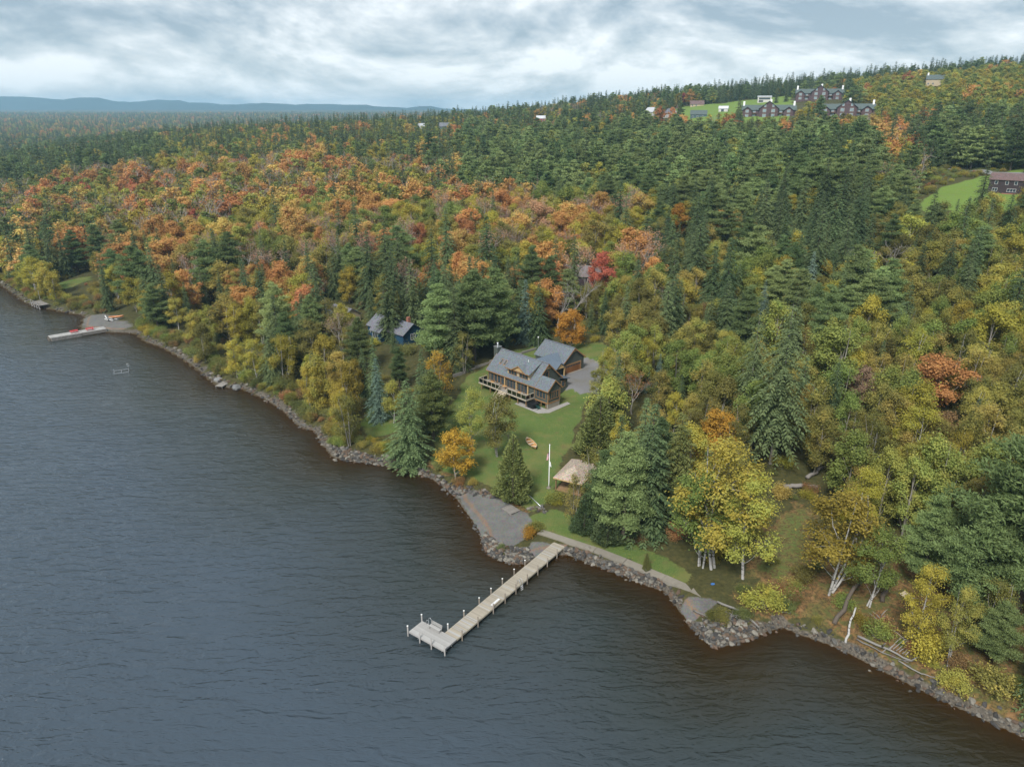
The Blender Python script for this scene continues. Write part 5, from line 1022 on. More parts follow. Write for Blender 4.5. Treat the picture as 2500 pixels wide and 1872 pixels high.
    for sg, ue in ((-1, 3.4), (1, 9.8)):
        r_ = slab(h, [(6.6, 6.9, rz_), (6.6, 17.0, rz_), (ue, 17.0 if sg < 0 else 15.7, Z(7.2)), (ue, 8.9, Z(7.2))], 0.12, M['metalroof'], "metal_roof")
        for k in range(9):
            v = 9.2+k*0.72; f = 0.0
            MB().bar((6.6, v, rz_+0.03), (ue, v, Z(7.2)+0.03), 0.05, 0.07).build("seam", M['black'] if sg < 0 else M['metalroof'], r_)
    MB().box(9.32, 15.2, 8.52, 11.2, 0.3, Z(6.35)).build("mudroom_wall", M['siding'], h)
    slab(h, [(9.0, 8.53, Z(7.15)), (15.6, 8.53, Z(7.15)), (15.6, 11.7, Z(6.45)), (9.0, 11.7, Z(6.45))], 0.12, M['metalroof'], "porch_roof")
    window(h, (15.2, 9.2, Z(4.75)), 'y', 1.1, 1.3, 1); window(h, (9.32, 12.0, Z(4.7)), 'y', 1.0, 1.9, 2, name="entry_door")
    MB().prism([(11.9, Z(7.0)), (15.1, Z(7.0)), (13.5, Z(8.25))], 'x', 9.0, 10.9).build("porch_gable", M['gold'], h)
    for vb in (11.6, 15.4): slab(h, [(7.6, 13.5, Z(8.42)), (11.1, 13.5, Z(8.42)), (11.1, vb, Z(6.95)), (8.8, vb, Z(6.95))], 0.1, M['metalroof'], "metal_roof")
    for v in (12.0, 14.9): MB().box(10.6, 10.8, v, v+0.2, 1.4, Z(7.0)).build("porch_post", M['gold'], h)
    # --- garage
    gz = Z(4.5); ge, gr = Z(7.5), Z(10.5); sg = 3.0/3.88
    MB().prism([(15.9, gz-0.2), (23.2, gz-0.2), (23.2, ge+0.3*sg-0.2), (19.55, gr-0.22), (15.9, ge+0.3*sg-0.2)], 'x', 0.3, 9.55).build("garage_wall", M['siding'], h)
    slab(h, [(-0.1, 15.67, ge), (9.95, 15.67, ge), (9.95, 19.55, gr), (-0.1, 19.55, gr)], 0.2, M['slate'], "garage_roof")
    slab(h, [(-0.1, 19.55, gr-0.003), (9.95, 19.55, gr-0.003), (9.95, 23.43, ge), (-0.1, 23.43, ge)], 0.2, M['slate'], "garage_roof")
    MB().bar((-0.1, 19.55, gr+0.03), (9.95, 19.55, gr+0.03), 0.34, 0.07).build("ridge_cap", M['slate2'], h)
    for va in (15.65, 23.45): MB().bar((9.98, va, ge-0.13), (9.98, 19.55, gr-0.13), 0.05, 0.28).build("rake_board", M['trim'], h)
    MB().prism([(18.5, Z(9.45)), (20.6, Z(9.45)), (19.55, gr-0.26)], 'x', 9.555, 9.61).build("gable_panel", M['gold'], h)
    d = MB().box(9.555, 9.60, 16.7, 21.9, gz, gz+1.95).build("garage_door", M['door'], h)
    for k in range(9): MB().box(9.603, 9.625, 16.78+k*0.575, 16.80+k*0.575+0.5, gz+0.03, gz+1.45).build("panel", M['door'], d)
    for k in range(9): MB().box(9.603, 9.62, 16.85+k*0.575, 16.85+k*0.575+0.42, gz+1.52, gz+1.86).build("pane", M['glass'], d)
    fr = MB().box(9.556, 9.66, 16.4, 16.7, gz, gz+2.25).box(9.556, 9.66, 21.9, 22.2, gz, gz+2.25).box(9.556, 9.66, 16.7, 21.9, gz+1.96, gz+2.25).build("door_frame", M['trim'], h)
    MB().box(9.56, 10.1, 16.2, 22.4, gz-0.4, gz+0.02).build("door_apron", M['concrete'], h)
    # --- deck
    dz = fl-0.02; dk = MB().box(-0.2, 15.4, -2.2, 0.49, dz-0.28, dz-0.045).build("deck_frame", M['rail'], h)
    nb = 19
    for k in range(nb):
        v = -2.2+k*2.69/nb; MB().box(-0.22, 15.42, v, v+2.69/nb-0.012, dz-0.04, dz).build("deck_board", M['deck'], dk)
    for u in (0.6, 3.6, 6.4, 9.9, 12.6, 15.2): MB().box(u-0.09, u+0.09, -2.05, -1.87, 0, dz-0.285).build("deck_post", M['post'], dk)
    def rail(a, b, nseg):
        a = Vector(a); b = Vector(b)
        for k in range(nseg+1):
            q = a.lerp(b, k/nseg); MB().box(q.x-0.05, q.x+0.05, q.y-0.05, q.y+0.05, dz+0.002, dz+1.02).build("rail_post", M['rail'], dk)
        MB().bar(a+Vector((0, 0, 1.06)), b+Vector((0, 0, 1.06)), 0.12, 0.06).build("handrail", M['rail'], dk)
        for k in range(nseg):
            p = a.lerp(b, (k+0.06)/nseg); q = a.lerp(b, (k+0.94)/nseg); MB().bar(p+Vector((0, 0, 0.52)), q+Vector((0, 0, 0.52)), 0.012, 0.82).build("glass_panel", M['clear'], dk)
    rail((-0.1, 0.4, dz), (-0.1, -2.1, dz), 2); rail((-0.1, -2.1, dz), (7.0, -2.1, dz), 5); rail((9.4, -2.1, dz), (15.3, -2.1, dz), 4); rail((15.3, -2.1, dz), (15.3, 0.4, dz), 2)
    for u in (7.1, 8.2, 9.3): MB().bar((u, -2.2, dz-0.12), (u, -4.2, 0.0), 0.09, 0.28).build("stair_stringer", M['rail'], dk)
    for k in range(7): MB().box(7.05, 9.35, -2.25-k*0.285-0.27, -2.25-k*0.285, dz-0.22-k*0.215, dz-0.17-k*0.215).build("stair_tread", M['palewood'], dk)
    for u in (7.0, 9.4):
        MB().bar((u, -2.2, dz+0.95), (u, -4.1, 1.0), 0.09, 0.07).build("handrail", M['rail'], dk); MB().box(u-0.05, u+0.05, -4.15, -4.05, 0, 1.0).build("rail_post", M['rail'], dk)
build_house()
# patio slab round the corner of the house (own sheet, slightly above the ground)
_pat = MB().prism([(12.2, -2.5), (19.6, -2.6), (21.0, -0.6), (20.6, 6.4), (19.45, 6.6), (19.45, 0.3), (12.2, 0.3)], 'z', -0.2, 0.06).build("patio", M['paver'], None, (-5.98, 154.73, HB), (0, 0, R(-46.6)))
tag(_pat, kind="structure")
def house_pt(u, v, z): 
    a = R(-46.6); return (-5.98+u*math.cos(a)-v*math.sin(a), 154.73+u*math.sin(a)+v*math.cos(a), z)

# --- generic gabled building
def cottage(name, x, y, z, rz, L, Wd, ze, zr, wall, roof, label, wins=(), trim=None, glass=None, over=0.4, chim=None, cat="house", chim_mat=None):
    """block with ridge along local x; wins: (face, a, b, w, h, panes)"""
    o = tag(empty(name, (x, y, z), R(rz)), label, cat); trim = trim or M['wtrim']; s_ = (zr-ze)/(Wd/2)
    gable_shell(o, 0, L, 0, Wd, -0.6, ze, zr, Wd/2, wall)
    za = ze-over*s_+0.16
    slab(o, [(-over, -over, za), (L+over, -over, za), (L+over, Wd/2, zr+0.17), (-over, Wd/2, zr+0.17)], 0.15, roof)
    slab(o, [(-over, Wd/2, zr+0.167), (L+over, Wd/2, zr+0.167), (L+over, Wd+over, za), (-over, Wd+over, za)], 0.15, roof)
    for f, a, b, w, h, n in wins:
        p = {'f': (a, 0, b), 'b': (a, Wd, b), 'r': (L, a, b), 'l': (0, a, b)}[f]; window(o, p, {'f': 'x', 'b': 'X', 'r': 'y', 'l': 'Y'}[f], w, h, n, trim, glass)
    if chim: cx, cy_, cw, ch = chim; MB().box(cx-cw/2, cx+cw/2, cy_-cw/2, cy_+cw/2, 0, ch).build("chimney", chim_mat or M['brick'], o)
    return o
b = cottage("blue_cottage", -40.06, 190.2, 5.1, -42.3, 15.3, 7.0, 2.9, 5.2, M['blue'], M['slate2'], "dark blue cottage with grey roof half hidden behind young evergreens", [('f', 1.2, 0.9, 1.6, 1.4, 2), ('f', 9.5, 0.9, 1.6, 1.4, 2), ('r', 2.6, 1.0, 1.4, 1.5, 2)], chim=(13.0, 3.9, 0.8, 6.6))
gable_shell(b, 4.6, 8.4, -2.4, 3.2, -0.6, 2.9, 4.9, 0.4, M['blue'], "wing_wall")
slab(b, [(4.2, -2.8, 2.78), (8.8, -2.8, 2.78), (8.8, 0.4, 5.08), (4.2, 0.4, 5.08)], 0.14, M['slate2'], "wing_roof")
slab(b, [(4.2, 0.4, 5.077), (8.8, 0.4, 5.077), (8.8, 2.0, 4.3), (4.2, 2.0, 4.3)], 0.14, M['slate2'], "wing_roof")
window(b, (5.4, -2.4, 0.8), 'x', 1.9, 1.5, 2, M['wtrim'])
b = cottage("brown_house", 190.5, 293.5, 33.3, -43.0, 11.5, 6.6, 5.4, 7.6, M['brown'], M['redroof'], "dark brown two-storey house with red-brown roof above the striped lawn", [('f', 8.6, 3.6, 0.9, 1.3, 1), ('f', 5.6, 3.6, 0.9, 1.3, 1), ('f', 6.6, 0.9, 2.9, 1.1, 3), ('f', 2.0, 3.6, 0.9, 1.3, 1), ('r', 3.2, 3.7, 0.7, 1.2, 1), ('f', 1.6, 0.9, 1.6, 1.2, 2)], chim=(12.1, 3.9, 0.9, 8.6))
MB().box(5.2, 9.8, -2.0, -0.01, -0.4, 0.25).build("terrace", M['brick'], b); MB().box(-0.02, 11.52, -0.05, 6.65, -1.2, 0.06).build("foundation", M['concrete'], b)
sd = empty("satellite_dish", (b.matrix_basis @ Vector((11.75, 1.2, 2.6)))); tag(sd, "pale satellite dish on the corner of the dark brown house", "satellite dish")
MB().tube([(0, 0, 0), (0.2, -0.2, 0.1)], 0.03, 6).build("mount", M['steel'], sd)
_d = MB()
_d.tube([(0.2, -0.2, 0.1), (0.23, -0.26, 0.12), (0.33, -0.42, 0.22)], [0.05, 0.3, 0.48], 16, True).build("dish", M['wtrim'], sd, smooth=True)
cottage("hidden_cottage", 16.0, 226.0, hz(20, 222), -20, 13, 8, 3.2, 5.8, M['brown'], M['brownroof'], "house with pale brown roof glimpsed behind the red maple", [('f', 8.6, 1.2, 1.0, 1.3, 2), ('f', 2.6, 1.2, 1.0, 1.3, 2)])
cottage("lakeside_cabin", -54, 201, hz(-50, 203), -42, 8, 6, 2.6, 4.4, M['tan'], M['slate2'], "small pale cabin glimpsed through dark spruces left of the blue cottage", [('f', 2, 0.9, 1.2, 1.2, 2)])
def lodge(x, y, z, rz, W, label, hsc=1.0):
    o = tag(empty("hillside_lodge", (x, y, z), R(rz)), label, "lodge", "brown lodges on the hillside meadow"); H1 = 6.2*hsc
    D_ = 13.0; x0 = -W/2
    MB().prism([(0, -2), (D_, -2), (D_, H1), (D_/2, H1+3.6), (0, H1)], 'x', x0, W/2).build("wall", M['lodge'], o)
    for va, vb, e in ((-0.7, D_/2, 0), (D_+0.7, D_/2, 0.003)): slab(o, [(x0-0.7, va, H1-0.15), (W/2+0.7, va, H1-0.15), (W/2+0.7, vb, H1+3.8-e), (x0-0.7, vb, H1+3.8-e)], 0.25, M['greenroof'])
    def front_gable(cx, w, ze, zr, dep, nm, wl):
        MB().prism([(cx-w/2, -2), (cx+w/2, -2), (cx+w/2, ze), (cx, zr), (cx-w/2, ze)], 'y', -dep, 4.0).build(nm, M['lodge'], o); s_ = (zr-ze)/(w/2)
        for sg in (-1, 1): slab(o, [(cx+sg*(w/2+0.8), -dep-0.8, ze-0.8*s_+0.2), (cx, -dep-0.8, zr+0.2), (cx, 6.4, zr+0.2), (cx+sg*(w/2+0.8), 6.4, ze-0.8*s_+0.2)], 0.25, M['greenroof'], "gable_roof")
        for a, zz, ww, hh, n in wl: window(o, (cx+a-ww/2, -dep, zz), 'x', ww, hh, n, M['tan'], M['palepane'], 0.12)
    front_gable(0, 14.5, 7.4*hsc, 12.8*hsc, 2.6, "main_gable", [(-3.2, 8.2*hsc, 1.5, 1.9, 1), (3.2, 8.2*hsc, 1.5, 1.9, 1), (-3.4, 4.2*hsc, 2.6, 2.4, 3), (3.4, 4.2*hsc, 2.6, 2.4, 3), (-3.4, 0.6, 2.6, 2.2, 3), (3.4, 0.6, 2.6, 2.2, 3)])
    for cx in (x0+4, W/2-5.5): front_gable(cx, 7.6, 5.6*hsc, 8.4*hsc, 1.6, "side_gable", [(0, 4.0*hsc, 2.4, 2.1, 3), (0, 0.6, 2.4, 2.0, 3)])
    for cx in (-W/2+9.6, W/2-11.5):
        MB().box(cx-2.2, cx+2.2, -1.6, -0.02, 3.3, 3.5).build("balcony", M['post'], o)
        for zz in (0.5, 4.0): window(o, (cx-1.1, 0, zz), 'x', 2.2, 2.2, 2, M['tan'], M['palepane'], 0.12)
    for cx in (x0+1.2, W/2-1.2, 1.5): c_ = MB().box(cx-0.7, cx+0.7, 5.3, 6.9, 0, H1+(6.6 if cx != 1.5 else 8.0)).build("chimney", M['whitepaint'], o)
    return o
lodge(212, 628, 61.0, -16, 42, "brown green-roofed lodge lowest on the left of the hillside meadow")
lodge(290, 722, 76.5, -18, 42, "uppermost brown green-roofed lodge behind the other two on the hill")
lodge(266, 604, 61.5, -22, 40, "brown green-roofed lodge half hidden by trees at the right of the meadow")
F = [('f', 1.5, 1.0, 1.2, 1.4, 2), ('f', 5.5, 1.0, 1.2, 1.4, 2)]
def at_g(x, y): return hz(x, y)
cottage("white_hall", 246, 765, at_g(246, 765), -16, 13, 9, 5.5, 6.3, M['white'], M['whiteroof'], "white flat-roofed building on the skyline above the hill meadow", [('f', 1.2, 3.0, 10.5, 1.6, 6), ('f', 1.2, 0.6, 4, 1.6, 3)], trim=M['lodge'])
cottage("cream_hall", 288, 775, at_g(288, 775), -16, 18, 10, 5, 8.0, M['tan'], M['greenroof'], "cream hall with pale green roof behind the uppermost lodge", F)
cottage("white_barn", 188, 692, at_g(188, 692), -20, 8, 6, 3.0, 5.0, M['white'], M['whiteroof'], "small white barn alone in the hillside meadow", [('f', 2.2, 0, 2.4, 2.4, 1)], cat="barn")
cottage("white_house", 131, 752, at_g(131, 752), -58, 12, 9, 4.4, 8.5, M['white'], M['whiteroof'], "white gabled house at the left edge of the meadow behind bare trees", F)
cottage("white_house", 141, 706, at_g(141, 706), -70, 11, 8.5, 4.2, 8.2, M['white'], M['slate2'], "white gabled house beside the orange tree below the meadow", F)
cottage("teal_house", 158, 672, at_g(158, 672), -14, 14, 9, 3.6, 7.0, M['teal'], M['greenroof'], "low teal house with dark roof at the foot of the hillside meadow", F+[('f', 10, 1.0, 1.4, 1.4, 2)])
cottage("red_roofed_house", 190, 812, at_g(190, 812), -12, 14, 9, 3.0, 6.4, M['tan'], M['redroof'], "house with red-brown roof on the ridge behind the crimson tree", F)
cottage("red_house", 28, 868, at_g(28, 868), -4, 10, 8, 4.2, 7.0, M['red'], M['whiteroof'], "small red house with white roof among ridge spruces", [('f', 1.5, 1.4, 1.4, 1.6, 2), ('f', 6.5, 1.4, 1.4, 1.6, 2)])
cottage("white_cottage", -112, 900, at_g(-112, 900), 20, 11, 8, 4.5, 8.0, M['white'], M['whiteroof'], "white-roofed cottage on the ridge left of the grey-roofed one", F)
cottage("grey_cottage", -84, 870, at_g(-84, 870), -6, 13, 9, 4.4, 8.4, M['teal'], M['slate2'], "grey-roofed cottage among spruces on the low ridge", F)
cottage("ridge_house", 395, 735, at_g(395, 735)+3, -24, 16, 10, 5.5, 9.5, M['tan'], M['greenroof'], "green-roofed house with white chimney above the yellow hillside trees", F, chim=(1.2, 5, 1.3, 11.5), chim_mat=M['whitepaint'])
# ================================================================= docks and lakeside things
def copy_part(o, parent, loc=None, rot=None, name=None):
    c = o.copy(); COL.objects.link(c); c.parent = parent
    if name: c.name = name
    if loc is not None: c.location = loc
    if rot is not None: c.rotation_euler = rot
    return c
M['dockplank'] = wood_mat("dock_plank", (0.23, 0.20, 0.155), (0.42, 0.375, 0.30), (0.6, 7, 1)); M['greyplank'] = wood_mat("dock_plank_grey", (0.26, 0.25, 0.235), (0.43, 0.425, 0.405), (0.6, 7, 1))
M['pile'] = wood_mat("dock_pile", (0.14, 0.115, 0.09), (0.27, 0.235, 0.195), (3, 3, 0.6)); M['palepile'] = wood_mat("dock_pile_pale", (0.25, 0.235, 0.22), (0.40, 0.385, 0.37), (3, 3, 0.6))
DA = math.atan2(0.808, 0.589)
dock = tag(empty("dock", (-8.36, 70.0, 0.0), DA), "long L-shaped plank dock reaching out from the seawall into the lake", "dock")
def build_dock():
    d = dock; top = 0.75; rr = random.Random(4)
    pm = MB().box(0, 0.142, 0, 1.95, -0.04, 0).mesh("plank", M['dockplank']); pg = MB().box(0, 0.142, 0, 5.86, -0.04, 0).mesh("plank", M['greyplank']); pg2 = MB().box(0, 0.142, 0, 1.95, -0.04, 0).mesh("plank", M['greyplank'])
    x = 0.02
    while x < 2.42: mesh_obj("plank", pg, d, (x, rr.uniform(-.01, .01), top+rr.uniform(-.004, .004))); x += 0.152
    x = 2.46; k = 0
    while x < 27.7:
        sec = int((x-2.46)/3.05)
        mesh_obj("plank", pg2 if sec == 0 and rr.random() < .25 or rr.random() < .06 else pm, d, (x, rr.uniform(-.012, .012), top+rr.uniform(-.005, .005))); x += 0.152 if (int((x+0.152-2.46)/3.05) == sec) else 0.17
    for y in (0.02, 0.95, 1.86): MB().box(2.44, 27.7, y, y+0.07, top-0.26, top-0.045).build("stringer", M['rail'], d)
    for y in (0.02, 1.9, 3.85, 5.78): MB().box(0.02, 2.42, y, y+0.07, top-0.26, top-0.045).build("stringer", M['palepile'], d)
    MB().box(-0.03, 0.01, 0, 5.86, top-0.26, top-0.01).build("edge_board", M['palepile'], d); MB().box(2.42, 2.455, 1.97, 5.86, top-0.26, top-0.01).build("edge_board", M['palepile'], d)
    for y in (-0.05, 1.96): MB().box(2.46, 27.7, y, y+0.04, top-0.24, top-0.01).build("edge_board", M['rail'], d)
    post = MB().tube([(0, 0, -1.9), (0, 0, 1.62)], 0.085, 10).mesh("post", M['pile'], True); post2 = MB().tube([(0, 0, -1.9), (0, 0, 1.55)], 0.09, 10).mesh("post", M['palepile'], True)
    capm = MB().tube([(0, 0, 1.62), (0, 0, 1.66), (0, 0, 1.72)], [0.10, 0.11, 0.03], 10).mesh("cap", M['whitepaint'], True)
    for x in (3.3, 6.5, 9.76, 12.4, 14.9, 17.65, 20.3, 22.8, 25.4): mesh_obj("post", post, d, (x, -0.16, rr.uniform(-.08, .05)))
    for x in (3.2, 6.4, 9.6, 12.2, 14.8, 17.6, 20.3): 
        p = mesh_obj("post", post2 if x < 5 else post, d, (x, 2.11, rr.uniform(-.08, .05))); mesh_obj("cap", capm, p)
    for x, y in ((0.0, -0.14), (2.5, 5.98), (-0.1, 5.98), (-0.14, 3.9), (-0.14, 1.95)):
        p = mesh_obj("post", post2, d, (x, y, rr.uniform(-.06, .04)))
        if y > 5: mesh_obj("cap", capm, p)
    for y0, y1 in ((0.3, 1.2), (2.2, 3.1), (4.2, 5.1)): MB().bar((-0.05, y0, top-0.3), (0.5, y1, -0.6), 0.04, 0.04).build("brace", M['steel'], d)
    for x0 in (0.4, 1.4): MB().bar((x0, -0.03, top-0.3), (x0+0.7, 0.3, -0.7), 0.04, 0.04).build("brace", M['steel'], d)
build_dock()
def in_dock(x, y, z): 
    return (-8.36+x*math.cos(DA)-y*math.sin(DA), 70.0+x*math.sin(DA)+y*math.cos(DA), z)
def swim_ladder(x, y, rz, label, drop=1.15):
    o = tag(empty("swim_ladder", in_dock(x, y, 0.755), DA+rz), label, "ladder", "swim ladders on the dock")
    for s in (-0.24, 0.24): MB().tube([(s, 0.45, 0.0), (s, 0.40, 0.72), (s, 0.22, 0.86), (s, 0.02, 0.74), (s, -0.14, 0.1), (s, -0.30, -drop)], 0.03, 8).build("side_rail", M['steel'], o, smooth=True)
    for k in range(4): MB().box(-0.24, 0.24, -0.30+0.035*k, -0.18+0.035*k, -drop+0.12+0.27*k, -drop+0.155+0.27*k).build("rung", M['wtrim'], o)
swim_ladder(16.2, -0.06, 0.0, "metal swim ladder halfway along the long dock")
swim_ladder(2.46, 4.9, math.pi/2*-1*-1*2, "metal swim ladder at the dock's outer platform beside the slatted bench")
def dock_bench():
    o = tag(empty("slatted_bench", in_dock(2.0, 3.3, 0.752), DA+math.pi/2), "pale slatted bench with backrest on the dock's outer platform", "bench")
    w = 0.9                                                   # local x runs along the bench, +y towards the shore is the back
    for k in range(4): MB().box(-w, w, 0.14-0.125*k-0.11, 0.14-0.125*k, 0.42, 0.45).build("seat_slat", M['greyplank'], o)
    for k in range(4): MB().bar((-w, -0.40-0.03*k, 0.52+0.11*k), (w, -0.40-0.03*k, 0.52+0.11*k), 0.025, 0.095).build("back_slat", M['greyplank'], o)
    for x in (-w+0.1, w-0.1):
        MB().box(x-0.03, x+0.03, 0.06, 0.14, 0, 0.415).build("leg", M['palepile'], o); MB().bar((x, -0.36, 0), (x, -0.46, 0.95), 0.06, 0.08).build("leg", M['palepile'], o); MB().box(x-0.03, x+0.03, -0.4, 0.14, 0.36, 0.415).build("arm_rail", M['palepile'], o)
    return o
dock_bench()
sb = tag(empty("step_bench", in_dock(10.7, 0.05, 0.752), DA), "low pale plank bench along the dock's edge", "bench")
MB().box(-0.85, 0.85, 0.0, 0.32, 0.36, 0.40).build("seat", M['wtrim'], sb); MB().box(-0.85, 0.85, -0.05, -0.01, 0.14, 0.34).build("front_board", M['palewood'], sb)
for x in (-0.75, 0.72): MB().box(x, x+0.06, 0.02, 0.3, 0, 0.355).build("leg", M['palepile'], sb)
# --- concrete seawall walk behind the dock
_bk = [(4.8, 96.9), (12.9, 91.9), (17.0, 88.9), (22.0, 84.9), (25.2, 82.1), (28.9, 78.4)]; _fr = [(3.9, 95.9), (12.2, 90.8), (16.2, 87.8), (21.1, 83.9), (24.4, 81.1), (28.1, 77.4)]
sw = tag(empty("seawall", (4.8, 96.9, 0)), "low concrete seawall walk curving along the shore behind the dock", "seawall")
for i in range(5):
    q = 0.006; P = [Vector((*_bk[i], 0)).lerp(Vector((*_bk[i+1], 0)), q), Vector((*_bk[i], 0)).lerp(Vector((*_bk[i+1], 0)), 1-q), Vector((*_fr[i], 0)).lerp(Vector((*_fr[i+1], 0)), 1-q), Vector((*_fr[i], 0)).lerp(Vector((*_fr[i+1], 0)), q)]
    zt = (0.98, 1.02, 1.0, 1.04, 1.1)[i]; MB().prism([(p.x-4.8, p.y-96.9) for p in P], 'z', -0.4, zt).build("slab", M['concrete'], sw)
# --- timber landing on the beach, handrail pole, gravel ramp boards
pl = tag(empty("beach_landing", (-0.2, 103.0, 0.80), R(-52)), "square weathered plank landing at the top of the pebble beach", "platform")
for k in range(13): MB().box(-1.25+k*0.192, -1.25+k*0.192+0.18, -1.0, 1.0, 0.16, 0.20).build("plank", M['weather'], pl)
for y in (-0.9, 0.0, 0.84): MB().box(-1.25, 1.25, y, y+0.07, -0.15, 0.155).build("joist", M['weather'], pl)
wp = MB().tube([(2.5, 107.2, hz(2.5, 107.2)+0.5), (2.9, 105.9, hz(2.9, 105.9)+0.75), (4.7, 102.4, hz(4.7, 102.4)+0.75)], 0.055, 8).build("path_handrail", M['steel'], None, smooth=True); tag(wp, "pale metal handrail beside the path down to the beach", "handrail")
for q in ((2.9, 105.9), (4.7, 102.4)): MB().tube([(q[0], q[1], hz(*q)-0.2), (q[0], q[1], hz(*q)+0.73)], 0.045, 6).build("post", M['steel'], wp)
# --- flagpole
fp = tag(empty("flagpole", (6.4, 109.1, hz(6.4, 109.1))), "white flagpole with a hanging flag on the lawn above the beach", "flagpole")
MB().tube([(0, 0, 0), (0, 0, 0.9), (0, 0, 8.2)], [0.09, 0.075, 0.045], 12).build("pole", M['whitepaint'], fp, smooth=True)
MB().tube([(0, 0, -0.15), (0, 0, 0.12), (0, 0, 0.16), (0, 0, 0.45)], [0.42, 0.42, 0.2, 0.15], 14).build("base", M['concrete'], fp, smooth=True)
MB().tube([(0, 0, 8.2), (0, 0, 8.26), (0, 0, 8.34), (0, 0, 8.38)], [0.05, 0.11, 0.09, 0.02], 10).build("finial", M['whitepaint'], fp, smooth=True)
def hanging_cloth(w, drop, top, fold, seed):
    """limp cloth: gathered folds hanging from its hoist"""
    r = random.Random(seed); n, m = 14, 12; V = []; Fc = []
    for i in range(n+1):
        for j in range(m+1):
            s = i/n; t = j/m; x = -0.06-s*w*(0.28+0.22*t); y = fold*math.sin(s*9+0.8*t)*(0.25+0.75*t)*0.5; V.append((x, y, top-t*drop-s*drop*0.30))
    for i in range(n):
        for j in range(m): a = i*(m+1)+j; Fc.append((a, a+1, a+m+2, a+m+1))
    return V, Fc
def flag_mat():
    m = new_mat("flag_cloth"); t = NT(m); sp = t.nd('ShaderNodeSeparateXYZ'); uv = t.nd('ShaderNodeUVMap'); t.L.new(uv.outputs[0], sp.inputs[0])
    st = t.math('GREATER_THAN', t.math('FRACT', t.math('MULTIPLY', sp.outputs[1], 6.5)), 0.5); c = t.mix(st, (0.42, 0.022, 0.035), (0.72, 0.70, 0.70))
    cant = t.math('MULTIPLY', t.math('LESS_THAN', sp.outputs[0], 0.42), t.math('LESS_THAN', sp.outputs[1], 0.54)); c = t.mix(cant, c, (0.02, 0.03, 0.12)); t.surf(c, 0.8, 0.1); return m
V_, F_ = hanging_cloth(1.25, 1.25, 6.95, 0.22, 3); fm = bpy.data.meshes.new("flag"); fm.from_pydata(V_, [], F_); uvl = fm.uv_layers.new(name="UVMap")
for li, lp in enumerate(fm.loops): i_, j_ = divmod(lp.vertex_index, 13); uvl.data[li].uv = (i_/14, j_/12)
fm.materials.append(flag_mat())
fo = mesh_obj("flag", fm, fp, rot=(0, 0, R(25))); fo.modifiers.new("cloth_thickness", 'SOLIDIFY').thickness = 0.012
V_, F_ = hanging_cloth(0.7, 0.95, 5.2, 0.16, 5); fm2 = bpy.data.meshes.new("pennant"); fm2.from_pydata(V_, [], F_); fm2.materials.append(M['whitepaint']); f2_ = mesh_obj("pennant", fm2, fp, rot=(0, 0, R(200))); f2_.modifiers.new("cloth_thickness", 'SOLIDIFY').thickness = 0.012
# --- rowing boat on the lawn
def boat(name, x, y, z, rz, L, B, hull, inside_, label, tilt=0.0):
    o = tag(empty(name, (x, y, z), rz), label, "boat"); o.rotation_euler = (tilt, 0, rz); n = 16; prof = []
    for i in range(n+1):
        s = i/n*2-1; w = B/2*(1-abs(s)**2.6)**0.8 if abs(s) < 1 else 0.0; w = max(w, 0.02); sheer = 0.42+0.20*s*s; keel = 0.02+0.16*abs(s)**4
        prof.append((s*L/2, w, sheer, keel))
    def skin(off):
        V = []; Fc = []
        for x_, w, sh, ke in prof:
            for q in range(9):
                a = (q/8*2-1); ww = max(w-off, 0.005); V.append((x_*(1-off*0.2), a*ww, ke+off+(sh-ke-off*0.2)*abs(a)**2.1))
        for i in range(n):
            for q in range(8): a = i*9+q; Fc.append((a, a+1, a+10, a+9))
        return V, Fc
    v, f = skin(0.0); MB().add(v, f).build("hull", hull, o, smooth=True); v, f = skin(0.045); MB().add(v, f).build("lining", inside_, o, smooth=True)
    for sg in (-1, 1): MB().tube([(x_, sg*w, sh+0.015) for x_, w, sh, ke in prof], 0.032, 6).build("gunwale", M['palewood'], o, smooth=True)
    for xs in (-0.30*L, -0.02*L, 0.22*L):
        i = int((xs/L*2+1)*n/2); w = prof[i][1]-0.04; MB().box(xs-0.14, xs+0.14, -w, w, 0.29, 0.325).build("thwart", M['palewood'], o)
    for k in range(9):
        xs = -0.40*L+k*0.1*L; i = int((xs/L*2+1)*n/2); w = prof[i][1]-0.05; pts = [(xs, a*w, prof[i][3]+0.055+(prof[i][2]-prof[i][3]-0.06)*abs(a)**2.1) for a in (-1, -.6, -.2, .2, .6, 1)]; MB().tube(pts, 0.016, 4).build("rib", M['varnish'], o)
    for sg in (-1, 1): MB().prism([(sg*L*0.5, -0.02), (sg*L*0.5, 0.02), (sg*L*0.40, prof[2][1]*0.8), (sg*L*0.40, -prof[2][1]*0.8)], 'z', 0.52, 0.545).build("end_deck", M['palewood'], o)
    return o
boat("rowing_boat", 3.75, 125.2, hz(3.75, 125.2)+0.02, math.atan2(4.6, -1.7), 4.8, 1.45, M['varnish'], M['varnish'], "varnished wooden rowing boat lying on the lawn below the house")
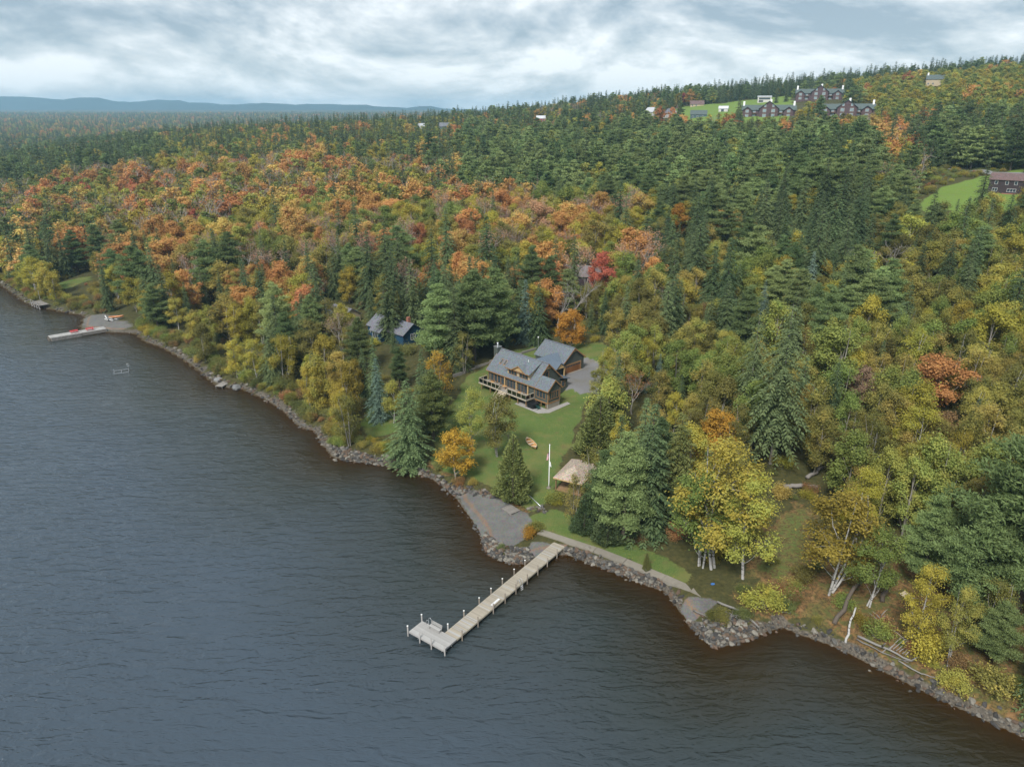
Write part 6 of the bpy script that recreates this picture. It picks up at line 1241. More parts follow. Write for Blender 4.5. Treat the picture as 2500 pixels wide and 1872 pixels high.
# --- shingled open pavilion
pv = tag(empty("pavilion", (11.3, 110.3, 1.75), R(-28)), "open pavilion with tan cedar shingle hip roof beside the flagpole", "pavilion")
a_, b_, ez, pz = 2.7, 4.0, 2.5, 4.15
for pts in ([(-a_, -b_, ez), (a_, -b_, ez), (0, -1.3, pz)], [(a_, -b_, ez), (a_, b_, ez), (0, 1.3, pz), (0, -1.3, pz)], [(a_, b_, ez), (-a_, b_, ez), (0, 1.3, pz)], [(-a_, b_, ez), (-a_, -b_, ez), (0, -1.3, pz), (0, 1.3, pz)]): slab(pv, pts, 0.14, M['cedarshake'], "roof_slope")
for (p, q) in (((-a_, -b_), (a_, -b_)), ((a_, -b_), (a_, b_)), ((a_, b_), (-a_, b_)), ((-a_, b_), (-a_, -b_))): MB().bar((*p, ez-0.12), (*q, ez-0.12), 0.06, 0.2).build("fascia", M['gold'], pv)
for sx in (-1, 1):
    for y in (-3.6, 0, 3.6): MB().box(sx*2.3-0.09, sx*2.3+0.09, y-0.09, y+0.09, -0.2, ez-0.02).build("post", M['post'], pv)
MB().box(-2.4, 2.4, -3.7, 3.7, -0.25, 0.05).build("floor_slab", M['post'], pv)
# --- garden chairs (slatted, sloping backs)
def lawn_chair(x, y, z, rz, label, mat=None):
    o = tag(empty("garden_chair", (x, y, z), rz), label, "chair", "garden chairs"); mt = mat or M['greenplastic']
    for k in range(5): MB().box(-0.28, 0.28, -0.28+k*0.11, -0.28+k*0.11+0.1, 0.34-k*0.025, 0.365-k*0.025).build("seat_slat", mt, o)
    for k in range(5): MB().bar((-0.24+k*0.12, 0.24, 0.26), (-0.26+k*0.13, 0.52, 0.98-0.03*abs(k-2)), 0.105, 0.025, (0, 1, 0)).build("back_slat", mt, o)
    for s in (-1, 1):
        MB().box(s*0.34-0.02, s*0.34+0.02, -0.32, -0.22, 0, 0.56).build("leg", mt, o); MB().bar((s*0.33, -0.25, 0.30), (s*0.33, 0.62, 0.02), 0.04, 0.1).build("leg", mt, o); MB().box(s*0.38-0.07, s*0.38+0.07, -0.36, 0.42, 0.56, 0.585).build("armrest", mt, o)
    return o
lawn_chair(-10.4, 135.0, hz(-10.4, 135.0), R(150), "dark green garden chair alone on the lawn left of the birch clump")
lawn_chair(-9.2, 133.6, hz(-9.2, 133.6), R(190), "dark green garden chair partly behind the lawn birch clump")
_p = house_pt(17.9, -0.9, HB+0.065); lawn_chair(*_p, R(120), "dark green garden chair on the patio by the hot tub")
ht = tag(empty("hot_tub", house_pt(16.3, -0.9, HB+0.065), R(-46.6)), "covered black hot tub on the patio at the end of the deck", "hot tub")
MB().prism([(-1.0, -0.8), (-0.8, -1.0), (0.8, -1.0), (1.0, -0.8), (1.0, 0.8), (0.8, 1.0), (-0.8, 1.0), (-1.0, 0.8)], 'z', 0, 0.82).build("shell", M['black'], ht); MB().prism([(-1.04, -0.84), (-0.84, -1.04), (0.84, -1.04), (1.04, -0.84), (1.04, 0.84), (0.84, 1.04), (-0.84, 1.04), (-1.04, 0.84)], 'z', 0.825, 0.95).build("cover", M['black'], ht)
def sling_chair(u, v, rz, label):
    o = tag(empty("deck_chair", house_pt(u, v, 4.735), R(-46.6)+rz), label, "chair", "sling chairs on the deck")
    MB().bar((0, -0.25, 0.42), (0, 0.22, 0.38), 0.5, 0.03).build("seat", M['beige'], o); MB().bar((0, 0.22, 0.38), (0, 0.42, 1.0), 0.5, 0.03, (0, 1, 0)).build("backrest", M['beige'], o)
    for s in (-0.27, 0.27):
        MB().bar((s, -0.28, 0), (s, -0.22, 0.62), 0.035).build("leg", M['black'], o); MB().bar((s, 0.36, 0), (s, 0.16, 0.62), 0.035).build("leg", M['black'], o); MB().bar((s, -0.26, 0.63), (s, 0.28, 0.63), 0.05, 0.025).build("armrest", M['black'], o)
sling_chair(2.2, -0.7, R(200), "beige sling chair at the far left end of the house deck"); sling_chair(4.4, -0.6, R(160), "beige sling chair on the deck before the tall windows"); sling_chair(5.8, -0.9, R(100), "beige sling chair at the deck table nearest the stairs"); sling_chair(11.3, -0.6, R(180), "beige sling chair before the right-hand dark patio door"); sling_chair(13.5, -1.2, R(95), "beige sling chair nearest the hot tub end of the deck")
def deck_table(u, v, label):
    o = tag(empty("deck_table", house_pt(u, v, 4.735), R(-46.6)), label, "table", "tables on the deck")
    for k in range(7): MB().box(-0.5, 0.5, -0.42+k*0.12, -0.42+k*0.12+0.108, 0.70, 0.73).build("top_slat", M['varnish'], o)
    for sx in (-0.42, 0.42):
        for sy in (-0.34, 0.34): MB().box(sx-0.03, sx+0.03, sy-0.03, sy+0.03, 0, 0.695).build("leg", M['varnish'], o)
deck_table(3.3, -1.2, "brown slatted table among chairs at the left of the deck"); deck_table(12.4, -1.4, "brown slatted table at the right end of the deck"); deck_table(7.2, -0.9, "brown slatted table at the head of the deck stairs")
# --- timber retaining wall and lamp post behind the house
rw = tag(empty("timber_retaining_wall", (-9, 163.2, 0)), "low timber retaining wall running behind the lake house", "retaining wall"); _wl = [(-14.0, 158.2), (-9.0, 163.2), (-5.5, 166.3), (-1.5, 169.2), (2.5, 171.8), (6.3, 175.1)]
for i in range(5):
    for k in range(3):
        p, q = _wl[i], _wl[i+1]; z0 = (hz(*p)+hz(*q))/2-0.15; MB().bar((p[0]+9, p[1]-163.2, z0+0.12+k*0.235), (q[0]+9, q[1]-163.2, z0+0.12+k*0.235), 0.22, 0.225).build("timber", M['weather'], rw)
lp_ = tag(empty("lamp_post", (6.7, 172.9, hz(6.7, 172.9))), "slim grey lamp post behind the garage roof", "lamp post"); MB().tube([(0, 0, -0.2), (0, 0, 3.9)], [0.07, 0.05], 8).build("pole", M['steel'], lp_); MB().tube([(0, 0, 3.9), (0, 0, 4.0), (0, 0, 4.2), (0, 0, 4.3)], [0.08, 0.2, 0.2, 0.05], 10).build("lamp_head", M['wtrim'], lp_, smooth=True)
# --- far dock with two red benches
fa = math.atan2(212.03-202.49, -127.08+137.97)
fd = tag(empty("timber_crib_dock", (-137.97, 202.49, 0), fa), "long grey timber dock with slatted crib side by the far boat ramp", "dock"); FL = math.hypot(10.89, 9.54)+0.6
for k in range(int(FL/0.30)): MB().box(k*0.30, k*0.30+0.28, -3.4, 0.0, 1.0, 1.06).build("plank", M['greyplank'], fd)
MB().box(0.2, FL, -3.3, -0.1, -1.0, 0.97).build("crib_core", M['pile'], fd)
for k in range(22): MB().box(0.3+k*0.36, 0.3+k*0.36+0.17, -3.46, -3.31, -0.3, 0.98).build("crib_slat", M['palepile'], fd)
for k in range(4): MB().bar((-0.05, -3.0+k*0.9, 0.95), (-0.5, -3.0+k*0.9, -0.4), 0.16).build("end_pile", M['pile'], fd)
for k in range(2): MB().box(8.4, FL, -3.42-0.02*k, -3.31, 0.15+0.4*k, 0.5+0.4*k).build("side_board", M['weather'], fd)
def red_bench(x, y, label):
    o = tag(empty("picnic_bench", (x, y, 1.065), fa), label, "bench", "red benches on the far dock")
    for k in range(3): MB().box(-1.1, 1.1, -0.28+k*0.19, -0.28+k*0.19+0.17, 0.70, 0.75).build("top_plank", M['redpaint'], o)
    for s in (-1, 1): MB().box(-1.1, 1.1, s*0.62-0.12, s*0.62+0.12, 0.42, 0.46).build("seat_plank", M['redpaint'], o)
    for x_ in (-0.75, 0.75):
        MB().bar((x_, -0.68, 0.40), (x_, 0.68, 0.40), 0.05, 0.09).build("cross_rail", M['redpaint'], o)
        for s in (-1, 1): MB().bar((x_, s*0.62, 0.0), (x_, s*0.16, 0.69), 0.05, 0.1).build("leg", M['redpaint'], o)
red_bench(-131.9, 205.6, "red picnic bench nearer the outer end of the far timber dock"); red_bench(-128.6, 208.2, "red picnic bench nearer the shore on the far timber dock")
# --- boat trailer with orange kayaks, raised landing, boat lift, ramp landing
tr_ = tag(empty("boat_trailer", (-126.5, 217.0, hz(-126.5, 217.0)), R(-25)), "white boat trailer frame at the top of the far boat ramp", "trailer")
for s in (-0.8, 0.8): MB().bar((-2.2, s, 0.5), (1.6, s, 0.5), 0.1).build("frame_rail", M['whitepaint'], tr_)
for x_ in (-2.2, -0.6, 1.0): MB().bar((x_, -0.8, 0.5), (x_, 0.8, 0.5), 0.08).build("cross_bar", M['whitepaint'], tr_)
MB().tube([(-0.2, -0.95, 0.3), (-0.2, -0.75, 0.3)], 0.3, 14).build("wheel", M['black'], tr_); MB().tube([(-0.2, 0.75, 0.3), (-0.2, 0.95, 0.3)], 0.3, 14).build("wheel", M['black'], tr_); MB().tube([(-2.2, 0, 0.5), (-2.6, 0, 1.2), (-2.7, 0, 1.5)], [0.12, 0.14, 0.2], 8).build("winch_post", M['whitepaint'], tr_)
boat("orange_canoe", -125.2, 217.6, hz(-125.2, 217.6)+0.72, R(20), 4.2, 1.1, M['orangetarp'], M['orangetarp'], "orange canoe resting by the white boat trailer")
sp_ = tag(empty("raised_landing", (-164.0, 240.5, 0), R(-40)), "small weathered timber landing on braced legs at the far left shore", "platform")
for k in range(16): MB().box(-4+k*0.5, -4+k*0.5+0.46, -1.6, 1.6, 1.3, 1.38).build("plank", M['weather'], sp_)
for x_ in (-3.6, -1.2, 1.2, 3.6):
    MB().box(x_-0.1, x_+0.1, -1.6, -1.4, -0.8, 1.29).build("leg", M['palepile'], sp_); MB().bar((x_, -1.5, 1.2), (x_+0.9, -1.5, 0.1), 0.1).build("brace", M['palepile'], sp_)
for x_ in (-3.9, -1.3, 1.3, 3.9): MB().box(x_-0.06, x_+0.06, -1.58, -1.46, 1.38, 2.3).build("rail_post", M['palepile'], sp_)
MB().bar((-3.9, -1.52, 2.25), (3.9, -1.52, 2.25), 0.09).build("handrail", M['palepile'], sp_)
MB().tube([(-3.9, 1.5, 1.3), (-3.9, 1.5, 5.0)], 0.08, 8).build("mast", M['palepile'], sp_)
bl = tag(empty("boat_lift", (-101.0, 172.9, 0), R(28)), "empty pale metal boat lift standing in the lake off the left shore", "boat lift")
for x_ in (-1.7, 1.7):
    for y_ in (-1.3, 1.3): MB().tube([(x_, y_, -2.2), (x_, y_, 0.75)], 0.06, 8).build("leg", M['steel'], bl)
for y_ in (-1.3, 1.3): MB().bar((-1.7, y_, 0.35), (1.7, y_, 0.35), 0.09, 0.12).build("side_beam", M['steel'], bl)
for x_ in (-1.7, 0, 1.7): MB().bar((x_, -1.3, 0.22), (x_, 1.3, 0.22), 0.08, 0.1).build("cross_beam", M['steel'], bl)
MB().tube([(1.7, 1.3, 0.75), (1.7, 1.3, 1.7)], 0.05, 8).build("winch_post", M['steel'], bl)
_wh = MB(); _wh.tube([(1.7+0.36*math.cos(t), 1.22, 1.5+0.36*math.sin(t)) for t in [k*math.pi/8 for k in range(17)]], 0.03, 6).build("winch_wheel", M['steel'], bl)
rl = tag(empty("ramp_landing", (-70.9, 163.4, 0.0), math.atan2(166.56-162.43, -71.33+72.31)), "small plank landing between two big boulders on the left shore", "platform")
for k in range(16): MB().box(-2.1+k*0.265, -2.1+k*0.265+0.25, -1.0, 1.0, 0.55, 0.60).build("plank", M['weather'], rl)
for y_ in (-0.9, 0.85): MB().box(-2.1, 2.1, y_, y_+0.08, 0.33, 0.545).build("joist", M['weather'], rl)
for x_ in (-1.9, 1.9):
    for y_ in (-0.85, 0.8): MB().box(x_-0.07, x_+0.07, y_-0.03, y_+0.1, -0.9, 0.33).build("leg", M['weather'], rl)
st = tag(empty("shore_stairs", (-69.2, 164.6, 0.0), math.atan2(169.9-164.6, 2.0)), "weathered wooden stairs climbing the bank behind the boulders", "stairs")
for k in range(12): MB().box(k*0.48, k*0.48+0.34, -0.75, 0.75, 0.72+k*0.13, 0.78+k*0.13).build("tread", M['weather'], st)
for y_ in (-0.83, 0.77): MB().bar((0, y_, 0.62), (5.9, y_, 2.2), 0.07, 0.22).build("stringer", M['weather'], st)
# --- utility pole, road sign sized things
up_ = tag(empty("utility_pole", (27.0, 212.0, hz(27, 212))), "grey utility pole with transformer beside the red maple", "utility pole"); MB().tube([(0, 0, -0.3), (0, 0, 10.5)], [0.16, 0.11], 8).build("pole", M['weather'], up_); MB().bar((-1.1, 0, 9.8), (1.1, 0, 9.8), 0.1, 0.12).build("crossarm", M['weather'], up_); MB().tube([(0.28, -0.2, 8.2), (0.28, -0.2, 9.1)], 0.2, 10).build("transformer", M['steel'], up_)
for x_, y_, h_, lab in ((-40, 838, 12, "left"), (60, 842, 12, "right")):
    q = tag(empty("utility_pole", (x_, y_, hz(x_, y_))), "thin utility pole on the ridge "+("left" if lab == "left" else "right")+" of the small red house", "utility pole"); MB().tube([(0, 0, -0.3), (0, 0, h_)], [0.2, 0.14], 6).build("pole", M['weather'], q); MB().bar((-1.4, 0, h_-0.8), (1.4, 0, h_-0.8), 0.14).build("crossarm", M['weather'], q)
# --- country road above the brown house
def ribbon(name, pts, w, mat, dz=0.06):
    V = []; Fc = []
    for i, p in enumerate(pts):
        a = Vector(pts[max(i-1, 0)]); b_2 = Vector(pts[min(i+1, len(pts)-1)]); d = (b_2-a).normalized(); n = Vector((-d.y, d.x))*w/2
        for s in (-1, -0.33, 0.33, 1): x_ = p[0]+n.x*s; y_ = p[1]+n.y*s; V.append((x_, y_, hz(x_, y_)+dz))
    for i in range(len(pts)-1):
        for q in range(3): a = i*4+q; Fc.append((a, a+1, a+5, a+4))
    return MB().add(V, Fc).build(name, mat)
def dense(pts, st=2.5):
    out = []
    for a, b_ in zip(pts[:-1], pts[1:]):
        n = max(1, int(math.dist(a, b_)/st)); out += [(a[0]+(b_[0]-a[0])*k/n, a[1]+(b_[1]-a[1])*k/n) for k in range(n)]
    return out+[pts[-1]]
M['asphalt'] = plain("road_asphalt", (0.20, 0.20, 0.205), 0.9, var=0.15)
tag(ribbon("road", dense([(150, 372), (185, 362), (210, 351), (214, 338), (212, 329), (222, 316), (250, 306), (300, 300)]), 5.0, M['asphalt'], 0.10), kind="structure")
# ================================================================= rocks along the water
def rock_mesh(seed, mat):
    bm = bmesh.new(); bmesh.ops.create_icosphere(bm, subdivisions=2, radius=1.0); r = random.Random(seed); ax = [(Vector((r.gauss(0, 1), r.gauss(0, 1), r.gauss(0, 1))).normalized(), 0.42+0.4*r.random()) for _ in range(10)]
    for v in bm.verts:
        d = v.co.normalized(); k = 1.0
        for a, l in ax:
            q = d.dot(a)
            if q > 0.05: k = min(k, l/q)
        v.co = d*k*(1+r.uniform(-.03, .03)); v.co.z *= 0.72
    me = bpy.data.meshes.new("stone"); bm.to_mesh(me); bm.free(); me.materials.append(mat); return me
M['stone4'] = plain('shore_stone_brown', (0.105, 0.072, 0.05), 0.9, var=0.4, scale=2.2, bump=0.6); M['stone2'] = plain("shore_stone_dark", (0.045, 0.042, 0.039), 0.9, var=0.4, scale=2.2, bump=0.6); M['stone3'] = plain("shore_stone_pale", (0.17, 0.155, 0.128), 0.9, var=0.4, scale=2.2, bump=0.6)
RK = [rock_mesh(s, (M['stone'], M['stone2'], M['stone3'], M['stone4'])[s % 4]) for s in range(12)]
rk = np.random.default_rng(5); cand = []
SH = [p for p in SHORE if -320 < p[0] < 110 and p[1] < 380]
for (ax_, ay), (bx_, by) in zip(SH[:-1], SH[1:]):
    L = math.hypot(bx_-ax_, by-ay); cam_d = math.hypot(ax_, ay); dens = 7.0 if cam_d < 130 else (4.0 if cam_d < 200 else 1.6)
    for _ in range(int(L*dens)):
        t = rk.random(); nx, ny = (by-ay)/L, -(bx_-ax_)/L; o_ = rk.normal()*0.5-0.4; cand.append((ax_+(bx_-ax_)*t-nx*-o_*1.0, ay+(by-ay)*t-ny*-o_, (0.15+0.36*rk.random()**2.2)*(1.0 if cam_d < 110 else 1.25)))
JET = [([(-4.3, 97.5), (-4.6, 92.5), (-2.4, 90.2), (0.5, 88.8), (3.2, 90.2), (2.6, 92.2), (-0.5, 92.6), (-2.5, 94.5)], 430), ([(23.0, 76.4), (23.4, 74.2), (25.2, 71.2), (28, 72), (31.5, 73.9), (32.0, 75.3), (28, 76.3)], 360), ([(6.5, 93), (9, 91.0), (13, 88.2), (17, 85.3), (21, 82.8), (21.6, 83.6), (17, 87.2), (12, 90.6), (8, 93)], 260),
       ([(-36, 128), (-33, 123), (-26, 121), (-19, 118), (-18.4, 119.6), (-26, 123), (-31, 125.5)], 360), ([(-12, 113), (-10, 109), (-7.5, 109.2), (-4, 107.0), (-2, 107.4), (-6, 110.6)], 110), ([(2.2, 103.2), (5.5, 101.4), (6.0, 102.4), (3, 104.2)], 30)]
for pl, n in JET:
    A = np.array(pl); c = 0
    while c < n:
        x, y = rk.uniform(A[:, 0].min(), A[:, 0].max()), rk.uniform(A[:, 1].min(), A[:, 1].max())
        if inside(np.array([x]), np.array([y]), pl)[0]: cand.append((x, y, 0.15+0.36*rk.random()**2.0)); c += 1
cand = np.array(cand); cz_ = land_h(cand[:, 0], cand[:, 1]); dd = shore_d(cand[:, 0], cand[:, 1])
skip = np.zeros(len(cand), bool)
for pl in [BEACH]+BEACHES: 
    s_ = sdf(cand[:, 0], cand[:, 1], pl); skip |= (s_ > -0.2) & ~inside(cand[:, 0], cand[:, 1], JET[0][0]) & ~inside(cand[:, 0], cand[:, 1], JET[4][0])
keep = (~skip) & (dd > -1.3); cand = cand[keep]; cz_ = cz_[keep]
app = cand[:, 2]/np.hypot(cand[:, 0], np.hypot(cand[:, 1], 60)); orderR = np.argsort(-app)
Vs = []; Fs = []; Mi = []; nv = 0
for n_, i in enumerate(orderR):
    x, y, s = cand[i]; me = RK[rk.integers(12)]; sc = s*np.array([1.0+0.5*rk.random(), 0.8+0.3*rk.random(), 0.75+0.4*rk.random()]); rz = rk.random()*6.28; z = max(cz_[i], -0.15)+s*0.16
    if n_ < 280: mesh_obj("stone", me, ground, (x, y, z), (rk.normal()*.25, rk.normal()*.25, rz), sc)
    else:
        co = np.empty(len(me.vertices)*3, np.float32); me.vertices.foreach_get("co", co); co = co.reshape(-1, 3)*sc; c_, s2 = math.cos(rz), math.sin(rz); co = np.stack([co[:, 0]*c_-co[:, 1]*s2+x, co[:, 0]*s2+co[:, 1]*c_+y, co[:, 2]+z], 1)
        f = np.empty(len(me.loops), np.int32); me.loops.foreach_get("vertex_index", f); Vs.append(co); Fs.append(f.reshape(-1, 3)+nv); nv += len(co); Mi += [RK.index(me) % 4]*(len(f)//3)
sm_stones = np_mesh("shingle_stones", np.concatenate(Vs), [np.concatenate(Fs)], [M['stone'], M['stone2'], M['stone3'], M['stone4']], Mi); so = mesh_obj("shingle_stones", sm_stones, ground); so["kind"] = "stuff"
for x, y, s, lab in ((-72.9, 166.2, 2.1, "big pale rounded boulder left of the small plank landing"), (-67.2, 161.6, 2.0, "big mottled boulder right of the small plank landing"), (27.0, 73.2, 0.9, "pale grey boulder at the front of the rocky point under the driftwood"), (25.0, 74.6, 0.85, "tan boulder at the left edge of the rocky point")):
    o = mesh_obj("boulder", RK[int(abs(x)) % 12], None, (x, y, 0.2), (0.1, 0.2, x), (s, s*0.8, s*0.75)); o.material_slots[0].link = 'OBJECT'; o.material_slots[0].material = M['paleboulder']; tag(o, lab, "boulder", "boulders at the water's edge")
# ---- driftwood, fallen logs, stumps
def log(name, pts, r0, r1, mat, label, cat="log", twigs=0, seed=0):
    r = random.Random(seed); P = []
    for i in range(len(pts)-1):
        a = Vector(pts[i]); b_ = Vector(pts[i+1]); n = 4
        for k in range(n): P.append(a.lerp(b_, k/n)+Vector((r.uniform(-1, 1), r.uniform(-1, 1), r.uniform(-.4, .4)))*r0*0.9*(0 if i == 0 and k == 0 else 1))
    P.append(Vector(pts[-1])); n = len(P); o = MB().tube(P, [r0+(r1-r0)*i/(n-1) for i in range(n)], 8).build(name, mat, None, smooth=True); tag(o, label, cat)
    for k in range(twigs):
        i = r.randrange(n//2, n); d = Vector((r.uniform(-1, 1), r.uniform(-1, 1), r.uniform(.1, .7)))*r.uniform(.7, 1.9); MB().tube([P[i], P[i]+d*0.5+Vector((0, 0, .1)), P[i]+d], [r1*1.1+.03, r1*.7+.02, 0.012], 5).build("branch", mat, o, smooth=True)
    return o
G = lambda x, y, dz=0.15: (x, y, max(hz(x, y), 0.0)+dz)
log("driftwood_plank", [G(27.3, 78.1, .5), G(29.5, 76.1, .7), G(31.7, 74.2, .45)], 0.16, 0.13, M['drift'], "long straight grey driftwood timber across the rocky point", "driftwood")
log("driftwood_plank", [G(24.0, 77.3, .3), G(25.3, 75.4, .5)], 0.13, 0.08, M['drift'], "short pale driftwood timber at the left tip of the rocky point", "driftwood")
for k in range(7): log("driftwood_branch", [G(25.6+k*.35, 76.2-k*.12, .35), G(26.3+k*.4, 75.2+((k*7) % 3)*.3, .55), G(27.4+k*.32, 75.3-((k*5) % 4)*.25, .4)], 0.07, 0.02, M['drift'], ("curved", "forked", "thin", "bent", "broken", "short", "pale")[k]+" driftwood branch in the tangle on the rocky point, "+("first", "second", "third", "fourth", "fifth", "sixth", "seventh")[k]+" from the beach", "driftwood", 2, k)
log("driftwood_log", [G(43.2, 71.9, .25), G(45.3, 69.7, .4), G(47.6, 67.5, .3)], 0.17, 0.10, M['drift'], "long pale driftwood trunk lying along the stony bank", "driftwood", 3, 11)
log("driftwood_log", [G(42.9, 71.5, .3), G(45.0, 69.2, .25), G(47.2, 67.4, .2)], 0.10, 0.05, M['drift'], "thinner driftwood trunk beside the long pale one", "driftwood", 2, 12)
log("driftwood_branch", [G(46.2, 67.8, .3), G(47.6, 66.0, .3), G(48.6, 65.2, .25), G(49.9, 64.9, .25)], 0.09, 0.03, M['drift'], "wavy driftwood branch trailing right along the stony bank", "driftwood", 1, 13)
for k in range(6): log("driftwood_branch", [G(46.0+k*.25, 69.6-k*.25, .3), G(47.6+k*.2, 70.3-k*.3, .9), G(49.0+k*.22, 70.6-k*.42, .7)], 0.06, 0.02, M['weather'], "grey root branch, "+("first", "second", "third", "fourth", "fifth", "sixth")[k]+" of the fan above the driftwood trunk", "driftwood", 2, 20+k)
log("fallen_log", [G(45.0, 106.3, .45), G(48, 105.7, .45), G(51.2, 105.2, .45)], 0.42, 0.36, M['weather'], "thick grey fallen log behind the yellow birches")
log("fallen_log", [G(50.8, 108.7, .4), G(54.8, 112.0, .4)], 0.36, 0.26, M['weather'], "shorter fallen log slanting into the dark under the old spruce")
log("leaning_trunk", [G(41.2, 74.2, .1), (44.4, 77.2, hz(44.4, 77.2)+1.5), (47.6, 79.8, hz(47.6, 79.8)+3.4)], 0.30, 0.20, M['darkbark'], "curved dark grey trunk leaning over the bank", "log")
log("birch_snag", [G(41.6, 71.5, 0), (42.5, 72.8, hz(42.5, 72.8)+1.2), (43.5, 74.1, hz(43.5, 74.1)+2.4)], 0.16, 0.10, M['birchbark'], "broken white birch snag leaning up from the stony bank", "snag")
log("dark_snag", [G(48.9, 77.6, 0), (49.8, 79.0, hz(49.8, 79)+2.8)], 0.32, 0.26, M['darkbark'], "dark broken stump leaning uphill on the bank", "snag")
log("fallen_branch", [G(34.9, 77.0, .1), G(36.5, 76.4, .12)], 0.07, 0.05, M['drift'], "short white stick lying on the bank", "branch")
log("fallen_branch", [G(43.6, 77.9, .1), G(44.3, 77.5, .3), G(45.2, 77.6, .1)], 0.05, 0.02, M['drift'], "small pale curved branch near the white birch foot", "branch")
log("upturned_root", [G(46.4, 71.2, 0), (46.5, 72.5, hz(46.5, 72.5)+.7), (46.6, 73.6, hz(46.6, 73.6)+1.3)], 0.13, 0.05, M['weather'], "grey upturned dead root on the slope above the driftwood", "root", 8, 41)
log("upturned_root", [G(50.6, 71.0, 0), G(51.2, 71.6, .5)], 0.12, 0.05, M['weather'], "small dead root among leaves left of the leaning birch", "root", 5, 42)
pk = tag(empty("log_rack", (52.2, 78.2, hz(52.2, 78.2)), R(30)), "small stack of short split logs on the leafy slope", "log rack")
for k in range(4): MB().tube([(-0.45+k*0.3, -0.5, 0.25), (-0.45+k*0.3, 0.5, 0.45)], 0.12, 8).build("split_log", M['palewood'], pk)
MB().box(-0.7, 0.7, -0.3, -0.15, 0.0, 0.16).build("bearer", M['weather'], pk)
tb = MB().prism([(-0.5, -0.25), (0.4, -0.35), (0.6, 0.1), (0.1, 0.35), (-0.5, 0.2)], 'z', 0.02, 0.12).build("blue_tarp", M['bluepaint'], None, (27.8, 82.3, hz(27.8, 82.3)), (0.1, 0.05, 0.4)); tb.scale = (0.55, 0.55, 0.8); tag(tb, "crumpled blue and white tarp scrap beneath the yellow birches", "tarp")
# ================================================================= undergrowth and shrubs
def undergrowth():
    r = np.random.default_rng(31); pts = []
    X = r.uniform(-210, 120, 26000); Y = r.uniform(55, 300, 26000); d = shore_d(X, Y); k = (d > 1.6) & (np.abs(X) < 0.78*Y+10)
    edge = (d < 7) | (r.random(len(X)) < 0.10); k &= edge
    for pl in LAWNS+DRIVES+[BEACH]+BEACHES+CLEARINGS: k &= sdf(X, Y, pl) < -0.8
    k &= ~((np.array([sdf(X, Y, pl) for pl in DUFF]).max(0) > 0) & (r.random(len(X)) < 0.55))
    sw_ = poly_dist(X, Y, [(4.8, 96.9), (12.9, 91.9), (17.0, 88.9), (22.0, 84.9), (25.2, 82.1), (28.9, 78.4)]); k &= sw_ > 3.0
    for hx, hy, hr in ((1, 103, 4), (11.3, 110, 5), (-69, 166, 3.4), (-128, 215, 13), (-164, 240, 5), (-167, 267, 9)): k &= (X-hx)**2+(Y-hy)**2 > hr*hr
    X, Y = X[k], Y[k]; fx = r.uniform(150, 265, 700); fy = r.uniform(296, 385, 700); fk = (np.array([sdf(fx, fy, pl) for pl in MOWN+CLEARINGS]).max(0) < -1) & (poly_dist(fx, fy, [(150, 372), (185, 362), (210, 351), (214, 338), (212, 329), (222, 316), (250, 306), (300, 300)]) > 4); X = np.r_[X, fx[fk]]; Y = np.r_[Y, fy[fk]]; idx = []; scl = []
    for i in range(len(X)):
        c = ('olive', 'green', 'rust', 'cedar', 'olive', 'yellow')[int(r.random()*6)]; j, H0 = proto_obj('shrub', c, False, int(r.random()*3)); s = 0.35+0.65*r.random()**1.5; idx.append(j); scl.append((s, s, s*(0.8+0.5*r.random())))
    return np.stack([X, Y], 1), land_h(X, Y)-0.05, np.array(idx), np.array(scl), r.random(len(X))*6.28
under_args = undergrowth()
for x, y, h, w, c, lab in ((2.6, 95.2, 1.5, 1.0, 'gold', "rounded golden-green shrub between the beach and the dock"), (3.6, 96.8, 1.4, 1.2, 'olive', "olive shrub at the seawall's left end"), (33.0, 77.6, 2.4, 1.3, 'yellow', "yellow-green shrub beside the end of the seawall"), (50.0, 68.6, 3.2, 0.9, 'yellow', "tall yellow shrub above the driftwood"), (50.6, 63.6, 2.2, 0.9, 'yellow', "golden-yellow shrub low on the stony bank"),
                         (54.0, 63.0, 2.6, 1.1, 'olive', "olive shrub at the right end of the stony bank"), (7.2, 104.8, 1.8, 1.0, 'green', "bright green bush behind the path handrail"), (-9.5, 112.4, 1.2, 1.2, 'rust', "rust-brown bush under the golden-orange maple"), (-64.4, 164.0, 3.0, 1.0, 'green', "round green bush right of the shore stairs")):
    tree("shrub", 'shrub', c, x, y, h, w, None, lab, "shrub", "shrubs along the shore")
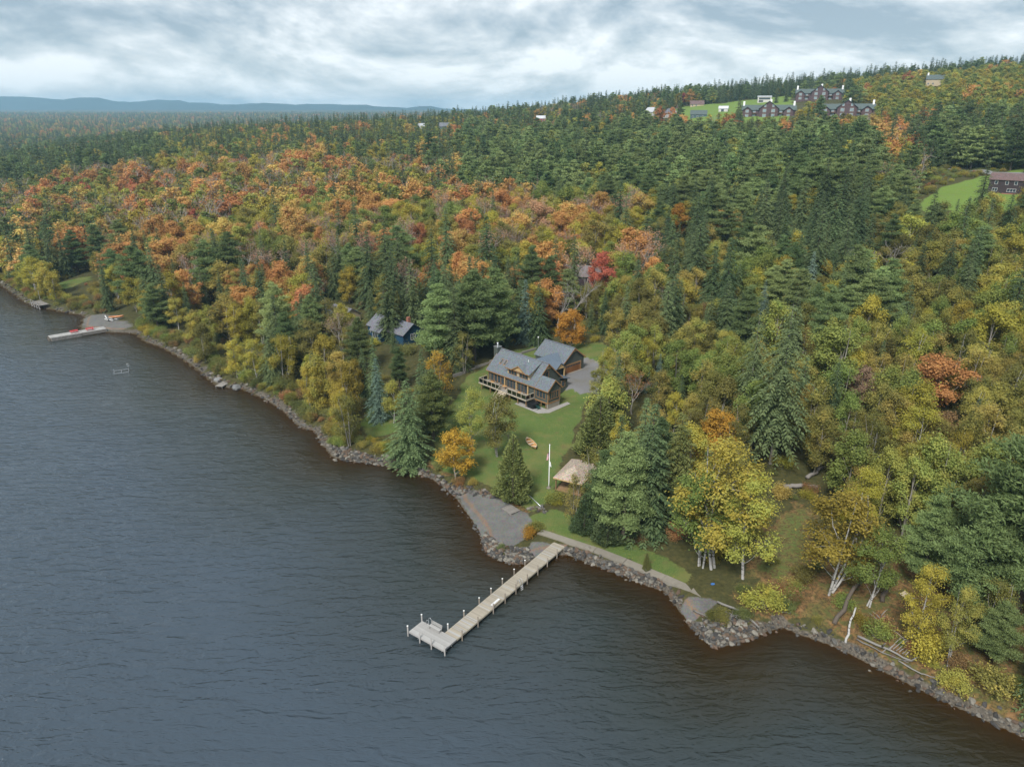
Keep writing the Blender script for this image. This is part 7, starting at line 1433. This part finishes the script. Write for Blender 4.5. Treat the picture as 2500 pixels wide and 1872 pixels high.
# ================================================================= far mountains
mx_ = np.arange(-9000, 6001, 110.0); my_ = np.arange(5600, 9601, 130.0); MX, MY = np.meshgrid(mx_, my_)
def fbm(x, y, s, o=5):
    a = 0; w = 1; t = 0
    for i in range(o): a = a+w*vnoise(x, y, s+i); t += w; x = x*2.03+3.1; y = y*2.03+1.7; w *= 0.52
    return a/t
_env = np.exp(-((MY-7400)/900)**2)
_prof = 150+45*np.clip((-MX-1200)/2600, -1.6, 1)
MZ = np.minimum(_env*(_prof*0.86+330*(fbm(MX/1300, MY/1300, 300)-0.44)+90*(fbm(MX/380, MY/380, 320)-0.5)), 252)-12
MZ += 62*np.exp(-((MY-6150)/300)**2)*fbm(MX/900, MY/900, 340)
mm = np_mesh("mountains", np.stack([MX, MY, MZ], -1).reshape(-1, 3), [grid_faces(*MX.shape)], smooth=True)
def far_mat():
    m = new_mat("far_forest"); t = NT(m); p = t.pos(); n = t.noise(p, 0.004, 6, 0.6); n2 = t.noise(p, 0.03, 4, 0.7)
    t.surf(t.mix(t.math('MULTIPLY_ADD', n, 0.7, t.math('MULTIPLY', n2, 0.3)), (0.016, 0.034, 0.034), (0.035, 0.048, 0.04)), 0.95, 0.05, 0, t.bump(n2, 1.0, 12)); return m
mm.materials.append(far_mat()); tag(mesh_obj("mountains", mm), kind="structure")
# ================================================================= haze (even, pale, round the whole place)
hzb = MB().box(-9800, 9800, -700, 10400, -8, 262).build("haze", None); hm = new_mat("haze_air"); ht_ = NT(hm)
vp = ht_.nd('ShaderNodeVolumePrincipled'); vp.inputs['Color'].default_value = (0.46, 0.76, 1.0, 1); vp.inputs['Density'].default_value = 1.15e-4; vp.inputs['Anisotropy'].default_value = 0.2
ho = ht_.nd('ShaderNodeOutputMaterial'); ht_.L.new(vp.outputs[0], ho.inputs['Volume']); hzb.data.materials.append(hm); tag(hzb, "thin blue haze over the whole valley", "haze", kind="stuff")
gn_scatter("forest", *forest_args, "mixed autumn forest of conifers and coloured hardwoods on the slopes")
gn_scatter("undergrowth", *under_args, "low olive and rust brush along the shore and forest edge")
print("TREES", N_TREE[0], "forest", len(rest), "under", len(under_args[0]), "protos", len(proto_names))
